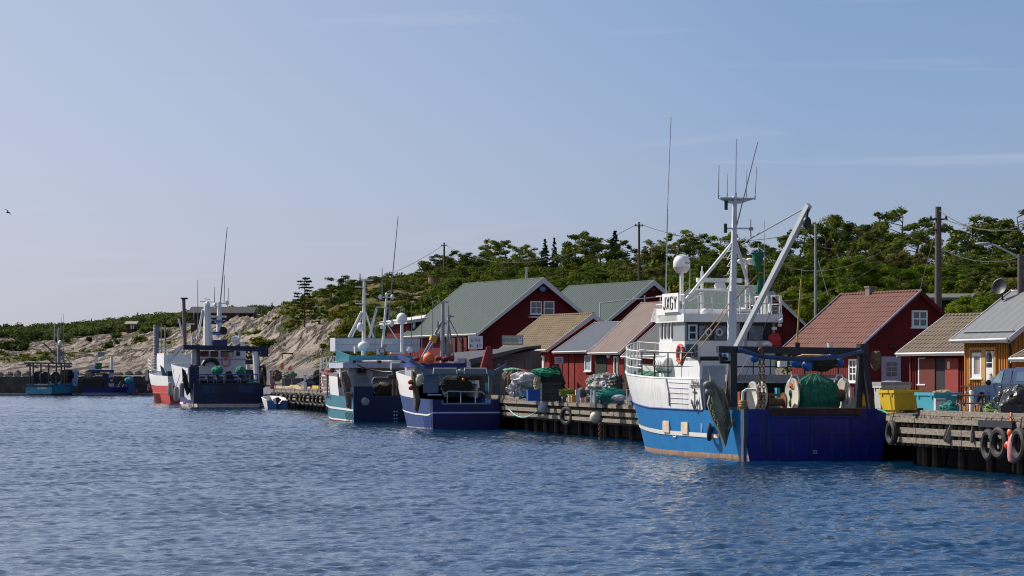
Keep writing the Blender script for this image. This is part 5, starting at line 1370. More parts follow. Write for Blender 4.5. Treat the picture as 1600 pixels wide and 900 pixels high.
# ================= teal trawler =================
def teal_trawler():
    t = boat('trawler','teal hulled trawler with red underwater paint and a wide white bridge front','trawler',553,198,18,4.75)
    h = Hull(t, 14.0, 4.8, .9, 3.6, p=(1.8,2.3), stern_in=.03)
    TL = pm('hull_teal',(.04,.19,.24),.4,var=.12,vs=1.5,rust=.15,rustcol=(.06,.14,.15))
    TD = pm('stern_teal_shaded',(.004,.018,.075),.4,var=.2,vs=1.2)  # TD: hull teal darkened, shade of the stern put into the colour
    sh = lambda s: np.interp(s,[0,.28,.3,.6,1],[2.4,2.4,3.35,3.5,3.85]); wl=lambda s: np.interp(s,[0,.3,.6,1],[1.75,1.8,1.95,2.45])
    h.band('antifouling', pm('antifouling_red',(.24,.05,.04),.7,var=.3), -.8, lambda s: np.interp(s,[0,.5,1],[.02,.12,.42]))
    bt=lambda s: np.interp(s,[0,.5,1],[.02,.12,.42]); h.band('boot_line', WHITEC, bt, lambda s: bt(s)+.10, off=.012, rows=2, transom=False)
    h.band('hull', TL, lambda s: bt(s)+.0, wl, transom=False)
    st=lambda s: np.interp(s,[0,.5,1],[.72,.9,1.4]); h.band('rubbing_stripe', WHITE, st, lambda s: st(s)+.15, off=.04, transom=False, rows=2)
    h.band('bulwark', WHITE, wl, lambda s: sh(s)-.22, s0=.3, transom=False, inner=.1)
    h.band('rail_band', pm('rail_maroon_teal',(.20,.13,.15),.6), lambda s: sh(s)-.22, sh, s0=.3, transom=False, inner=.1, rows=1)
    h.band('bulwark', TD, wl, 2.4, s1=.29, transom=False, inner=.1)
    m=MB(); B=2.4; q=t.qx(583,620,-.02).y
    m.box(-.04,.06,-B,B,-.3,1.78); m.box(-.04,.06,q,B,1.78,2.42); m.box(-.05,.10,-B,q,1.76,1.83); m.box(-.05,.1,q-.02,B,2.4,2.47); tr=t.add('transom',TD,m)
    m=MB(); c=t.qx(570,627.5,-.05); m.lathe([(.2,-.5),(.26,0),(.1,.04)],(c.x,c.y,c.z),(1,0,0),12,(1,1.2)); m.build('exhaust_box', GREYP, tr, True)
    m=MB()
    for k in range(4):
        for px in (616,620): a=t.qx(px,643+k*5.5,-.06); m.box(-.055,-.041,a.y-.05,a.y+.05,a.z-.05,a.z+.05)
    m.build('draft_mark', pm('pale_cyan_mark',(.25,.5,.6),.5), tr)
    h.deck('work_deck', DKWOOD, 1.1, 0, .34); h.deck('foredeck', GREYP, lambda s: sh(s)-.35, .3, .98)
    h.rail('bow_rail', WHITE, sh, .72, .995, .8, n=7, r=.025, levels=2)
    # superstructure
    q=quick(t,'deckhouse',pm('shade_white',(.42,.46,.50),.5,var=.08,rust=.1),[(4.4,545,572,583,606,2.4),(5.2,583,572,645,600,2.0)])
    quick(t,'window_frame',pm('frame_brown',(.18,.13,.12),.6),[(4.34,557,570,573,586,.05)]); quick(t,'window',GLASS,[(4.3,559,572,571,583,.04)])
    m=MB(); a=t.qx(573,586,4.3); b=t.qx(580,604,4.3); m.prism([(4.2,a.y,a.z),(4.2,b.y,b.z),(4.2,a.y+.9,b.z),(4.2,a.y+.9,a.z)],(.1,0,0)); t.add('side_panel',pm('grey_blue_panel',(.2,.25,.3),.5),m)
    m=MB(); m.torus(t.qx(569,592,4.1),(1,0,0),.16,.03,14,6); t.add('hose_reel',GREYP,m,True)
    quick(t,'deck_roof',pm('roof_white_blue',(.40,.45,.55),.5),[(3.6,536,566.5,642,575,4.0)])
    for (a,b) in ((551,556),(590,596),(628,634)): quick(t,'roof_lamp',BLACK,[(3.5,a,563,b,566.5,.3)])
    m=MB(); m.blob(t.qx(605,565,5.2),.3,(1,5.5,.35),24,8,.3,8); solo('white_tarpaulin',TARP,world_mb(t,m),'white tarpaulin lying along the teal trawler\'s deck roof','tarpaulin')
    m=MB(); a=t.qx(545,560,5.6); b=t.qx(652,560,5.6); z1=t.qx(600,555.5,5.6).z; z0=t.qx(600,564,5.6).z
    m.box(5.6,9.4,b.y,a.y,z0,z1); t.add('bridge_eave',pm('teal_eave',(.05,.26,.38),.45),m)
    m=MB(); m.prism([(5.62,a.y,z0),(5.62,a.y,z1),(7.2,a.y+.55,z1+.35),(7.2,a.y+.5,z0)],(0,-.2,0)); t.add('eave_end',TL,m)
    m=MB(); m.box(6,9.2,b.y+.2,a.y-.2,2.6,z0); t.add('wheelhouse',WHITE,m)
    # wide white parapet
    q=plate(t,8.6,524,528,656,549,.12); m=MB(); m.box(*q); m.box(q[0]-.02,q[1]+1.4,q[3]-.1,q[3],q[4],q[5]); pr=t.add('bridge_parapet',pm('parapet_white',(.48,.50,.56),.5,var=.05),m)
    m=MB(); m.box(q[0]-.02,q[0]-.001,q[2],q[3],(q[4]+q[5])/2-.012,(q[4]+q[5])/2+.012); m.box(q[0]-.02,q[0]-.001,q[2],q[3],q[5]-.05,q[5]); m.build('parapet_seam',GREYP,pr)
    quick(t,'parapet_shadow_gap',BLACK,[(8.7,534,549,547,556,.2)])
    mast(t,7.4,(568,556),(569,437),.16,arms=(((555,448),(569,449)),((556,474),(570,475)),((561,437),(583,438)),((569,459),(576,460))),stays=(((545,527),(565,487),.09),((584,528),(571,488),.08),((550,527),(567,492),.05)),ants=(((562.5,437),(562.5,427),.06),((582.5,438),(582.5,432),.06)))
    mast(t,6.6,(597,553),(604,462),.12,arms=(((588,480),(604,480)),((589,504),(618,503)),((592,464),(618,465))),stays=(((577,527),(588,483),.10),((620,530),(604,505),.04)),ants=(((607,500),(622,338),.05),((597,466),(597,418),.05),((586,560),(586,478),.035)),lamps=((594,464,.13),(604,461,.13),(613,464,.13),(612,505,.18)))
    dome(t,628,497,7,.38,'satellite_dome',552,.12)
    m=MB(); m.ball(t.qx(568,541,6.8),.38,14,10,(1,1.1,.9)); t.add('radar_dome',WHITEC,m,True); m=MB(); m.ball(t.qx(563,511,7.2),.25,12,8,(1,1,1.3)); t.add('searchlight',WHITE,m,True)
    dome(t,640,546,6.6,.22,'lamp_dome')
    quick(t,'roof_equipment',WHITE,[(6.4,554,541,556.5,552,.2),(6.4,591,545,600,554,.5),(6.4,611,550,632,553,.3),(6.4,596,509,603,514,.3),(6.3,604,534,613,537,.2)])
    quick(t,'lamp_cluster',pm('brass_box',(.3,.22,.1),.5),[(6.2,599,538,604,543,.2)]); m=MB(); m.torus(t.qx(597,548,6.2),(1,0,0),.2,.03,14,6); t.add('direction_finder',BLACK,m,True)
    for px,yt in ((643,472),(659,473),(626,478),(641+35,474)):
        m=MB(); m.tube([t.qx(px,545,7.4),t.qx(px,yt,7.4)],[.04,.02],5); t.add('antenna',GREYP,m,True)
    # stern roller and posts
    m=MB()
    for px in (614.5,620.5): m.tube([t.qx(px,619,.5),t.qx(px,570,.5)],.10,8)
    m.tube([t.qx(606,588,.5),t.qx(626,588,.5)],.12,8); t.add('stern_post',pm('post_brown',(.08,.06,.05),.7),m,True)
    for px in (614,620.5): m=MB(); m.lathe([(.28,-.15),(.28,.15)],t.qx(px,572,.5),(0,1,0),14); t.add('pulley',GREYP,m,True)
    m=MB(); m.tube([t.qx(558,570,3),t.qx(575,577,2.5),t.qx(600,581,1.8),t.qx(615,581,.6)],.06,6); t.add('warp_wire',BLACK,m,True)
    m=MB(); m.tube([t.qx(582,600,1),t.qx(582,594,1),t.qx(585,590,1),t.qx(609,590,1)],.05,7); t.add('guard_pipe',GREYP,m,True)
    m=MB(); c=t.qx(596,607,1.8); m.blob(c,.5,(1,1.45,.95),20,12,.2,31); solo('fishing_net',DKNET,world_mb(t,m),'dark net wound at the teal trawler\'s open stern','net')
    m=MB(); m.blob(t.qx(601,602,1.6),.28,(.8,1.3,.7),16,10,.35,35); solo('net_bundle',pm('straw_net',(.34,.30,.14),.9,var=.4,bump=.2),world_mb(t,m),'straw coloured net bundle on top of the dark one, teal trawler stern','net')
    hang_net(t,2.0,[(532,580),(540,578),(546,590),(549,606),(551,618),(549,632),(541,628),(536,612),(533,598)],pm('brown_net2',(.17,.12,.09),.9,var=.45,bump=.3),'brown folded net hanging over the teal trawler\'s port side',.35,seed=3)
    hang_net(t,.9,[(540,612),(550,614),(549,640),(541,636)],pm('grey_brown_board',(.16,.13,.11),.8,var=.3),'grey brown trawl door at the teal trawler\'s port quarter',.12,'trawl_door','trawl door',4)
    hang_net(t,4.6,[(519,575),(529,573),(532,581),(524,585),(517,582)],pm('faded_red_net',(.35,.12,.11),.9,var=.4,bump=.2),'faded red net bundled on the teal trawler\'s rail near the ladder','',seed=6) if False else None
    m=MB(); P0=h.pt(.62,3.3,1,.05); P1=h.pt(.47,3.3,1,.05)
    m.bar((P0.x,P0.y+.03,1.9),(P0.x,P0.y+.03,3.4),.10); m.bar((P1.x,P1.y+.03,1.75),(P1.x,P1.y+.03,3.3),.10)
    for k in range(6): z=1.95+k*.24; m.bar((P0.x,P0.y+.05,z),(P1.x,P1.y+.05,z-.03),.06,.08)
    t.add('boarding_ladder',pm('brown_ladder',(.16,.09,.08),.8),m)
    m=MB(); p=h.pt(.50,3.5,1,-.15); m.blob((p.x,p.y,p.z),.35,(2.2,.8,.8),16,10,.35,9); solo('net_bundle',pm('faded_red_net',(.30,.12,.11),.9,var=.5,bump=.3),world_mb(t,m),'faded reddish net bundle on the rail above the teal trawler\'s ladder','net')
    m=MB(); p=h.pt(.72,3.6,1,-.4); m.bar((p.x,p.y,3.4),(p.x-1.5,p.y-.2,4.6),.12); m.bar((p.x-.3,p.y-.2,3.4),(p.x+1,p.y-.4,4.4),.09); t.add('anchor',GREYP,m)
    m=MB(); m.bar(h.pt(.55,1.0,1,.1),h.pt(.55,.65,1,.1),.09); 
    for k in range(6): m.tube([h.pt(.08+k*.025,.66,1,.06),h.pt(.06+k*.025,-.05,1,.04)],.022,5)
    t.add('hull_bars',pm('dark_teal_bar',(.03,.09,.11),.6),m,True)
teal_trawler()

# ================= navy trawler, middle =================
def navy_trawler():
    t = boat('trawler','middle trawler, navy and white, with an orange buoy on its wheelhouse roof','trawler',675,171.8,14,4.2)
    h = Hull(t, 15.0, 4.25, 1.0, 3.5, p=(1.8,2.5), stern_in=.03)
    NV = pm('hull_navy_violet',(.006,.034,.16),.4,var=.14,vs=1.4,rust=.1,rustcol=(.08,.1,.25)); ND=pm('stern_navy_shaded',(.004,.007,.09),.4,var=.2,vs=1.2)  # ND: hull navy darkened to carry the shade on the stern
    sh=lambda s: np.interp(s,[0,.33,.36,.6,1],[1.8,1.85,3.1,3.35,3.6]); wl=lambda s: np.interp(s,[0,.35,.6,1],[1.8,1.85,1.98,2.55])
    h.band('boot_top',pm('pale_boot',(.40,.36,.34),.7,var=.3),-.8,.08); h.band('hull',NV,.08,lambda s: min(wl(s),sh(s)),transom=False)
    h.band('bulwark',pm('bow_white',(.72,.70,.68),.45,var=.05,rust=.08),wl,sh,s0=.345,transom=False,inner=.1)
    st=lambda s: np.interp(s,[0,.12,.35,.7,1],[.98,.80,.84,1.05,1.35]); h.band('white_line',WHITEC,st,lambda s: st(s)+.09,off=.04,rows=1,transom=False)
    h.deck('work_deck',DKWOOD,1.0,0,.4); h.deck('foredeck',GREYP,lambda s: sh(s)-.4,.36,.98)
    m=MB(); B=2.07; a=t.qx(692,620,-.02).y; b=t.qx(765,620,-.02).y; zl=t.qx(730,631,-.02).z
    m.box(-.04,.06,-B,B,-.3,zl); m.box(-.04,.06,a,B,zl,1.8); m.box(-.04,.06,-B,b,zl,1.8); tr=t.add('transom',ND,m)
    m=MB(); m.box(-.06,-.041,-B,B,.97,1.06); m.build('white_line',pm('pale_blue_line',(.35,.5,.75),.5),tr)
    FR=pm('blue_grey_frame',(.16,.25,.38),.5,var=.1)
    m=MB(); w=.08; m.box(-.08,-.042,b-w,a+w,zl-.03,zl+.06); m.box(-.08,-.042,a,a+w,zl,1.75); m.box(-.08,-.042,b-w,b,zl,1.75); m.build('opening_frame',FR,tr)
    m=MB(); m.tube([t.qx(693,616,0),t.qx(701,611.5,0),t.qx(753,612.5,0),t.qx(757,616,0)],.045,6); 
    for px in (699,720,743): m.tube([t.qx(px,612,0),t.qx(px,630,0)],.03,5)
    m.tube([t.qx(669,617,0),t.qx(690,617,0)],.05,6); t.add('stern_rail',pm('rail_grey_blue',(.3,.36,.45),.5),m,True)
    # portholes in the bow
    m=MB()
    for s in (.80,.66): p=h.pt(s,2.75,1,.02); m.ball(p,.17,10,6,(.8,.25,1.5))
    t.add('porthole',BLACK,m,True)
    # gantry: cross beam, swept arms, broad posts
    G=pm('gantry_blue_grey',(.08,.13,.20),.5,var=.12,rust=.1)
    m=MB(); m.bar(t.qx(660,582,.8),t.qx(772,582,.8),.25,.36); g=t.add('stern_gantry',G,m)
    m=MB(); m.bar(t.qx(641,562,1.0),t.qx(665,581,.8),.2,.25); m.build('gantry_arm',G,g); m=MB(); m.bar(t.qx(769,583,.8),t.qx(790,572,.9),.2,.22); m.build('gantry_arm',G,g)
    quick(t,'gantry_post',G,[(.8,662,582,685,614,.12),(.8,764,582,769,615,.2),(.9,773,585,776,617,.2),(.9,777,600,780,617,.1)])
    quick(t,'net_guide',pm('green_grey_panel',(.14,.19,.19),.5),[(.6,678,576,713,584,.12),(.6,726,576,760,584,.12)])
    m=MB(); 
    for (x0_,x1_) in ((677,714),(725,761)): m.tube([t.qx(x0_,584,.5),t.qx(x0_+1,575.5,.5),t.qx(x1_-1,575.5,.5),t.qx(x1_,584,.5)],.045,6)
    t.add('guide_rim',WHITE,m,True)
    m=MB(); m.ball(t.qx(719,580,.5),.15,8,6); m.tube([t.qx(714,580,.5),t.qx(724,580,.5)],.08,8); t.add('swivel',GREYP,m,True)
    m=MB(); m.tube([t.qx(684,598,.7),t.qx(694,588,.7),t.qx(698,586,.7)],.04,5); t.add('brace',G,m,True)
    # red folding crane
    RC=pm('crane_red',(.20,.012,.012),.45,var=.15)
    m=MB(); m.bar(t.qx(754,577,1.6),t.qx(762,548,1.6),.34,.3); m.bar(t.qx(760,546,1.6),t.qx(767,545,1.6),.3,.3); m.bar(t.qx(765,545,1.6),t.qx(765,578,1.6),.25,.32); m.bar(t.qx(759,556,1.6),t.qx(763,574,1.6),.14,.2); c=t.add('deck_crane',RC,m)
    m=MB(); m.tube([t.qx(768,568,1.6),t.qx(772,571,1.6),t.qx(774,577,1.6)],.04,6); m.build('hydraulic_hose',BLACK,c,True)
    # wheelhouse
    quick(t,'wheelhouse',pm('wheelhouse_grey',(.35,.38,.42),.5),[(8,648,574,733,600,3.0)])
    m=MB(); q=plate(t,6.0,655,567.5,731,574,4.5); m.box(*q); t.add('wheelhouse_roof',pm('roof_navy',(.015,.03,.22),.45),m)
    m=MB(); z=q[5]; m.prism([(5.0,q[3]+.1,z-.4),(5.0,q[3]+.1,z-.2),(8.8,q[3]+.75,z+.55),(8.8,q[3]+.75,z+.3)],(0,-.25,0)); t.add('roof_flare',NV,m)
    quick(t,'roof_end',WHITEC,[(5.9,729,565,735,574,.4)])
    o=mast(t,6.5,(691,570),(692,473),.17,arms=(((684,472),(701,472)),((700,492),(709,495))),stays=(((660,558),(690,503),.08),((697,506),(704,494),.06),((709,561),(700,500),.06),((665,555),(696,504),.05)),ants=(((701,500),(701,476),.05),((684.5,512),(684.5,502),.08),((676,470),(676,476),.03)),mat=pm('mast_grey',(.30,.31,.33),.5))
    m=MB(); m.ball(t.qx(685,524,7),.3,12,8,(1,1.2,.5)); t.add('radar_unit',GREYP,m,True)
    m=MB(); m.bar(t.qx(698,565,6.6),t.qx(701,495,6.6),.12); t.add('mast_leg',GREYP,m)
    m=MB(); m.prism([t.qx(675,523,6.4),t.qx(684,526,6.4),t.qx(681,536,6.4),t.qx(673,531,6.4)],(.5,0,0)); solo('yellow_bucket',pm('ochre_plastic',(.50,.30,.03),.6),world_mb(t,m),'ochre yellow box hung on the navy trawler\'s mast stay','box')
    m=MB(); m.tube([t.qx(728,549,7),t.qx(700,495,6.6)],.025,4); t.add('guy_wire',WIRE,m)
    m=MB(); m.ball(t.qx(700,546,6.8),.28,10,8,(1,1,1.6)); t.add('fender_tan',ROPEY,m,True)
    m=MB(); c=t.qx(670,560,5.4); m.ball(c,.37,20,14); m.tube([c+Vector((0,0,.33)),c+Vector((0,0,.48))],.07,8); solo('buoy',pm('buoy_orange',(.80,.17,.05),.45,var=.12),world_mb(t,m),'big orange ball buoy on the navy trawler\'s wheelhouse roof','buoy',smooth=True)
    m=MB()
    for k,(px,w_) in enumerate(((650,5),(684,4),(696,5),(705,4))): m.blob(t.qx(px,561-(k%2),5.8),.25,(1,w_*.22,.7),14,8,.3,40+k)
    solo('red_rope_heap',pm('dark_red_rope',(.20,.02,.03),.9,var=.4),world_mb(t,m),'dark red rope heaped along the navy trawler\'s wheelhouse roof','rope')
    quick(t,'raft_box',pm('box_grey_lilac',(.42,.40,.48),.6),[(5.6,714,560,727,567,.8)]); quick(t,'roof_frame',RUST,[(5.6,727,560,729,568,.5)]); m=MB(); m.ball(t.qx(713,564,5.6),.16,10,6); t.add('roof_lamp',WHITEC,m,True)
    # clutter inside the stern
    m=MB(); m.blob(t.qx(711,602,2.2),.6,(1,1.6,1.1),20,12,.3,51,.5); solo('fishing_net',DKNET,world_mb(t,m),'dark net heap inside the navy trawler\'s stern opening','net')
    m=MB(); m.blob(t.qx(738,588,2),.4,(.8,1.6,.6),16,10,.3,55); solo('net_canopy',TARPD,world_mb(t,m),'dark tarpaulin sagging under the navy trawler\'s gantry','tarpaulin')
    m=MB(); m.ball(t.qx(724,593,1.6),.10,8,6); solo('small_float',pm('amber',(.45,.18,.02),.5),world_mb(t,m),'tiny amber float hanging mid gantry on the navy trawler','float')
    m=MB(); m.blob(t.qx(655,594,1.2),.3,(.8,.8,1.25),14,10,.15,57); solo('cream_sack',pm('cream_cloth',(.55,.50,.40),.8),world_mb(t,m),'cream sack hanging left of the navy trawler\'s gantry post','sack',smooth=True)
    m=MB(); m.blob(t.qx(674,607,1.2),.3,(.8,.9,1.1),14,10,.3,58); solo('rope_heap',pm('maroon_dark',(.06,.015,.02),.9),world_mb(t,m),'dark maroon heap before the navy trawler\'s gantry post','rope')
    m=MB(); q=plate(t,1.2,759,599,763,611,.2); m.box(*q); solo('turquoise_pipe',TEALPL,world_mb(t,m),'upright turquoise tub at the right of the navy trawler\'s stern','tub')
    m=MB(); m.blob(t.qx(767,606,1.1),.2,(.8,.8,2.2),12,8,.2,61); solo('yellow_oilskin',pm('ochre_cloth',(.5,.32,.03),.7),world_mb(t,m),'yellow oilskin beside the turquoise tub on the navy trawler','clothing')
    for i,(px,py,lb) in enumerate(((641,597,'upper red float on the navy trawler\'s port net'),(642,606,'lower red float on the navy trawler\'s port net'))):
        m=MB(); m.ball(t.qx(px,py,1.4),.15,10,8); solo('net_float',pm('float_red',(.40,.06,.04),.5),world_mb(t,m),lb,'float','red floats on the port net',True)
    hang_net(t,1.5,[(643,578),(649,582),(652,600),(657,628),(653,646),(648,640),(646,615),(643,600)],BROWNNET,'long brown folded net over the navy trawler\'s port quarter',.3,seed=11)
    hang_net(t,.6,[(783,585),(789,578),(796,588),(800,605),(797,625),(786,630),(781,610)],pm('brown_net3',(.15,.12,.09),.9,var=.6,bump=.3,vs=5),'large brown net hanging at the navy trawler\'s starboard stern',.5,seed=13)
    m=MB()
    for k in range(6): m.tube([h.pt(.06+k*.028,.72,1,.05),h.pt(.045+k*.028,-.05,1,.04)],.022,5)
    t.add('hull_bars',pm('violet_bar',(.10,.13,.45),.5),m,True)
navy_trawler()

# ================= big navy trawler, farther =================
def far_navy():
    t = boat('trawler','big dark navy trawler with a wide navy gantry beam, left of the dinghy','trawler',302,290,16,7.2)
    h = Hull(t, 19.0, 7.2, 1.5, 3.6, p=(1.8,2.8), stern_in=.03)
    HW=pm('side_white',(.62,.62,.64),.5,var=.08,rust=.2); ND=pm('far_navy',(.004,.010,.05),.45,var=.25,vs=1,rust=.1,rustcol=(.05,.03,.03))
    sh=lambda s: np.interp(s,[0,.15,.17,1],[2.35,2.35,3.9,4.6]); wl=lambda s: np.interp(s,[0,.16,.5,1],[.5,.6,2.0,2.8])
    h.band('boot_line',pm('boot_white_rusty',(.50,.45,.40),.6,rust=.4,rustcol=(.35,.16,.04)),-.1,.34,off=.03); h.band('antifouling',BLACK,-.8,-.1)
    h.band('hull',pm('side_violet',(.05,.04,.16),.5),.34,lambda s: max(.7,wl(s)-.3),transom=False); h.band('topside',HW,lambda s: max(.7,wl(s)-.3),sh,s0=.16,transom=False,inner=.1); h.band('topside',ND,lambda s: .7,2.35,s1=.17,transom=False,inner=.1)
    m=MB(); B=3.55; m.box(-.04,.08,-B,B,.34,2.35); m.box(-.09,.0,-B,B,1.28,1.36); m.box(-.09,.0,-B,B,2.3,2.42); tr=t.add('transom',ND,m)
    for a,b in ((-2.6,-1.0),(1.0,2.6)): m=MB(); m.box(-.06,-.041,a,b,1.45,2.2); m.build('worn_panel',pm('worn_navy',(.010,.03,.09),.5,var=.5,vs=2),tr)
    h.deck('work_deck',DKWOOD,1.3,0,.5)
    quick(t,'wheelhouse',pm('wh_white',(.60,.62,.66),.5,var=.06,rust=.08),[(8.0,311,548,384,590,4)]); 
    quick(t,'window',pm('dark_red_glass',(.06,.015,.015),.2),[(7.9,313,548.5,326,557,.09)])
    quick(t,'window',GLASS,[(7.9,329,548.5,341,557.5,.09),(7.9,345,548,365,558,.09),(7.9,369,549,375,556,.09)])
    quick(t,'wall_stripe',pm('blue_line',(.1,.16,.3),.5),[(7.85,311,560.5,384,561.5,.1)])
    quick(t,'lower_house',pm('house_navy',(.02,.03,.08),.6),[(7.6,300,588,402,606,2)])
    m=MB(); pts=[t.qx(317,571,7.6),t.qx(320,565,7.6),t.qx(328,562,7.6),t.qx(336,563,7.6),t.qx(341,570,7.6)]; m.tube(pts,.22,8); t.add('hose_bundle',BLACK,m,True)
    lifebuoy(t,'life_ring',t.qx(353,566,7.5),(1,0,0),.42)
    m=MB(); m.bar(t.qx(286,542.5,1.2),t.qx(417,545.5,1.2),.5,.48); g=t.add('stern_gantry',ND,m)
    m=MB(); a=t.qx(413,546,1.2); m.box(a.x-.3,a.x+.3,a.y-.35,a.y+.4,a.z-.75,a.z+.2); m.build('beam_end',ND,g)
    for px,w,mt in ((401,.32,WHITE),(405,.12,ND)): m=MB(); m.tube([t.qx(px-2,549,1.3),t.qx(px+1,600,1.3)],w,8); m.build('leg',mt,g,True)
    m=MB(); m.tube([t.qx(309,538,1.6),t.qx(310,570,1.6),t.qx(303,574,1.6),t.qx(297,572,1.6)],.22,8); m.build('vent_pipe',pm('brown_pipe',(.10,.04,.03),.6),g,True)
    quick(t,'gantry_leg',pm('leg_white_worn',(.5,.5,.5),.5,rust=.3),[(1.5,300,547,307,573,.4)]); quick(t,'gantry_foot',ND,[(1.4,296,573,311,606,.5)])
    mast(t,8.5,(325,540),(323,478),.55,arms=(((312,471),(334,472)),((319,467),(328,468))),stays=(((308,530),(317,484),.12),((331,528),(326,487),.09)),ants=(((309,540),(309,437),.06),((303,480),(303,500),.05)),lamps=((324,477,.3),))
    mast(t,9.2,(342,527),(343,472),.34,arms=(((334,473),(356,475)),((330,500),(352,501)),((331,478),(346,479))),ants=(((344,475),(355,355),.07),((335,478),(335.5,448),.05),((350,475),(351,430),.05),((356,478),(357,450),.05)),lamps=((336,477,.2),(355,473,.2)))
    m=MB(); m.lathe([(.4,-.1),(.45,.1),(.3,.35)],t.qx(349,517,8.5),(1,0,0),14); t.add('searchlight',BLACK,m,True)
    quick(t,'radar_scanner',WHITE,[(9,329,493,354,496,.4)]); quick(t,'mast_platform',pm('plat_blue',(.15,.22,.4),.5),[(8.7,331,518,352,523,.8),(8.8,337,500,348,504,.5)])
    quick(t,'roof_box',pm('box_navy',(.02,.03,.12),.5),[(7.8,335,531,355,541,.8)])
    dome(t,368,531,8.4,.45,'satellite_dome'); quick(t,'roof_posts',WHITE,[(8,366,506,367.5,530,.1),(8,373,517,376,530,.15),(7.9,299,525,301,540,.3),(7.9,377,534,383,541,.4)])
    m=MB(); m.tube([t.qx(289,540,2.5),t.qx(287,466,2.5)],[.19,.17],10); po=t.add('derrick_post',pm('post_maroon_white',(.20,.12,.13),.6,var=.3,vs=1),m,True)
    quick(t,'post_cap',BLACK,[(2.2,283.5,465,293.5,467.5,.5)]); m=MB(); m.bar(t.qx(291,540,2.5),t.qx(279,498,2.5),.16); m.build('brace',WHITE,po); m=MB(); m.bar(t.qx(290,506,2.5),t.qx(304,506,2.5),.14); m.build('brace',WHITE,po)
    m=MB(); m.bar(t.qx(262,566,3.5),t.qx(283,542,2.5),.3); t.add('boom',pm('boom_white',(.6,.6,.63),.5),m)
    m=MB()
    for y in (585,594): m.tube([t.qx(308,y,.6),t.qx(402,y,.6)],.06,6)
    for px in (312,334,350,372,391,402): m.tube([t.qx(px,585,.6),t.qx(px,604,.6)],.06,6)
    t.add('stern_rail',pm('rail_blue',(.06,.12,.24),.5),m,True)
    m=MB(); m.blob(t.qx(339,579,2.2),.62,(.8,1.0,.7),18,10,.2,70); solo('fishing_net',pm('bright_green_net',(.02,.24,.14),.9,var=.4,bump=.25),world_mb(t,m),'bright green net on the left drum of the big navy trawler','net')
    m=MB(); m.blob(t.qx(376,581,2.2),.68,(.8,.75,.9),18,10,.2,71); solo('fishing_net',GREENNET,world_mb(t,m),'darker green net on the right drum of the big navy trawler','net')
    for px in (324,339,376): m=MB(); c=t.qx(px,596,2.4); m.lathe([(.8,-.12),(.8,.12)],c,(0,1,0),18); m.lathe([(.3,-1),(.3,1)],c,(0,1,0),12); t.add('net_drum',BLACK,m,True)
    hang_net(t,1.0,[(352,580),(360,578),(366,590),(366,612),(361,626),(353,620),(350,600)],pm('near_black_net',(.025,.015,.02),.9),'near black net hanging down the middle of the big navy trawler\'s stern',.3,seed=21)
    hang_net(t,3.2,[(284,574),(290,580),(295,600),(298,612),(292,619),(288,606),(285,592)],DKNET,'dark trawl door and net on the big navy trawler\'s port side',.3,'trawl_net','net',22)
    m=MB(); m.torus(t.qx(412,588,1.0),(.4,1,0),.85,.16,24,8,1.2); m.torus(t.qx(409,585,1.4),(.4,1,0),.7,.12,24,8,1.2); t.add('guide_wheel',BLACK,m,True)
    m=MB(); m.tube([t.qx(388,598,.5),t.qx(395,600,.4),t.qx(420,603,.2)],.10,6); m.blob(t.qx(393,599,.6),.3,(1,2,.6),14,8,.3,23); solo('mooring_rope',pm('green_rope_heap',(.03,.15,.11),.9,var=.4),world_mb(t,m),'green mooring rope heap at the big navy trawler\'s right quarter','rope')
    quick(t,'deck_locker',pm('locker_pale',(.5,.52,.56),.5),[(4,386,569,391,577,.6)]); quick(t,'winch_frame',BLACK,[(4.2,384,562,397,569,.4),(4.2,384,578,404,604,.4)])
    m=MB()
    for s in (.20,.26): p=h.pt(s,2.9,1,.03); m.box(p.x-.35,p.x+.35,p.y-.02,p.y+.04,2.3,3.4)
    t.add('side_window',GREYP,m)
    for i,(px,y0,y1,st_) in enumerate(((266,597,619,6.0),(275.5,604,627,4.6),(284,598,622,3.0))):
        a=t.qx(px,y0,st_); b=t.qx(px,y1,st_); c=(a+b)/2; m=MB(); hh=(a.z-b.z)/2
        m.lathe([(.05,-hh),(.2,-hh+.06),(.27,-hh+.25),(.27,hh-.25),(.2,hh-.06),(.05,hh)],c,n=14); m.tube([c+Vector((0,0,hh)),c+Vector((0,-.4,hh+1.3))],.03,5)
        solo('fender',pm('fender_grey',(.25,.25,.26),.6,var=.1),world_mb(t,m),['leftmost grey cylinder fender, against the red trawler','middle and lowest grey cylinder fender between the two trawlers','rightmost grey cylinder fender on the navy trawler\'s white side'][i],'fender','long grey fenders',True)
    m=MB(); p=t.qx(285,630,3); m.box(p.x-1,p.x+1,p.y-.2,p.y+.1,p.z-.1,p.z+.12); t.add('side_step',WHITE,m)
far_navy()

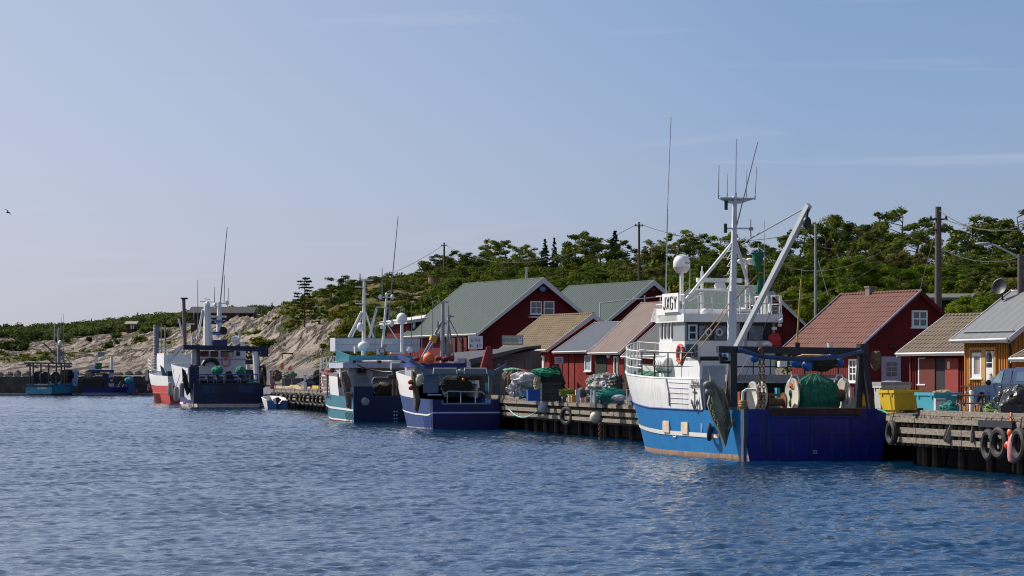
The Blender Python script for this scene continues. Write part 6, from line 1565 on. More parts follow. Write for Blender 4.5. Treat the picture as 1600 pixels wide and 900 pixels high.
# ================= red trawler =================
def red_trawler():
    t = boat('trawler','red hulled trawler with white bow, tucked behind the grey fenders','trawler',262,330,18.5,6.2)
    h = Hull(t, 16.5, 6.4, 2.2, 4.0, p=(1.6,2.2), stern_in=.03)
    RD=pm('hull_red',(.50,.05,.04),.5,var=.14,vs=1,rust=.12,rustcol=(.5,.2,.15)); sh=lambda s: np.interp(s,[0,.4,1],[3.1,3.2,4.0]); wl=lambda s: np.interp(s,[0,.4,.7,1],[2.0,2.0,2.2,2.75])
    h.band('hull',RD,-.8,wl); h.band('bulwark',WHITE,wl,sh,inner=.1); st=lambda s: np.interp(s,[0,.5,1],[1.1,1.1,1.5]); h.band('rubbing_strake',pm('strake_pink',(.55,.16,.13),.5),st,lambda s: st(s)+.1,off=.07,rows=1)
    h.deck('foredeck',GREYP,lambda s: sh(s)-.3,0,.97); h.rail('bow_rail',WHITE,sh,.5,.99,1.5,n=9,r=.04,levels=4)
    m=MB(); 
    for s in (.86,.80): p=h.pt(s,3.5,1,.03); m.box(p.x-.15,p.x+.15,p.y-.1,p.y+.08,3.2,3.8)
    p=h.pt(.62,3.1,1,.03); m.prism([(p.x+1.0,p.y-.1,3.8),(p.x+1.3,p.y-.1,3.2),(p.x+1.0,p.y-.1,2.55),(p.x-.7,p.y-.1,2.55),(p.x-.7,p.y-.1,3.9)],(0,.25,0)); t.add('hull_opening',BLACK,m)
    p=h.pt(.60,1.75,1,.08); text('Ø·177', pm('dark_red_ink',(.12,.01,.02),.6), t.o, p, (-1,0,0),(0,0,1), 1.2, sx=1.5)
    m=MB()
    for k in range(8): m.tube([h.pt(.30+k*.03,1.05,1,.08),h.pt(.28+k*.03,-.05,1,.06)],.05,5)
    t.add('hull_bars',pm('bar_dark_red',(.18,.02,.02),.6),m,True)
    quick(t,'wheelhouse',WHITE,[(5,256,552,300,580,4)]); quick(t,'rail_frame',WHITE,[(4.8,247,544,296,545,.1),(4.8,247,548,296,549,.1),(4.8,262,544,263,556,.1),(4.8,276,544,277,556,.1),(4.8,290,544,291,556,.1)])
    hang_net(t,9,[(249,549),(258,556),(258,562),(249,560)],pm('red_cloth',(.55,.06,.05),.7),'faded red cloth on the red trawler\'s foredeck rail',.3,'red_cloth','cloth',31)
    hang_net(t,5.2,[(250,570),(255,574),(262,590),(264,603),(258,600),(253,588)],pm('blue_green_net',(.03,.14,.18),.9,var=.4,bump=.2),'blue green net over the red trawler\'s side',.3,seed=32)
    quick(t,'deck_gear',BLACK,[(6,262,560,300,570,2),(6,262,572,300,590,1)]); quick(t,'red_gear',pm('gear_red',(.3,.03,.03),.6),[(6.5,258,554,290,559,.8)])
red_trawler()
def mooring_pile():
    t=T('mooring_dolphin','thick grey ribbed pile standing behind the red trawler\'s bow','mooring pile',tuple(W(244,627,372))); t.o.location.z=-1; t.l.z=-1
    z1=W(244,509,372).z+1; m=MB(); m.lathe([(.36,0),(.36,z1)],n=12)
    t.add('shaft',pm('pile_grey',(.25,.24,.25),.8,var=.2,vs=2),m,True)
    m=MB(); k=.4
    while k<z1: m.torus((0,0,k),(0,0,1),.37,.035,14,5); k+=.35
    t.add('band',GREYP,m,True)
mooring_pile()
pole(252,505,390,.06,'thin white mast rising just right of the grey ribbed pile',name='thin_mast',cat='mast',zb=0,mat=GALV)
pole(258,508,395,.10,'dark lamp post beside the grey ribbed pile',name='lamp_post',cat='lamp post',zb=0,mat=GREYP)

# ================= turquoise boat, far left =================
def turquoise_boat():
    t = boat('fishing_boat','small turquoise fishing boat with black net frame, farthest left','fishing boat',40.5,456,-30,5.3)
    h = Hull(t, 8.2, 5.3, .8, 2.6, p=(1.8,2.6), stern_in=.03)
    TQ=pm('hull_turquoise',(.05,.34,.50),.45,var=.12,vs=1); TD=pm('stern_turquoise_shaded',(.02,.21,.36),.5,var=.12,vs=1)  # TD: shaded copy of the hull turquoise for the stern
    sh=lambda s: np.interp(s,[0,.5,1],[1.75,1.9,2.9])
    h.band('boot_top',BLACK,-.8,.25); h.band('hull',TQ,.25,sh,transom=False,inner=.08); h.band('rubbing_band',pm('navy_band',(.02,.05,.12),.5),lambda s: sh(s)-.55,lambda s: sh(s)-.38,off=.05,s0=.4,transom=False,rows=1)
    m=MB(); B=2.6; m.box(-.04,.06,-B,B,.25,1.35); tr=t.add('transom',TD,m); m=MB(); m.box(-.12,.3,-B-.05,B+.05,1.35,1.6); m.build('stern_bulwark',BLACK,tr); m=MB(); m.box(-.2,.2,-2.0,.9,1.6,1.72); m.build('roller',GREYP,tr)
    q=plate(t,-.06,58,600.5,73,608,.02); m=MB(); m.box(*q); m.build('name_board',pm('board_beige',(.45,.50,.42),.6),tr); text('SANNA',pm('board_ink',(.05,.14,.2),.6),tr,((-.075),(q[2]+q[3])/2,(q[4]+q[5])/2),(0,-1,0),(0,0,1),.62,sx=1.15)
    m=MB()
    for px in (44.5,88): a=t.qx(px,608,-.05); m.box(-.06,-.041,a.y-.14,a.y+.14,a.z-.12,a.z+.12)
    m.build('drain_hole',BLACK,tr)
    h.deck('deck',DKWOOD,1.2,0,.95)
    quick(t,'wheelhouse',pm('wh_pale_blue',(.30,.42,.62),.5),[(5.2,105,577,117,603,.7)]); quick(t,'wheelhouse_edge',pm('wh_navy_edge',(.03,.04,.12),.5),[(5.1,103,577,106.5,603,.3)]); quick(t,'window',BLACK,[(5.15,112,582,115,591,.1)])
    m=MB(); 
    for y in (568,572.5): m.bar(t.qx(41,y-1,1.0),t.qx(112,y,1.0),.22)
    for px in (47,52,64,76,88,96,101): m.bar(t.qx(px,568,1.0),t.qx(px,603,1.0),.18)
    m.bar(t.qx(38,567,.8),t.qx(60,575,.8),.2); t.add('net_frame',BLACK,m)
    for px in (57,70,86): m=MB(); m.lathe([(.95,-.2),(1.0,0),(.95,.2)],t.qx(px,590,2.0),(.3,1,0),20); m.lathe([(.35,-.6),(.35,.6)],t.qx(px,590,2.0),(.3,1,0),10); t.add('net_drum',pm('drum_dark_grey',(.04,.045,.05),.6),m,True)
    quick(t,'dark_house',BLACK,[(4.0,94,578,105,604,1.2)]); quick(t,'roof_box',GREYP,[(3.5,71,572,82,575,.6),(3.5,103,568,107,575,.5)])
    mast(t,4.5,(92,570),(92,514),.3,arms=(((88,525),(92,526)),((91,535),(98,534))),stays=(((88,566),(91,545),.2),((101,568),(95,547),.15),((110,567),(98,549),.08)),ants=(((92,516),(92,511),.12),((95.5,520),(95.5,496),.06),((99.5,560),(99.5,490),.06)),mat=GREYP,lamps=((94,536,.35),))
    m=MB(); m.bar(t.qx(68,536,3),t.qx(89,556,3),.16); m.bar(t.qx(71,556,3),t.qx(84,568,3),.3); t.add('boom',BLACK,m)
turquoise_boat()

# ================= navy workboat =================
def workboat():
    X=(128-800)/F*459; t=T('workboat','low navy workboat with open deck, white wheelhouse and a red buoy at its bow','workboat',(X,459,0),R(8))
    h=Hull(t,8.0,2.8,.5,1.6,p=(2.2,2.6)); NB=pm('workboat_navy',(.01,.02,.16),.5,var=.15)
    h.band('boot_line',pm('boot_grey',(.25,.27,.3),.6),-.5,.38); h.band('hull',NB,.38,lambda s: np.interp(s,[0,1],[1.1,1.35]),inner=.08); h.deck('deck',DKWOOD,1.0,0,.97)
    def bx_(nm,mt,px0,py0,px1,py1,y=0.0,d=1.4,par=None):
        a=t.qy(px0,(py0+py1)/2,y); b=t.qy(px1,(py0+py1)/2,y); z1=t.qy(px0,py0,y).z; z0=t.qy(px0,py1,y).z; m=MB(); m.box(a.x,b.x,y-d/2,y+d/2,z0,z1); return t.add(nm,mt,m)
    bx_('wheelhouse_post',pm('wb_white',(.45,.48,.58),.5),170,580,178,604); bx_('wheelhouse_roof',NB,138,578,178,581,0,2.4); bx_('wheelhouse_side',pm('wb_dark',(.03,.03,.05),.6),160,584,170,604,.1,1.2); bx_('bow_box',pm('wb_blue',(.02,.06,.22),.5),198,598,211,614)
    bx_('roof_cabin',WHITE,139,571,148,578,0,1.4)
    m=MB(); m.bar(t.qy(147,578,0),t.qy(150,558,0),.25); m.bar(t.qy(150,558,0),t.qy(158,556,0),.22); t.add('crane_arm',WHITE,m); bx_('crane_head',GREYP,153,550,163,557,0,.6)
    m=MB(); m.tube([t.qy(174,578,0),t.qy(174.5,557,0)],.22,8); t.add('exhaust_post',WHITE,m,True)
    m=MB(); m.lathe([(.5,-.55),(.55,.5)],t.qy(154,572,0),n=14); solo('green_barrel',pm('barrel_green',(.02,.16,.08),.6),world_mb(t,m),'green and blue barrel on the workboat\'s roof','barrel')
    m=MB(); 
    for a,b in ((179,600),(184,596),(190,600)): m.tube([t.qy(a,606,.3),t.qy(a+4,b,.3),t.qy(a+9,606,.3)],.06,5)
    t.add('winch_gear',GREYP,m,True)
    m=MB(); m.torus(t.qy(174,594,-.8),(0,1,0),.38,.12,16,6); solo('tyre',RUBBER,world_mb(t,m),'small tyre on the workboat\'s white wheelhouse post','tyre',smooth=True)
    m=MB(); m.blob(t.qy(202,594,0),.55,(1.4,1,.9),16,10,.2,81); solo('turquoise_bag',pm('turq_bag',(.03,.32,.38),.7),world_mb(t,m),'turquoise net bag on the workboat\'s bow box','bag',smooth=True)
    m=MB(); c=t.qy(213,613,-.2); m.ball(c,.42,14,10,(.85,.85,1.15)); solo('buoy',pm('buoy_red',(.65,.06,.05),.5),world_mb(t,m),'red buoy hanging at the workboat\'s bow','buoy',smooth=True)
    bx_('dark_deckload',pm('deckload',(.03,.028,.025),.9),129,592,160,606,-.3,1.6)
    for i in range(11):
        m=MB(); rn=random.Random(i); px=130+rn.random()*25; py=590-rn.random()*6 if i%2 else 586-rn.random()*6; m.blob(t.qy(px,py,0),.32,(1.3,1,.7),10,7,.25,90+i)
        solo('stone_block',pm('deck_stone',(.30,.27,.24),.9,var=.2),world_mb(t,m),'pale stone block in the heap at the workboat\'s stern','stone','stone blocks heaped at the workboat\'s stern')
workboat()

# ================= dinghy =================
def dinghy():
    t=boat('dinghy','small white and blue open dinghy with a dark outboard motor','dinghy',416,275,13,2.1)
    h=Hull(t,4.2,2.15,.7,1.15,p=(1.9,2.5),tn=.16); BL=pm('dinghy_blue',(.05,.17,.34),.5)
    f=lambda s: np.interp(s,[0,1],[.82,1.2]); h.band('hull',pm('dinghy_white',(.62,.62,.62),.5),-.2,f,transom=False,inner=.12,n=24); h.deck('floor',pm('dinghy_floor',(.35,.36,.38),.6),.35,0,.95)
    m=MB()
    for k in (0,1): m.tube([h.pt(i/16,f(i/16),1-2*k,0) for i in range(17)],.04,6)
    t.add('gunwale',WHITEC,m,True)
    m=MB(); B=1.0; m.prism([(-.02,-B*.88,-.2),(-.02,B*.88,-.2),(-.02,B,.82),(-.02,.45,.82),(-.02,.25,.5),(-.02,-.25,.5),(-.02,-.45,.82),(-.02,-B,.82)],(.05,0,0)); t.add('transom',BL,m)
    m=MB(); m.box(-.5,-.06,-.17,.17,.62,1.05); m.box(-.32,-.08,-.09,.09,-.4,.62); mo=t.add('outboard_motor',pm('motor_navy',(.01,.02,.05),.4),m); m=MB(); m.box(-.45,-.02,-.15,.15,1.05,1.12); m.build('cowl_top',GREYP,mo)
    m=MB(); m.box(1.2,1.5,-.95,.95,.58,.64); t.add('thwart',pm('thwart_wood',(.4,.36,.3),.7),m)
    m=MB(); m.blob((1.9,-.3,.85),.3,(1,1.4,.6),14,8,.3,99); solo('net_bundle',BROWNNET,world_mb(t,m),'small brown bundle lying in the white dinghy','net')
    m=MB(); m.box(.4,.8,-.1,.35,.45,.95); t.add('console',WHITEC,m)
dinghy()
# ---------------- vegetation ----------------
def leaf_mesh(name, C, Rr, n, size, mats, tints, seed=0, jitter=.12, flat=False):
    """n leaf clumps (small quads) scattered through each ellipsoid (centre C, radii Rr)"""
    rs = np.random.default_rng(seed); C = np.asarray(C, float); Rr = np.asarray(Rr, float); n = np.asarray(n, int); tints = np.asarray(tints, float)
    idx = np.repeat(np.arange(len(C)), n); N = len(idx)
    d = rs.normal(size=(N,3)); d /= np.linalg.norm(d, axis=1)[:,None]
    rad = rs.random(N)**.42
    P = C[idx] + d*rad[:,None]*Rr[idx]
    nr = d*.7 + rs.normal(size=(N,3))*.55 + np.array([0,0,.5]); nr /= np.linalg.norm(nr, axis=1)[:,None]
    a = np.cross(nr, rs.normal(size=(N,3))); a /= np.linalg.norm(a, axis=1)[:,None]; b = np.cross(nr, a)
    sz = size[idx] if hasattr(size, '__len__') else np.full(N, size)
    sz = sz*rs.uniform(.55,1.3,N); w = sz[:,None]*a*.5; h = sz[:,None]*b*rs.uniform(.3,.6,N)[:,None]
    V = np.stack([P-w-h*.6, P+w*.8-h, P+w+h*.7, P-w*.7+h], 1).reshape(-1,3)
    me = bpy.data.meshes.new(name)
    me.vertices.add(len(V)); me.vertices.foreach_set('co', V.ravel())
    me.loops.add(4*N); me.loops.foreach_set('vertex_index', np.arange(4*N))
    me.polygons.add(N); me.polygons.foreach_set('loop_start', np.arange(0,4*N,4)); me.polygons.foreach_set('loop_total', np.full(N,4))
    me.update(calc_edges=True)
    tv = np.clip(tints[idx] + rs.normal(size=N)*jitter, 0, 1)
    at = me.attributes.new('tint', 'FLOAT', 'FACE'); at.data.foreach_set('value', tv.astype(np.float32))
    me.materials.append(mats)
    return me
PINE = leafmat('pine_needles', (.016,.036,.010), (.19,.235,.04))
OAK = leafmat('broad_leaves', (.04,.08,.010), (.23,.29,.028))
OLIVE = leafmat('dry_olive_leaves', (.07,.075,.02), (.24,.22,.065))
SPRUCE = leafmat('spruce_needles', (.012,.028,.014), (.05,.08,.028))
JUNI = leafmat('juniper_scrub', (.02,.04,.010), (.19,.19,.032))
FAR = leafmat('distant_scrub', (.028,.048,.018), (.13,.155,.045))
BARK = pm('pine_bark', (.12,.08,.055), .9, var=.35)

def limb(m, a, b, r0, r1, rn, n=5):
    a = Vector(a); b = Vector(b); pts = []
    for i in range(n+1):
        t = i/n; p = a.lerp(b, t); k = math.sin(t*math.pi)
        p += Vector((rn.uniform(-.12,.12), rn.uniform(-.12,.12), .18*k))*(b-a).length*.25
        pts.append(p)
    pts[0] = a; pts[-1] = b
    m.tube(pts, [r0+(r1-r0)*i/n for i in range(n+1)], 5)

def tree_variant(kind, seed):
    """unit height 1 -> scaled at placement; built at real size H and stored"""
    rn = random.Random(seed); C=[]; Rr=[]; n=[]; ti=[]; tr = MB()
    if kind == 'pine':        # wind shaped Scots pine: flat layered pads
        H = 8.0; lean = rn.uniform(-1.2,1.2)
        pts = [Vector((lean*(i/5)**1.5+rn.uniform(-.15,.15), rn.uniform(-.2,.2), H*.93*i/5)) for i in range(6)]; pts[0]=Vector((0,0,-.6))
        tr.tube(pts, [.22,.19,.16,.12,.08,.04], 7)
        for k in range(19):
            f = .20+.80*(k/18)**.85; z = H*f; ang = rn.uniform(0,6.28)+k*2.4
            reach = (3.3*math.sin(math.pi*min(1,(1.10-f)*1.15))**.6+.25)*rn.uniform(.45,1.1)
            tx = lean*f**1.5; p = Vector((tx+math.cos(ang)*reach, math.sin(ang)*reach, z+rn.uniform(-.1,.35)))
            i = min(4,int(f*5)); limb(tr, pts[i].lerp(pts[i+1], f*5-i if f<1 else 1) if f < .93 else pts[5], p, .06, .02, rn)
            for q in range(3):
                C.append(p+Vector((rn.uniform(-.8,.8),rn.uniform(-.8,.8),rn.uniform(-.35,.30)))*(1.25-f*.5)); w = rn.uniform(.55,1.15)*(1.3-f*.55)
                Rr.append((w,w,w*rn.uniform(.42,.75))); n.append(int(125*w)); ti.append(rn.uniform(.2,.8))
        mt = PINE; sz = .21
    elif kind == 'spruce':
        H = 8.0; tr.tube([(0,0,-.6),(0.05,0,H*.97)], [.16,.02], 6)
        for k in range(26):
            f = .12+.86*k/25; z = H*f; L = (1-f)*1.9+.12
            for q in range(4):
                if rn.random() < .22: continue
                ang = rn.uniform(0,6.28); l = L*rn.uniform(.6,1.15)
                for s in (.45,.9):
                    C.append(Vector((math.cos(ang)*l*s, math.sin(ang)*l*s, z-.12*l*s*2))); w = .14+.20*l
                    Rr.append((w,w,.10+.05*l)); n.append(int(12+14*l)); ti.append(rn.uniform(.1,.8))
        mt = SPRUCE; sz = .22
    elif kind == 'thin_spruce':
        H = 8.0; tr.tube([(0,0,-.6),(0.1,0,H*.99)], [.12,.02], 6)
        for k in range(15):
            f = .10+.86*k/14; z = H*f; L = (1-f)**.8*2.6+.2
            for q in range(3):
                ang = rn.uniform(0,6.28); l = L*rn.uniform(.55,1.1); e = Vector((math.cos(ang)*l, math.sin(ang)*l, z+.12*l))
                tr.tube([(0,0,z),e], [.035,.012], 4)
                for s in (.6,1.0):
                    C.append(e*s+Vector((0,0,z))*(1-s)); Rr.append((.32,.32,.14)); n.append(15); ti.append(rn.uniform(.1,.6))
        mt = SPRUCE; sz = .22
    elif kind in ('broadleaf','olive'):
        H = 7.0; tr.tube([(0,0,-.6),(.1,0,H*.3),(.2,.1,H*.55),(.1,0,H*.8)], [.22,.18,.12,.04], 7)
        for k in range(26):
            z = H*rn.uniform(.28,.97); g = (z/H-.55)/.5; rr = 2.7*math.sqrt(max(.05,1-g*g))*rn.uniform(.45,1.0); ang = rn.uniform(0,6.28)
            p = Vector((math.cos(ang)*rr, math.sin(ang)*rr, z)); limb(tr, (.15,0,H*rn.uniform(.3,.6)), p, .05, .015, rn, 3)
            for q in range(2):
                C.append(p+Vector((rn.uniform(-.5,.5),)*3)); w = rn.uniform(.55,1.0); Rr.append((w,w,w*.75)); n.append(int(130*w)); ti.append(rn.uniform(.15,.85))
        mt = OAK if kind == 'broadleaf' else OLIVE; sz = .22
    elif kind == 'bush':
        H = 2.4; tr.tube([(0,0,-.3),(.1,0,1.2)], [.08,.03], 5)
        for k in range(16):
            ang = rn.uniform(0,6.28); r_ = rn.uniform(0,1.5); C.append(Vector((math.cos(ang)*r_, math.sin(ang)*r_, rn.uniform(.3,1.9)*(1-.25*r_)))); w = rn.uniform(.4,.75); Rr.append((w,w,w*.75)); n.append(int(75*w)); ti.append(rn.uniform(.1,.8))
        mt = JUNI; sz = .24
    cm = leaf_mesh(kind+'_crown', [tuple(c) for c in C], Rr, n, sz, mt, ti, seed)
    tm = bpy.data.meshes.new(kind+'_trunk'); tm.from_pydata(tr.v, [], tr.f); tm.materials.append(BARK)
    return cm, tm, H
VAR = {}
for k_, c_ in (('pine',5),('spruce',2),('thin_spruce',1),('broadleaf',3),('olive',2),('bush',4)):
    VAR[k_] = [tree_variant(k_, 100+i*7+len(k_)) for i in range(c_)]
KN = {'pine':'pine_tree','spruce':'spruce_tree','thin_spruce':'spruce_tree','broadleaf':'broadleaf_tree','olive':'broadleaf_tree','bush':'bush'}
_tc = [0]
def plant(kind, px, ytop, Y, label, wide=1.0, group=None, hmin=1.5, ybase=None):
    """a tree whose top reaches photo row ytop when standing on the ground at distance Y"""
    X = (px-800)/F*Y; zg = groundXY(X, Y); zt = EYE+(HY-ytop)/F*Y; h = max(hmin, zt-zg)
    _tc[0] += 1; rn = random.Random(_tc[0]*13); cm, tm, H = VAR[kind][_tc[0] % len(VAR[kind])]
    e = bpy.data.objects.new(KN[kind], None); COL.objects.link(e); e.location = (X, Y, zg-.1); e.rotation_euler = (0,0,rn.uniform(0,6.28))
    s = h/H; sw = s*wide*rn.uniform(.92,1.1)
    if kind in ('pine','broadleaf','olive') : sw = max(sw, .75)
    e.scale = (sw, sw, s)
    tag(e, label, 'bush' if kind == 'bush' else 'tree', group)
    c = bpy.data.objects.new('crown', cm); COL.objects.link(c); c.parent = e
    t = bpy.data.objects.new('trunk', tm); COL.objects.link(t); t.parent = e
    return e
GP = 'pines along the wooded crest'
def trees():
    P = lambda px, yt, Y, lb, w=1.0, k='pine': plant(k, px, yt, Y, lb, w, None)
    # skyline from left to right
    P(476,431,395,'lone sparse spruce on the bare skyline left of the wooded slope',1.35,'thin_spruce')
    P(532,432,440,'small wind bent pine on the skyline above the teal trawler\'s mast',1.5)
    P(515,447,430,'low spreading pine just left of the small wind bent skyline pine',1.7)
    P(556,440,425,'dark pine below the skyline at the teal trawler\'s mast top',1.3)
    P(585,450,420,'rounded pine right of the teal trawler\'s mast top',1.3)
    P(612,458,405,'pine above the teal trawler\'s satellite dome',1.3)
    P(643,432,452,'leftmost pine of the crest wood, above the pale rock patch',1.2)
    P(662,420,465,'broad pine left of the small crest pole',1.3)
    P(688,400,462,'spreading pine straight below the small crest pole',1.4)
    P(712,393,470,'tall spreading pine right of the small crest pole',1.4)
    P(737,396,455,'flat topped pine between the small pole and the white roofed cabin',1.3)
    P(700,425,425,'lone pine with visible trunk above the largest green roof',1.0)
    P(722,440,400,'low pine touching the left end of the largest green roof',1.2)
    P(766,376,505,'dark pine right of the white roofed cabin',.9)
    P(795,378,512,'wide airy pine above the brown crest cabin',1.5)
    P(812,383,508,'second airy pine above the right end of the brown crest cabin',1.3)
    P(832,392,480,'pine right of the brown crest cabin',1.2)
    P(852,372,470,'thin topped spruce standing above the pines near the largest roof ridge',1.0,'spruce')
    P(866,370,466,'second thin topped spruce above the crest pines',.9,'spruce')
    P(880,388,450,'low crest pine right of the paired spruces',1.2)
    P(897,364,455,'tall dark crest pine midway between the two green roofs',1.1)
    P(918,372,450,'crest pine right of the tall dark one between the green roofs',1.2)
    P(940,374,445,'crest pine above the second green roof ridge',1.2)
    P(961,359,440,'pointed spruce above the second green roof',1.1,'spruce')
    P(978,378,430,'pine just left of the tall hill pole',1.1)
    P(1012,386,420,'pale olive leafed tree right of the tall hill pole',1.2,'olive')
    P(1036,374,425,'crest pine behind the tall white aerial',1.1)
    P(1061,364,420,'high crest pine behind the satellite dome',1.2)
    P(1083,383,400,'low crest pine right of the satellite dome',1.0)
    P(1103,368,420,'bushy pine left of the trawler\'s main mast',1.2)
    P(1126,366,415,'bushy pine immediately left of the trawler\'s main mast',1.2)
    P(1160,378,400,'pine just right of the trawler\'s main mast',1.2)
    P(1192,380,400,'pine behind the hoisted green net',1.2)
    P(1222,372,390,'pine behind the crane boom',1.1)
    P(1247,362,380,'pine beneath the crane boom\'s tip',1.1)
    P(1268,352,375,'tall crest pine right of the crane boom\'s tip',1.2)
    P(1292,347,370,'dark high pine left of the bright green broadleaf',1.2)
    P(1315,343,368,'highest dark pine above the bright green broadleaf',1.2)
    P(1338,352,360,'dark pine right of the highest one',1.2)
    P(1358,358,355,'olive leafed tree in the crest gap left of the twin topped pine',1.0,'olive')
    P(1378,366,345,'small pine left of the twin topped pine',1.1)
    P(1404,331,350,'twin topped pine, highest left of the tallest utility pole',1.0)
    P(1424,352,345,'wide pine touching the tallest utility pole from the left',1.3)
    P(1448,362,335,'pine directly behind the tallest utility pole',1.0)
    P(1482,384,320,'low pine right of the tallest utility pole',1.0)
    P(1500,378,325,'pine between the tallest utility pole and the flat topped pine',1.1)
    P(1527,344,330,'flat topped spreading pine right of the tallest utility pole',1.4)
    P(1552,345,328,'second flat topped pine left of the lamp arm\'s pole',1.4)
    P(1575,362,320,'dense pine above the lamp arm',1.1)
    P(1598,330,325,'tall pine at the right edge of the photo',1.1)
    # second rank down the slope
    P(760,424,420,'pine above the middle of the largest green roof',1.3)
    P(790,418,425,'pine under the brown crest cabin',1.3)
    P(818,420,410,'dark pine above the largest green roof\'s gable end',1.3)
    P(852,418,400,'bright flat topped pine right of the grey pipe pole',1.6)
    P(885,426,380,'flat topped pine between the two green roofs',1.6)
    P(915,420,385,'wide layered pine above the second green roof\'s left end',1.7)
    P(945,418,385,'wide layered pine above the second green roof\'s middle',1.7)
    P(975,415,370,'olive tree left of the tall hill pole\'s foot',1.4,'olive')
    P(1025,416,370,'olive tree right of the tall hill pole\'s foot',1.4,'olive')
    P(862,446,330,'low pine against the largest roof\'s right slope',1.2)
    P(895,452,320,'low pine in the notch between the green roofs',1.2)
    P(1105,405,360,'bright pine left of the mast\'s step rungs',1.5)
    P(1130,398,365,'bright pine behind the mast\'s step rungs',1.4)
    P(1175,412,340,'dark pine behind the hoisted net\'s lower half',1.3)
    P(1212,405,345,'dark pine below the crane boom',1.4)
    P(1243,402,340,'dark drooping pine right of the crane boom',1.4)
    P(1262,430,290,'low green broadleaf behind the yellow rod',1.1,'broadleaf')
    P(1243,455,262,'bushy broadleaf above the third green roof\'s eave',1.0,'broadleaf')
    P(1275,458,255,'bushy broadleaf at the red tiled roof\'s left edge',1.0,'broadleaf')
    P(1338,398,285,'big bright green broadleaf above the red tiled roof',1.25,'broadleaf')
    P(1312,412,290,'left shoulder broadleaf beside the big bright one',1.0,'broadleaf')
    P(1365,412,285,'right shoulder broadleaf beside the big bright one',1.0,'broadleaf')
    P(1378,390,300,'pale olive tree right of the big bright broadleaf',1.2,'olive')
    P(1418,392,300,'pale olive tree left of the tallest utility pole',1.3,'olive')
    P(1408,420,270,'rounded green broadleaf behind the red tiled roof\'s ridge end',1.1,'broadleaf')
    P(1440,412,275,'dark broadleaf by the guy wire',1.1,'broadleaf')
    P(1485,418,265,'dark green broadleaf right of the tallest pole',1.3,'broadleaf')
    P(1515,412,275,'dark tree above the dark mossy cabin',1.3,'pine')
    P(1545,398,290,'dark tree under the lamp arm',1.3,'pine')
    P(1580,402,280,'dark tree behind the thick right hand pole',1.2,'pine')
    P(1530,462,195,'leafy bush in front of the dark mossy cabin\'s right end',1.0,'broadleaf')
    P(1558,466,190,'leafy bush left of the satellite dish',1.0,'broadleaf')
    P(1500,475,185,'leafy bush over the brown tiled annex roof',.9,'broadleaf')
    P(1590,440,215,'yellowish bush right of the satellite dish',.8,'olive')
    P(640,452,430,'dark juniper clump at the crest wood\'s left foot',1.6,'bush')
    P(405,520,395,'round dark juniper on the bare slab right of the big navy trawler',1.7,'bush')
    P(418,522,392,'second round dark juniper touching the first on the bare slab',1.5,'bush')
    P(600,478,370,'dark pine clump behind the teal trawler\'s second mast',1.5)
    P(660,470,365,'pine left of the largest green roof\'s eave',1.4)
    P(690,455,385,'pine touching the largest green roof\'s left slope',1.4)
    P(570,485,365,'pine behind the teal trawler\'s main mast foot',1.4)
    P(545,500,350,'juniper clump left of the teal trawler\'s main mast',1.8,'bush')
trees()
def scatter(name, label, mat, pxr, Yr, count, thr, rad, n, size, seed, cat='undergrowth', tint=(.1,.85), zoff=.25):
    rs = np.random.default_rng(seed); C=[]; tries=0
    px = rs.uniform(pxr[0], pxr[1], count*6); u = rs.random(count*6)
    Y = np.sqrt(Yr[0]**2 + u*(Yr[1]**2-Yr[0]**2))
    q = np.array([quay_Y(p) or 100 for p in px]); ok = (veg(px, Y) > thr) & (Y > q+8) & ~((px > 186) & (px < 220) & (Y > 640) & (Y < 805))
    px = px[ok][:count]; Y = Y[ok][:count]; Z = terr(px, Y); X = (px-800)/F*Y
    k = len(px); r = rs.uniform(rad[0], rad[1], k)
    sub = 3; C = np.repeat(np.stack([X,Y,Z+zoff*r], -1), sub, 0) + rs.normal(size=(k*sub,3))*np.repeat(r,sub)[:,None]*np.array([.6,.6,.18])
    rr = np.repeat(r, sub)*rs.uniform(.5,.85,k*sub); Rr = np.stack([rr, rr, rr*.6], -1)
    ti = np.repeat(rs.uniform(tint[0], tint[1], k), sub)
    me = leaf_mesh(name, C, Rr, np.maximum(6,(n*rr).astype(int)), size, mat, ti, seed)
    o = bpy.data.objects.new(name, me); COL.objects.link(o); tag(o, label, cat, kind='stuff'); return o
scatter('undergrowth','dense juniper and heather scrub covering the slope behind the boathouses',JUNI,(540,1640),(200,560),1900,.12,(.7,1.7),90,.27,5,tint=(.0,.7))
scatter('undergrowth','scattered low juniper and heather patches on the bare granite hump',JUNI,(-60,560),(330,700),600,.10,(.35,.9),60,.28,6)
scatter('forest','mass of pines, darkened as shade, filling the hillside between the nearer trees',PINE,(655,1660),(285,520),380,.20,(1.3,2.2),90,.34,8,'forest',(.0,.30),.7)  # tints kept low so the shade between crowns is in the leaf colour
scatter('distant_scrub','distant dark green scrub on the far ridge at the left',FAR,(-150,420),(620,1150),3200,.12,(1.2,2.6),34,.62,7,'scrub',(.1,.9),.5)
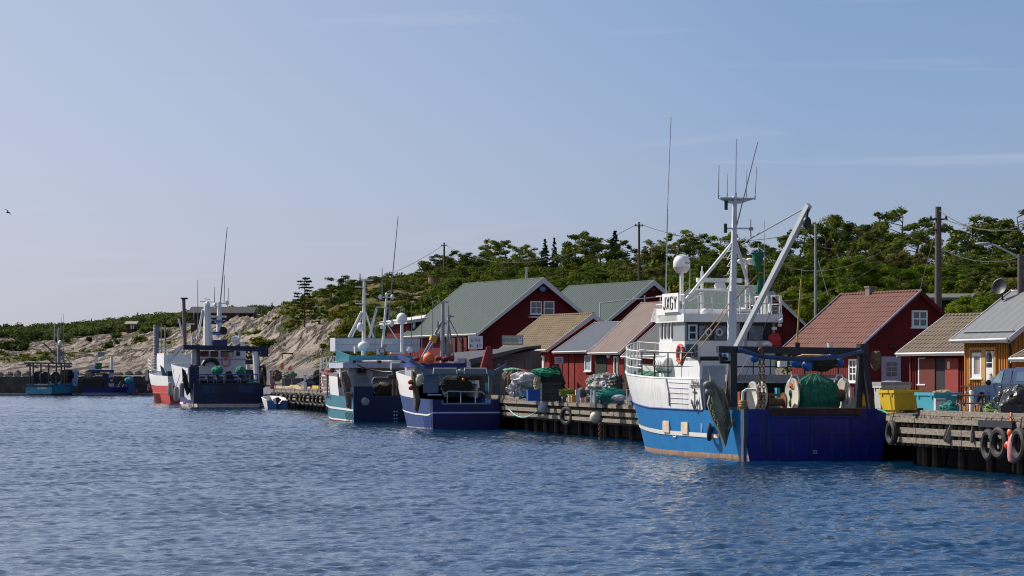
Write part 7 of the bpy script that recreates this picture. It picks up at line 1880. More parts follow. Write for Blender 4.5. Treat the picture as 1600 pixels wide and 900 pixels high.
def spikes():
    rn = random.Random(5); cm, tm, H = VAR['spruce'][0]
    for i,(px,yt,Y) in enumerate([(143,497,1000),(148,499,1000),(172,495,1000),(156,500,1000),(215,487,990),(222,490,990),(130,505,1000),(262,488,950),(425,472,880),(436,476,880),(417,478,880),(446,476,870),(414,476,880),(455,479,870)]):
        X=(px-800)/F*Y; zg=groundXY(X,Y); h=max(2.5,EYE+(HY-yt)/F*Y-zg); e=bpy.data.objects.new('spruce_tree',None); COL.objects.link(e); e.location=(X,Y,zg); e.scale=(h/H*.9,)*2+(h/H,)
        tag(e,'tiny dark spruce top on the far left ridge' if px<300 else 'tiny dark spruce top on the skyline between the brown cabin and the lone sparse spruce','tree','tiny spruces on the far left ridge' if px<300 else 'tiny spruces left of the lone spruce')
        for nm,me in (('crown',cm),('trunk',tm)): c=bpy.data.objects.new(nm,me); COL.objects.link(c); c.parent=e
spikes()
# ---------------- things on the quay ----------------
def at(px, Y, z=None):
    X = (px-800)/F*Y
    return Vector((X, Y, (QZ if z is None else z)))
def TH_(name, label, cat, px, Y, ang=0.0, z=None, group=None): return T(name, label, cat, tuple(at(px, Y, z)), ang, group)
def tubbox(name, label, px, Y, w, d, h, ang, mat, lip=True, z=None, cat='tub', ribs=4, lid=None):
    """near corner of a big plastic tub at (px, Y)"""
    t = TH_(name, label, cat, px, Y, ang, z); m = MB(); e=.05
    m.hexa([(e,e,.1),(w-e,e,.1),(w-e,d-e,.1),(e,d-e,.1),(0,0,h),(w,0,h),(w,d,h),(0,d,h)]); m.box(.1,.25,.05,d-.05,0,.1); m.box(w-.25,w-.1,.05,d-.05,0,.1)
    t.add('body', mat, m)
    m = MB(); k=.035
    m.box(-k,w+k,-k,.03,h-.09,h+.02); m.box(-k,w+k,d-.03,d+k,h-.09,h+.02); m.box(-k,.03,.03,d-.03,h-.09,h+.02); m.box(w-.03,w+k,.03,d-.03,h-.09,h+.02)
    for i in range(ribs): a=.12+(w-.3)*i/max(1,ribs-1); m.box(a,a+.08,-.03,.0,h-.2,h-.09)
    for i in range(2): a=.15+(d-.4)*i; m.box(-.03,.0,a,a+.08,h-.2,h-.09)
    t.add('rim', mat, m)
    if lid: m=MB(); m.box(-.05,w+.05,-.05,d+.05,h+.021,h+.14); m.blob((w*.5,d*.5,h+.13),.3,(w*1.4,d*1.2,.22),16,8,.2,4); t.add('lid', lid, m)
    return t
tubbox('yellow_tub','large yellow plastic tub on the quay edge right of the near trawler\'s stern',1397,109.3,1.25,1.15,.84,R(22),YELLOW)
tubbox('lidded_tub','pale grey tub with a grey padded lid behind the yellow tub',1378,113.2,1.15,1.1,1.02,R(10),pm('pale_tub',(.45,.48,.45),.6,var=.08),lid=pm('lid_grey',(.28,.28,.30),.7))
tubbox('turquoise_tub','large turquoise plastic tub between the yellow tub and the picnic table',1460,104.6,1.1,1.35,.78,R(22),TEALPL)
t=TH_('white_locker','white upright locker panel leaning before the turquoise tub','locker',1462,102.6,R(8)); m=MB(); m.box(0,.38,0,.25,0,.60); t.add('body',pm('locker_white',(.55,.55,.57),.5),m); m=MB(); m.box(.0,.4,-.02,.0,.52,.56); m.box(.33,.37,-.05,-.02,.25,.35); t.add('handle',GREYP,m)
def heap(name, label, mat, px, py, Y, r, sc, seed, cat='net', cren=.05, amp=.25, flat=None, n=46):
    c = W(px, py, Y); m=MB(); m.blob((c.x,c.y,c.z), r, sc, n, int(n*.6), amp*1.25, seed, flat, 2.8, cren*1.4+.03, .025); return solo(name, mat, m, label, cat, smooth=False)
def lines_over(px, py, Y, r, sc, n, col, label, name='rope_tangle', seed=0, th=.015):
    rn=random.Random(seed); c=W(px,py,Y); m=MB()
    for i in range(n):
        a0=rn.uniform(0,6.28); z0=rn.uniform(-.2,1); pts=[]
        for k in range(7):
            a=a0+k*.45*rn.choice((1,1.3)); e=z0*math.cos(k*.35)
            cc=math.sqrt(max(0,1-e*e)); pts.append(c+Vector((math.cos(a)*cc*r*sc[0], math.sin(a)*cc*r*sc[1], e*r*sc[2]))*1.03)
        m.tube(pts, th, 4)
    return solo(name, col, m, label, 'rope')
heap('net_heap','teal net heap lying between the white locker and the picnic table',TEALNET,1481,640,101.5,.33,(1.0,.8,.75),3)
lines_over(1481,641,101.2,.34,(1.05,.9,.8),12,ROPET,'loose teal rope over the teal net heap',seed=2)
heap('small_bundle','tan bundle lying on top of the turquoise tub',pm('tan_bundle',(.45,.33,.18),.8),1470,614.5,105.6,.22,(1.6,1,.5),8,'bundle')
t=TH_('bollard','small black bollard on the quay before the yellow tub','bollard',1436,101.8); m=MB(); m.lathe([(.12,0),(.09,.08),(.08,.18),(.16,.22),(.15,.27)],n=12); t.add('post',BLACK,m,True); m=MB(); m.box(-.22,.22,-.15,.15,0,.05); t.add('base',BLACK,m)
# picnic table
t=TH_('picnic_table','weathered brown picnic table on the quay in front of the ochre house','picnic table',1518,101.6,R(4)); m=MB()
for y in (-.3,-.1,.1,.3): m.box(-.62,.62,y-.09,y+.09,.70,.74)
t.add('table_top',pm('table_wood',(.16,.11,.075),.85,var=.3),m)
for y in (-.62,.62): m=MB(); m.box(-.62,.62,y-.13,y+.13,.42,.46); t.add('bench',MATS['table_wood'],m)
for x in (-.45,.45):
    for s in (-1,1): m=MB(); m.bar((x,s*.15,.70),(x,s*.55,0),.05,.09); t.add('leg',MATS['table_wood'],m)
    m=MB(); m.box(x+.03,x+.07,-.7,.7,.35,.42); t.add('crossbar',MATS['table_wood'],m)
t=TH_('water_post','slim white service post standing behind the picnic table','post',1518,103.0); m=MB(); m.lathe([(.09,0),(.09,.85),(.05,.9)],n=12); t.add('shaft',WHITEC,m,True); m=MB(); m.bar((-.22,0,.80),(.2,0,.80),.04); m.ball((-.2,0,.8),.05,6,5); t.add('tap_arm',GREYP,m)
t=TH_('bicycle','dark bicycle parked against the ochre house behind the white post','bicycle',1519,107.5,R(114)); m=MB()
for x in (-.5,.5): m2=MB(); m2.torus((x,0,.34),(0,1,0),.32,.022,22,6); w=t.add('wheel',RUBBER,m2,True); m3=MB(); [m3.tube([(x,0,.34),(x+.31*math.cos(a),0,.34+.31*math.sin(a))],.005,3) for a in [k*.63 for k in range(10)]]; m3.build('spokes',GALV,w)
m.tube([(-.5,0,.34),(-.15,0,.80),(.38,0,.82),(-.05,0,.30),(-.5,0,.34)],.02,6); m.tube([(-.05,0,.3),(-.2,0,.92)],.018,6); m.tube([(.5,0,.34),(.36,0,.98)],.018,6); t.add('frame',BLACK,m,True)
m=MB(); m.tube([(.3,-.26,1.02),(.4,0,.98),(.3,.26,1.02)],.016,6); t.add('handlebar',GREYP,m,True); m=MB(); m.ball((-.22,0,.95),.09,8,5,(1.5,.8,.4)); t.add('saddle',BLACK,m,True)
# pickup
def pickup():
    t=TH_('pickup_truck','dark blue pickup with a hard rear canopy parked beside the ochre house','pickup truck',1537,104.2,R(90+17),QZ)
    t.l -= t.ey*0; BL=pm('car_blue',(.03,.06,.13),.28,var=.05,metal=.25); w=1.78
    m=MB(); y0=-w+.0; P=lambda pts: [(x,0,z) for x,z in pts]
    m.prism(P([(.88,.42),(.92,.75),(.80,.98),(.45,1.05),(-.45,1.10),(-4.4,1.12),(-4.45,.5),(-3.55,.42),(-3.45,.7),(-3.1,.86),(-2.75,.7),(-2.65,.42),(-.45,.40),(-.36,.68),(0,.84),(.36,.68),(.45,.42)]),(0,-w,0)); body=t.add('body',BL,m)
    m=MB(); i=.10
    m.hexa([(-.40,0,1.09),(-.40,-w,1.09),(-2.2,-w,1.11),(-2.2,0,1.11),(-1.10,-i*1.6,1.66),(-1.10,-w+i*1.6,1.66),(-2.2,-w+i*1.6,1.68),(-2.2,-i*1.6,1.68)]); t.add('cab',BL,m)
    m=MB(); m.hexa([(-2.24,0,1.11),(-2.24,-w,1.11),(-4.38,-w,1.12),(-4.38,0,1.12),(-2.24,-i*1.4,1.72),(-2.24,-w+i*1.4,1.72),(-4.25,-w+i*1.4,1.70),(-4.25,-i*1.4,1.70)]); t.add('canopy',BL,m)
    def side(x0,z0,x1,z1,x2,z2,x3,z3,nm,mt):
        f=lambda x,z: (x,-(z-1.1)/.57*i*1.5+.006,z); m=MB(); a=[f(x0,z0),f(x1,z1),f(x2,z2),f(x3,z3)]; m.prism(a,(0,.012,0)); t.add(nm,mt,m)
    GL=pm('car_glass',(.10,.17,.20),.08,var=.5,vs=2,spec=.9)
    side(-.62,1.16,-1.12,1.58,-1.38,1.60,-1.38,1.16,'window',GL); side(-1.46,1.16,-1.46,1.60,-2.05,1.61,-2.1,1.16,'window',BL); side(-2.5,1.22,-2.5,1.58,-3.2,1.58,-3.2,1.22,'window',pm('canopy_glass',(.05,.09,.16),.12)); side(-3.3,1.22,-3.3,1.58,-4.0,1.58,-4.0,1.22,'window',MATS['canopy_glass'])
    m=MB(); m.prism([(-.44,-.12,1.12),(-.44,-w+.12,1.12),(-1.07,-w+.24,1.63),(-1.07,-.24,1.63)],(.02,0,.02)); t.add('windscreen',GLASS,m)
    for x in (0,-3.1):
        for yy in (-.12,-w+.12):
            m=MB(); m.lathe([(.2,-.11),(.36,-.11),(.38,-.06),(.38,.06),(.36,.11),(.2,.11)],(x,yy,.38),(0,1,0),24); wh=t.add('wheel',RUBBER,m,True)
            m=MB(); sg=1 if yy>-.5 else -1; m.lathe([(.05,0),(.22,.0),(.22,.02),(.05,.03)],(x,yy+sg*.10,.38),(0,sg,0),14); 
            for k in range(5): a=k*1.256; m.bar((x,yy+sg*.12,.38),(x+.2*math.cos(a),yy+sg*.12,.38+.2*math.sin(a)),.05,.03)
            m.build('rim',GALV,wh)
        m=MB(); pts=[(x+.44*math.cos(a),.03,.42+.44*math.sin(a)) for a in [math.pi*k/12 for k in range(13)]]; m.tube(pts,.06,6); t.add('wheel_arch',BL,m,True)
    m=MB(); m.ball((-.72,.17,1.17),.11,10,8,(.6,1,.9)); t.add('mirror',BLACK,m,True)
    m=MB(); m.bar((-1.25,.02,1.02),(-1.42,.02,1.02),.03); t.add('door_handle',GALV,m)
    m=MB(); m.box(-1.43,-1.415,-.0,.006,.5,1.12); m.box(-.5,-.49,0,.006,.5,1.1); m.box(-2.235,-2.21,0,.008,.5,1.12); t.add('door_seam',BLACK,m)
    m=MB(); m.ball((.82,-.14,.83),.12,10,6,(.6,.9,.8)); t.add('headlight',WHITEC,m,True)
    m=MB(); m.box(-4.3,.88,.0,.012,.42,.55); t.add('side_sill',pm('sill_dark',(.03,.035,.045),.6),m)
pickup()
# black tarpaulin bundle with crates
heap('tarpaulin_bundle','black tarpaulin bundle at the right edge in front of the pickup',TARPD,1583,627,98.3,.62,(1.15,.8,.78),14,'tarpaulin',.03,.18)
m=MB(); rn=random.Random(3); c=W(1575,618,97.9)
for k in range(7): a=c+Vector((k*.055-.12,-.12,.16)); m.tube([a+Vector((.1,.15,.14)),a+Vector((0,0,0)),a+Vector((-.12-.02*k,-.06,-.2)),a+Vector((-.2-.03*k,-.08,-.42))],.011,4)
solo('cord_strands',ROPEW,m,'pale cord strands hanging over the black tarpaulin bundle','cord')
def crate(label, px, Y, z, w, d, h, ang, mat, group=None, slats=3, name='fish_crate'):
    t=TH_(name,label,'crate',px,Y,ang,z,group); m=MB(); k=.02
    m.box(0,w,0,d,0,.03)
    for (a,b,c_,e) in ((0,w,0,k),(0,w,d-k,d),(0,k,k,d-k),(w-k,w,k,d-k)): m.box(a,b,c_,e,.03,h*.80)
    t.add('body',mat,m); m=MB(); q=.02
    m.box(-q,w+q,-q,k,h*.82,h); m.box(-q,w+q,d-k,d+q,h*.82,h); m.box(-q,k,k,d-k,h*.82,h); m.box(w-k,w+q,k,d-k,h*.82,h); t.add('rim',mat,m)
    return t
BC=pm('black_crate',(.030,.030,.034),.6,var=.25)
crate('open black crate at the foot of the black tarpaulin bundle',1564,96.4,QZ,.72,.5,.42,R(3),BC)
heap('rope_bundle','green and blue rope bundle left of the black crate at the right edge',pm('green_blue_rope',(.06,.22,.16),.8,var=.6,vs=14,bump=.3),1549,641,98.0,.20,(1,.8,1.1),19,'rope',.2,.3)
lines_over(1549,641,97.8,.22,(1,.8,1.1),8,pm('lime_rope',(.45,.5,.08),.8),'lime coloured rope loops on the green and blue rope bundle',seed=8,th=.012)
heap('small_sack','small pale sack at the left corner of the black crate',TARP,1561,646,97.0,.14,(1.2,1,1),20,'sack')
# things hanging on the quay face
def qface(px, d=0.0):
    y = None; k=(px-800)/F; best=None
    for (x0,y0),(x1,y1) in zip(QALL[:-1],QALL[1:]):
        den=(x1-x0)-k*(y1-y0)
        if abs(den)<1e-9: continue
        s=(k*y0-x0)/den
        if -1e-6<=s<=1+1e-6:
            y=y0+s*(y1-y0)
            if best is None or y<best: best=y; 
    Y=best-d; return Y
def qn(px):
    Y=qface(px); Y2=qface(px+2); a=Vector(((px-800)/F*Y,Y,0)); b=Vector(((px+2-800)/F*Y2,Y2,0)); d=(b-a).normalized(); n=Vector((-d.y,d.x,0)); 
    return n if n.x<0 else -n
def tyre(px, py, R0, label, group, r=.12, off=.16, yaw=0.0, lean=0.0):
    Y=qface(px); n=qn(px); c=W(px,py,Y)+n*off; ax=(Matrix.Rotation(yaw,3,'Z')@n); ax.z=lean; m=MB()
    m.torus(c,ax,R0,r,22,8); 
    for k in range(18):
        a=2*math.pi*k/18
    m.tube([c+Vector((0,0,R0)),c-n*off*.6+Vector((0,0,R0+.45))],.02,4)
    o=solo('tyre',RUBBER,m,label,'tyre',group,True); return o
g='tyre fenders hung on the near quay'
tyre(1552,695,.42,'leftmost of the three big tyres hanging at the right end of the quay',g,.12)
tyre(1569,692,.42,'middle one of the three big tyres at the right end of the quay',g,.12,yaw=.15)
tyre(1600,694,.42,'third big tyre, behind the pink fender at the right edge',g,.12)
tyre(890,650,.40,'single tyre hung on the quay left of the white round fender',g,.12,yaw=.5)
tyre(1400,676,.35,'tyre in the shadow beside the near trawler\'s right stern corner',g,.12)
for i,px in enumerate((429,434.5,441,448,455,462,470,477,483.5,490,497,503.5,509)):
    Y=qface(px); tyre(px,585+(EYE-1.02)*F/Y,.46,'worn tyre in the close row on the quay between dinghy and teal trawler','tyre row on the far quay',.13,yaw=.25+.15*(i%3))
def pear(px,py,Y,r,dirv,matb,mate,label,name='fender',cat='fender',grp=None,cap=True):
    t=T(name,label,cat,tuple(W(px,py,Y)),0,grp); d=Vector(dirv).normalized(); m=MB()
    prof=[(.02,-1.15*r),(.55*r,-1.0*r),(.92*r,-.5*r),(1.0*r,0),(.86*r,.5*r),(.5*r,.95*r),(.3*r,1.15*r)]
    m.lathe(prof,(0,0,0),d,18); t.add('body',matb,m,True); m=MB(); m.lathe([(.52*r,.93*r),(.36*r,1.15*r),(.2*r,1.45*r),(.1*r,1.5*r)],(0,0,0),d,14); t.add('end_cap',mate,m,True); return t
WF=pm('fender_offwhite',(.55,.52,.45),.6,var=.18,vs=4); BE=pm('fender_blue_end',(.02,.03,.14),.5)
Y=qface(851); pear(850,637,Y-.35,.30,(.9,-.2,.15),pm('fender_pale_blue',(.42,.50,.55),.6,var=.2,vs=3),BE,'pale blue and white pear fender hung on the quay below the black crate stack')
Y=qface(934); pear(932,651,Y-.35,.32,(.7,-.1,.55),WF,BE,'off white pear fender with a dark blue end hung below the grey tub')
m=MB(); Y=qface(941); c=W(941,664,Y)+qn(941)*.1
for k in range(8): m.torus(c-Vector((0,0,.12*k)),(1,0,0) if k%2 else (0,1,0),.075,.03,8,5,1.3)
solo('chain',RUST,m,'rusty heavy chain hanging into the water below the off white fender','chain',smooth=True)
Y=qface(1580)-.25
for (px,py,r,lb) in ((1580,676,.145,'upper orange ball buoy hanging at the right end of the quay'),(1576.5,696,.155,'lower orange red ball buoy partly behind the pink fender')):
    m=MB(); c=W(px,py,Y); m.ball(c,r,18,12); m.tube([c+Vector((0,0,r*.9)),c+Vector((0,0,r*1.5)),c+Vector((.05,.3,r+.5))],.03,5); solo('buoy',ORANGE if py<690 else pm('buoy_red_orange',(.72,.06,.03),.4),m,lb,'buoy','orange ball buoys at the quay end',True)
t=T('fender','long faded pink fender hanging at the right end of the quay','fender',tuple(W(1583.5,724,Y-.3)),0); m=MB(); m.lathe([(.06,0),(.17,.07),(.20,.25),(.20,.62),(.15,.82),(.06,.95)],n=16); t.add('body',pm('faded_pink',(.50,.22,.24),.6,var=.35,vs=5),m,True); m=MB(); m.lathe([(.05,.94),(.05,1.08)],n=8); m.tube([(0,0,1.05),(.03,.2,1.35),(-.05,.3,1.5)],.02,5); m.tube([(0,0,.02),(0,.0,-.3)],.03,5); t.add('lashing',BLACK,m,True)
Y=qface(1519)-.12; t=T('fender','thin grey fender hanging on the quay below the picnic table','fender',tuple(W(1519,692,Y)),0); m=MB(); m.lathe([(.03,0),(.075,.05),(.08,.36),(.03,.46)],n=12); t.add('body',pm('fender_brown_grey',(.16,.13,.12),.7),m,True); m=MB(); m.tube([(0,0,.45),(0,.05,.72)],.012,4); t.add('lashing',ROPEW,m)
# folded sail cloth hanging
Y=qface(1482)-.15; m=MB(); P=[W(x,y,Y) for x,y in ((1487,657),(1484,664),(1478,672),(1473,684),(1475,690),(1484,694),(1489,700),(1492,690),(1489,676),(1495,667),(1492,658))]
m.prism(P,(.02,.10,0)); q=[W(x,y,Y-.06) for x,y in ((1486,660),(1480,676),(1476,686),(1484,691),(1486,680),(1489,664))]; m.prism(q,(0,.08,0)); solo('canvas_bag',pm('grey_canvas',(.24,.225,.20),.85,var=.25,vs=6,bump=.2),m,'grey canvas bag hanging limp on the quay face below the teal net heap','bag')
def pad(px0,px1,py0,py1,label,mat=BLACK,name='rubber_pad'):
    m=MB(); a=qface(px0); b=qface(px1); p=W(px0,0,a); q=W(px1,0,b); z1=EYE+(HY-py0)/F*(a+b)/2; z0=EYE+(HY-py1)/F*(a+b)/2; n=qn((px0+px1)/2)
    m.hexa([Vector((p.x,p.y,z0))+n*.08,Vector((q.x,q.y,z0))+n*.08,Vector((q.x,q.y,z0))+n*.2,Vector((p.x,p.y,z0))+n*.2,Vector((p.x,p.y,z1))+n*.08,Vector((q.x,q.y,z1))+n*.08,Vector((q.x,q.y,z1))+n*.2,Vector((p.x,p.y,z1))+n*.2]); solo(name,mat,m,label,'rubber pad')
pad(1537,1590,657,668,'black rubber pad bolted on the quay edge above the three big tyres'); pad(927,950,629,637,'grey rubber pad on the quay edge below the grey tub',pm('pad_grey',(.06,.06,.07),.7))
def rope(pts,label,mat,r=.03,name='mooring_rope'):
    P=[W(*p) for p in pts]; Q=[]
    for i in range(len(P)-1):
        p0=P[max(0,i-1)]; p1=P[i]; p2=P[i+1]; p3=P[min(len(P)-1,i+2)]
        for k in range(6):
            t=k/6; Q.append(.5*((2*p1)+(p2-p0)*t+(2*p0-5*p1+4*p2-p3)*t*t+(3*p1-p0-3*p2+p3)*t**3))
    Q.append(P[-1]); m=MB(); m.tube(Q,r,6); return solo(name,mat,m,label,'rope',smooth=True)
rope([(1372,640,109.6),(1384,644,108.5),(1397,658,106.5),(1410,669,105),(1424,673,103.4),(1440,668,102),(1456,655,101.2),(1470,652,101),(1487,651,100.6)],'teal mooring rope sagging from the near trawler\'s stern to the quay',ROPET)
rope([(1487,650,100.2),(1505,655,98.6),(1522,659,97.6),(1532,663,97)],'pale rope lying along the quay edge below the picnic table',ROPEW,.02)
rope([(780,621,175),(790,633,172),(803,647,169),(816,652,166.5),(829,649,164),(843,639,160.5)],'pale teal mooring rope hanging from the middle navy trawler to the pear fender',pm('aqua_rope',(.25,.5,.45),.8),.035)
rope([(783,621,175),(795,640,171),(806,635,169.5),(818,622,167)],'second teal rope from the middle navy trawler up to the quay',ROPET,.03)
rope([(1586,672,94),(1590,655,94.4),(1600,648,94.6),(1612,652,94)],'teal rope knotted above the orange buoys',ROPET,.02)
rope([(936,647,qface(936)-.1),(940,638,qface(940)-.05),(945,628,qface(944))],'thin rope holding the off white pear fender',ROPET,.02)
rope([(985,628,137),(990,624,137),(996,628,136.5),(999,632,136)],'short green rope by the near trawler\'s bow',TEALNET,.05)
lines_over(1485,650,100.2,.16,(1.3,.8,.7),7,ROPET,'teal rope knot on the quay edge in front of the teal net heap',seed=5,th=.02)
# ---- left stretch of the near quay ----
heap('inflatable_raft','orange brown folded raft on the quay behind the pale tarpaulins',pm('raft_orange',(.33,.09,.03),.6,var=.2),811,582.5,166,.55,(1.35,1,.42),31,'raft',.0,.15)
heap('folded_net','green and white striped netting on top of the orange brown raft',pm('mint_net',(.18,.38,.28),.8,var=.5,vs=8),800,577.5,165.6,.3,(1.5,1,.35),32)
m=MB(); m.ball(W(801,592,161.8),.13,12,8); solo('net_float',ORANGE,m,'small orange float between the raft and the pale tarpaulin','float',smooth=True)
heap('brown_cloth','dark brown cloth heap left of the pale tarpaulins',BROWNNET,803,600,163,.45,(.8,1,1.5),33)
heap('tarpaulin','crumpled pale tarpaulin lying left of the blue crate, upper one',TARP,822,594,161.2,.62,(1.25,1,.62),34,'tarpaulin',.06,.3)
heap('tarpaulin','crumpled pale tarpaulin, lower one reaching the quay edge left of the blue crate',pm('tarp_lilac',(.42,.40,.43),.6,var=.2),809,607,161.5,.55,(.95,.9,.9),35,'tarpaulin',.06,.3)
heap('oddments_heap','teal and orange rope oddments at the foot of the pale tarpaulin',pm('oddments',(.10,.22,.22),.8,var=.8,vs=16),823,618,159.5,.25,(1.4,.8,.6),36,'rope',.3,.3)
crate('bright blue fish crate left of the black crate stack',825,158.5,QZ,.72,.55,.62,R(8),BLUEPL,None)
for k in range(7):
    crate(['lowest','second','third','fourth','fifth','sixth','topmost'][k]+' black fish crate of the stack on the quay right of the blue crate',846.5+.4*(k%2),156.5+.04*(k%3),QZ+k*.145,1.05,.7,.14,R(5+2*(k%2)),BC,'stack of black fish crates')
heap('net_heap','dark netting heap behind the black crate stack',DKNET,862,598,159.5,.72,(1.0,.9,1.15),41)
heap('green_net','bright green net draped over the dark netting behind the crate stack',pm('vivid_green_net',(.01,.26,.13),.85,var=.4,vs=8,bump=.3),850,582,159.0,.46,(1.15,.9,.60),42)
lines_over(858,583,158.8,.5,(1.2,.9,.65),10,pm('green_cord',(.03,.4,.2),.8),'green cord loops over the bright green net',seed=9)
heap('sack','straw coloured sack between the green net and the blue crate',pm('straw_sack',(.40,.34,.18),.8),839,600,159,.24,(.8,.8,1.3),43,'sack')
heap('weeds','yellow green weeds growing behind the buckets right of the crate stack',pm('weed_green',(.22,.25,.03),.9,var=.5,vs=12),886,614,153,.3,(1.3,.6,.7),44,'plant',.3,.3)
def pot(px,Y,r,h,mat,label,name='bucket',liquid=None):
    t=TH_(name,label,'bucket',px,Y); m=MB(); m.lathe([(r*.85,0),(r,h),(r*1.05,h),(r*1.05,h-.04),(r*.9,h-.03)],n=18); t.add('body',mat,m,True); m=MB(); m.tube([(-r,0,h-.04),(-r*.6,-r*.8,h*.7),(r*.6,-r*.8,h*.7),(r,0,h-.04)],.01,4); t.add('handle',GALV,m); return t
pot(892,150.5,.17,.42,pm('bucket_cream',(.55,.45,.28),.5),'cream bucket standing just left of the orange one'); pot(896.5,150,.16,.40,pm('bucket_amber',(.60,.28,.03),.4),'amber orange bucket on the quay edge')
pot(881,150.8,.13,.3,pm('bucket_navy',(.02,.03,.06),.5),'small dark navy bucket right of the crate stack')
for k in range(4):
    t=TH_('white_carton',['lowest','second','third','topmost'][k]+' white carton of the small stack between the buckets and the dark basket','carton',899.5,149.8,R(4),QZ+k*.165,'stack of white cartons'); m=MB(); m.box(0,.24,0,.3,0,.16); t.add('body',pm('carton_white',(.55,.53,.50),.7),m); m=MB(); m.box(-.005,.245,-.006,-.001,.10,.12); t.add('tape',TRIM,m)
pot(910,148.5,.14,.26,pm('bucket_pink',(.55,.30,.32),.5),'pink and white bucket left of the beige box')
t=TH_('beige_box','beige box with a dark opening right of the pink bucket','box',914.5,148.0,R(3)); m=MB(); m.box(0,.30,0,.3,0,.30); t.add('body',pm('box_beige',(.42,.35,.22),.7),m); m=MB(); m.box(.11,.19,-.012,-.002,.10,.20); t.add('opening',BLACK,m)
t=TH_('wicker_basket','dark basket with crumpled sacking behind the white cartons','basket',910,152.5); m=MB(); m.lathe([(.20,0),(.25,.5),(.27,.5)],n=14); t.add('body',pm('basket_dark',(.05,.04,.045),.8,var=.4,vs=20),m,True); m=MB(); m.blob((0,0,.55),.25,(1,1,.8),14,8,.3,46); t.add('sacking',pm('sacking',(.10,.08,.08),.9),m)
heap('tarpaulin','big grey camouflage patterned tarpaulin heap in front of the rose roofed shed',pm('camo_tarp',(.16,.17,.15),.55,var=.9,vs=2.2,bump=.2,bs=5),945,602,147,.95,(1.02,.8,.62),47,'tarpaulin',.03,.15,None,36)
heap('tarpaulin','black shiny tarpaulin over the right side of the camouflage heap',TARPD,962,600,146.2,.55,(.9,.8,.85),48,'tarpaulin',.03,.2)
m=MB(); c=W(937,603.5,144.6); m.bar(c,c+Vector((.42,0,.02)),.10,.08); solo('red_case',pm('case_red',(.5,.04,.02),.5),m,'small red case lying on the grey tub\'s left rim','case')
m=MB(); m.torus(W(943.5,601,144.3),(.6,-.8,.2),.14,.04,16,6); solo('lifebuoy',WHITEC,m,'little white ring on the grey tub\'s rim','ring',smooth=True)
t=TH_('grey_tub','long grey blue tub with white posts in front of the camouflage heap','tub',928.5,143.5,R(3)); m=MB(); m.box(0,1.55,0,.9,0,.66); t.add('body',pm('tub_grey_blue',(.13,.16,.19),.6,var=.1),m)
for x in (-.2,-.02): m=MB(); m.box(x,x+.07,-.05,.02,0,.70); t.add('post',WHITEC,m)
m=MB(); m.box(-.25,1.6,-.04,.0,.665,.71); t.add('rim',GREYP,m)
heap('net_heap','teal net tangle lying against the grey blue tub',TEALNET,954,618,141.8,.40,(1.6,.7,.75),49,amp=.35,cren=.15); lines_over(954,617,141.6,.44,(1.6,.8,.85),22,pm('teal_cord',(.03,.35,.28),.8),'loose teal cords over the tangle by the grey blue tub',seed=12,th=.014)
heap('white_sack','long white sack lying right of the teal tangle',TARP,967,621.5,140.6,.20,(1.75,.8,.72),50,'sack',.03,.15)
pot(940,140.8,.14,.22,pm('bucket_dark_green',(.02,.06,.04),.6),'dark green bucket in front of the teal tangle'); 
t=TH_('folding_ladder','short white ladder frame left of the blue grey panel','ladder',979,139.5,R(6)); m=MB(); m.box(0,.04,0,.04,0,.74); t.add('rail',TRIM,m); m=MB(); m.box(.22,.26,0,.04,0,.74); t.add('rail',TRIM,m)
for z in (.14,.4,.7): m=MB(); m.box(.04,.22,.0,.03,z,z+.035); t.add('rung',TRIM,m)
t=TH_('steel_locker','blue grey steel locker at the near trawler\'s bow','locker',985.5,139.0,R(10)); m=MB(); m.box(0,.55,0,.4,0,1.02); t.add('body',pm('locker_blue',(.05,.08,.13),.5,var=.15),m); m=MB(); m.box(-.03,.04,-.02,.02,0,1.06); t.add('edge_trim',TRIM,m)
t=TH_('tree_stump','pale cut timber block behind the ladder frame','timber',976,146,R(5)); m=MB(); m.lathe([(.13,0),(.13,.95),(.17,.96),(.17,1.06)],n=10); t.add('body',pm('pale_timber',(.45,.32,.18),.8),m)
heap('shrub','small yellow leafed shrub between the dark slate shed and the near trawler\'s bow',pm('yellow_leaf',(.30,.26,.03),.8,var=.6,vs=14),985,586,163,.36,(.6,.6,1.2),51,'plant',.35,.3)
# ---- middle: behind the navy trawler, and the far quay ----
t=TH_('container','small dark grey container on the far quay under the orange flags','container',441,284,R(70),QZ); m=MB(); m.box(0,2.4,-2.1,0,0,1.05); t.add('body',pm('container_dark',(.05,.055,.07),.7,var=.3),m); m=MB(); m.box(-.04,2.44,-2.14,.04,1.05,1.12); t.add('lid',GREYP,m)
for px,py,lb in ((443,572,'taller orange flag on a thin stick over the dark container'),(455,577,'shorter orange flag on a thin stick over the dark container')):
    t=TH_('marker_flag',lb,'flag',px+1.5,281,0,QZ,'orange marker flags'); z=EYE+(HY-py)/F*281-QZ; m=MB(); m.tube([(0,0,0),(-.1,0,z+.5)],.025,5); t.add('stick',GREYP,m); m=MB(); m.prism([(-.1,0,z+.45),(-.42,.05,z+.1),(-.35,.0,z-.4),(-.08,0,z-.25)],(0,.03,0)); t.add('cloth',ORANGE,m)
heap('net_heap','grey green net heap on the dark container',pm('grey_green_net',(.16,.20,.15),.9,var=.4,vs=4),451,586,279,.65,(1,1,.6),61); heap('net_heap','dark brown tangled gear left of the dark container',BROWNNET,432,586,290,.6,(.9,.9,.9),62)
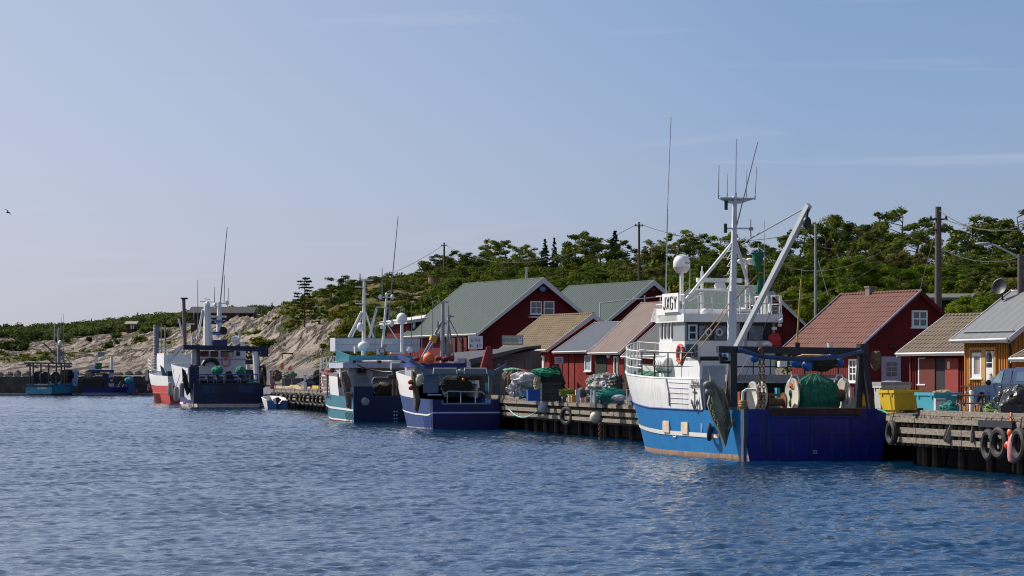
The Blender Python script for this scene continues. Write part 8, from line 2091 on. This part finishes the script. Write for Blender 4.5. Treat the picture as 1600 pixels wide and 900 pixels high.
t=TH_('electric_cabinet','pale upright cabinet with blue cap on the far quay by the big navy trawler','cabinet',422,293,0,QZ); m=MB(); m.box(0,.5,0,.4,0,1.7); t.add('body',pm('cabinet_grey',(.30,.30,.30),.7),m); m=MB(); m.box(-.06,.56,-.06,.46,1.7,1.85); t.add('cap',pm('cap_blue',(.05,.12,.25),.5),m)
pot(425,289,.26,.62,pm('drum_pink',(.40,.08,.14),.6),'dark pink drum beside the pale cabinet on the far quay','drum')
t=TH_('white_post','square white post on the far quay left of the blue cover','post',474.5,262,0,QZ); m=MB(); m.box(0,.24,0,.2,0,1.35); t.add('shaft',WHITE,m); m=MB(); m.box(-.03,.27,-.03,.23,1.35,1.4); t.add('cap',GREYP,m)
t=TH_('covered_box','box under a deep blue cover right of the white post','box',479,264,R(10),QZ); m=MB(); m.box(0,1.3,0,1.2,0,1.0); t.add('body',pm('cover_blue',(.015,.03,.15),.6),m); m=MB(); m.blob((.65,.6,1.0),.55,(1.3,1.2,.3),16,8,.2,65); t.add('cover',MATS['cover_blue'],m)
heap('net_heap','dark grey gear heap beside the teal trawler\'s bow',DKNET,499,590,254,.75,(.9,1,.8),66); heap('net_heap','blue grey gear heap in front of the rock by the teal trawler\'s bow rail',pm('blue_grey_gear',(.10,.13,.17),.8,var=.5,vs=6),487,593,257,.5,(1,.8,.7),67)
YP=pm('yellow_beam',(.60,.42,.02),.5); BW=pm('bleached_log',(.42,.36,.28),.8,var=.2)
for i,(p0,p1,mt,lb) in enumerate(((428,440,BW,'bleached log at the left end of the far quay edge'),(441,455,BW,'second bleached log on the far quay edge'),(452,466,YP,'yellow bar behind the second bleached log'),(459,473,BW,'third bleached log on the far quay edge'),(469,485,YP,'yellow bar lying at the far quay\'s middle'),(487,508,YP,'yellow bar nearest the teal trawler\'s bow'))):
    back=.8 if 'behind' in lb or 'nearest' in lb else .15; a=qface(p0)+back; b=qface(p1)+back; m=MB(); zz=QZ+.2+(.12 if back>.5 else 0); A=Vector(((p0-800)/F*a+.15,a,zz)); B=Vector(((p1-800)/F*b+.15,b,zz)); m.bar(A,B,.22,.26); solo('quay_beam',mt,m,lb,'beam','loose beams along the far quay edge')
t=TH_('wooden_bench','small brown bench on the bare granite right of the big navy trawler','bench',452,352,R(10),ground(452,352)); m=MB(); m.box(-.9,.5,0,.4,.55,.7); t.add('seat',DKWOOD,m)
for x in (-.8,.4): m=MB(); m.box(x-.05,x+.05,.1,.3,-.3,.55); t.add('leg',DKWOOD,m)
# yellow service box behind the near trawler's gantry
t=TH_('yellow_cabinet','small yellow cabinet by the red house\'s side wall, seen through the gantry','cabinet',1345,119,R(10),QZ); m=MB(); m.box(0,.22,0,.3,0,.62); t.add('body',YELLOW,m); m=MB(); m.box(-.02,.24,-.02,.32,.62,.68); t.add('lid',GREYP,m); m=MB(); m.tube([(-.25,0,0),(-.25,0,.95),(-.1,0,1.02),(-.05,0,.9)],.05,6); t.add('pipe',BLACK,m)
# a second row of gear on the right quay by the lidded tub
heap('rope_heap','small white and blue rope heap on the quay left of the yellow tub',pm('white_blue_rope',(.35,.42,.45),.8,var=.6,vs=12),1368,636,112,.18,(1.1,.8,.9),71,'rope',.2,.3) if False else None
# gull
def gull():
    Y=130; c=W(12.5,332,Y); t=T('gull','lone dark gull gliding at the far left of the sky','gull',tuple(c),R(-20)); m=MB()
    m.lathe([(.005,-.22),(.03,-.18),(.055,-.05),(.05,.08),(.03,.16),(.012,.22)],(0,0,0),(1,0,0),10)
    for s,l in ((1,1),(-1,1)):
        pts=[(.07,0,.02),(.02,s*.13,.10),(-.04,s*.26,.08),(-.12,s*.38,.02)]; q=[(-.06,0,.02),(-.09,s*.13,.09),(-.12,s*.26,.07),(-.14,s*.39,.02)]
        vs=[Vector(p) for p in pts+q]; fs=[(i,i+1,5+i,4+i) for i in range(3)]; m.add(vs+[v+Vector((0,0,.012)) for v in vs], fs+[tuple(8+k for k in f[::-1]) for f in fs]+[(0,1,9,8),(1,2,10,9),(2,3,11,10),(4,5,13,12),(5,6,14,13),(6,7,15,14),(3,7,15,11)])
    t.add('body',pm('gull_grey',(.06,.06,.07),.8),m); t.o.rotation_euler=(R(38),0,R(60)); t.o.scale=(.62,.62,.62)
gull()
# lettering becomes ordinary mesh
bpy.context.view_layer.update()
_dg = bpy.context.evaluated_depsgraph_get()
for _o in [o for o in bpy.data.objects if o.type == 'FONT']:
    _me = bpy.data.meshes.new_from_object(_o.evaluated_get(_dg)); _n = _o.name; _p = _o.parent; _m = _o.matrix_basis.copy(); _mt = _o.data.materials[0]
    bpy.data.objects.remove(_o); _q = bpy.data.objects.new(_n, _me); COL.objects.link(_q); _q.parent = _p; _q.matrix_basis = _m
    if not _me.materials: _me.materials.append(_mt)
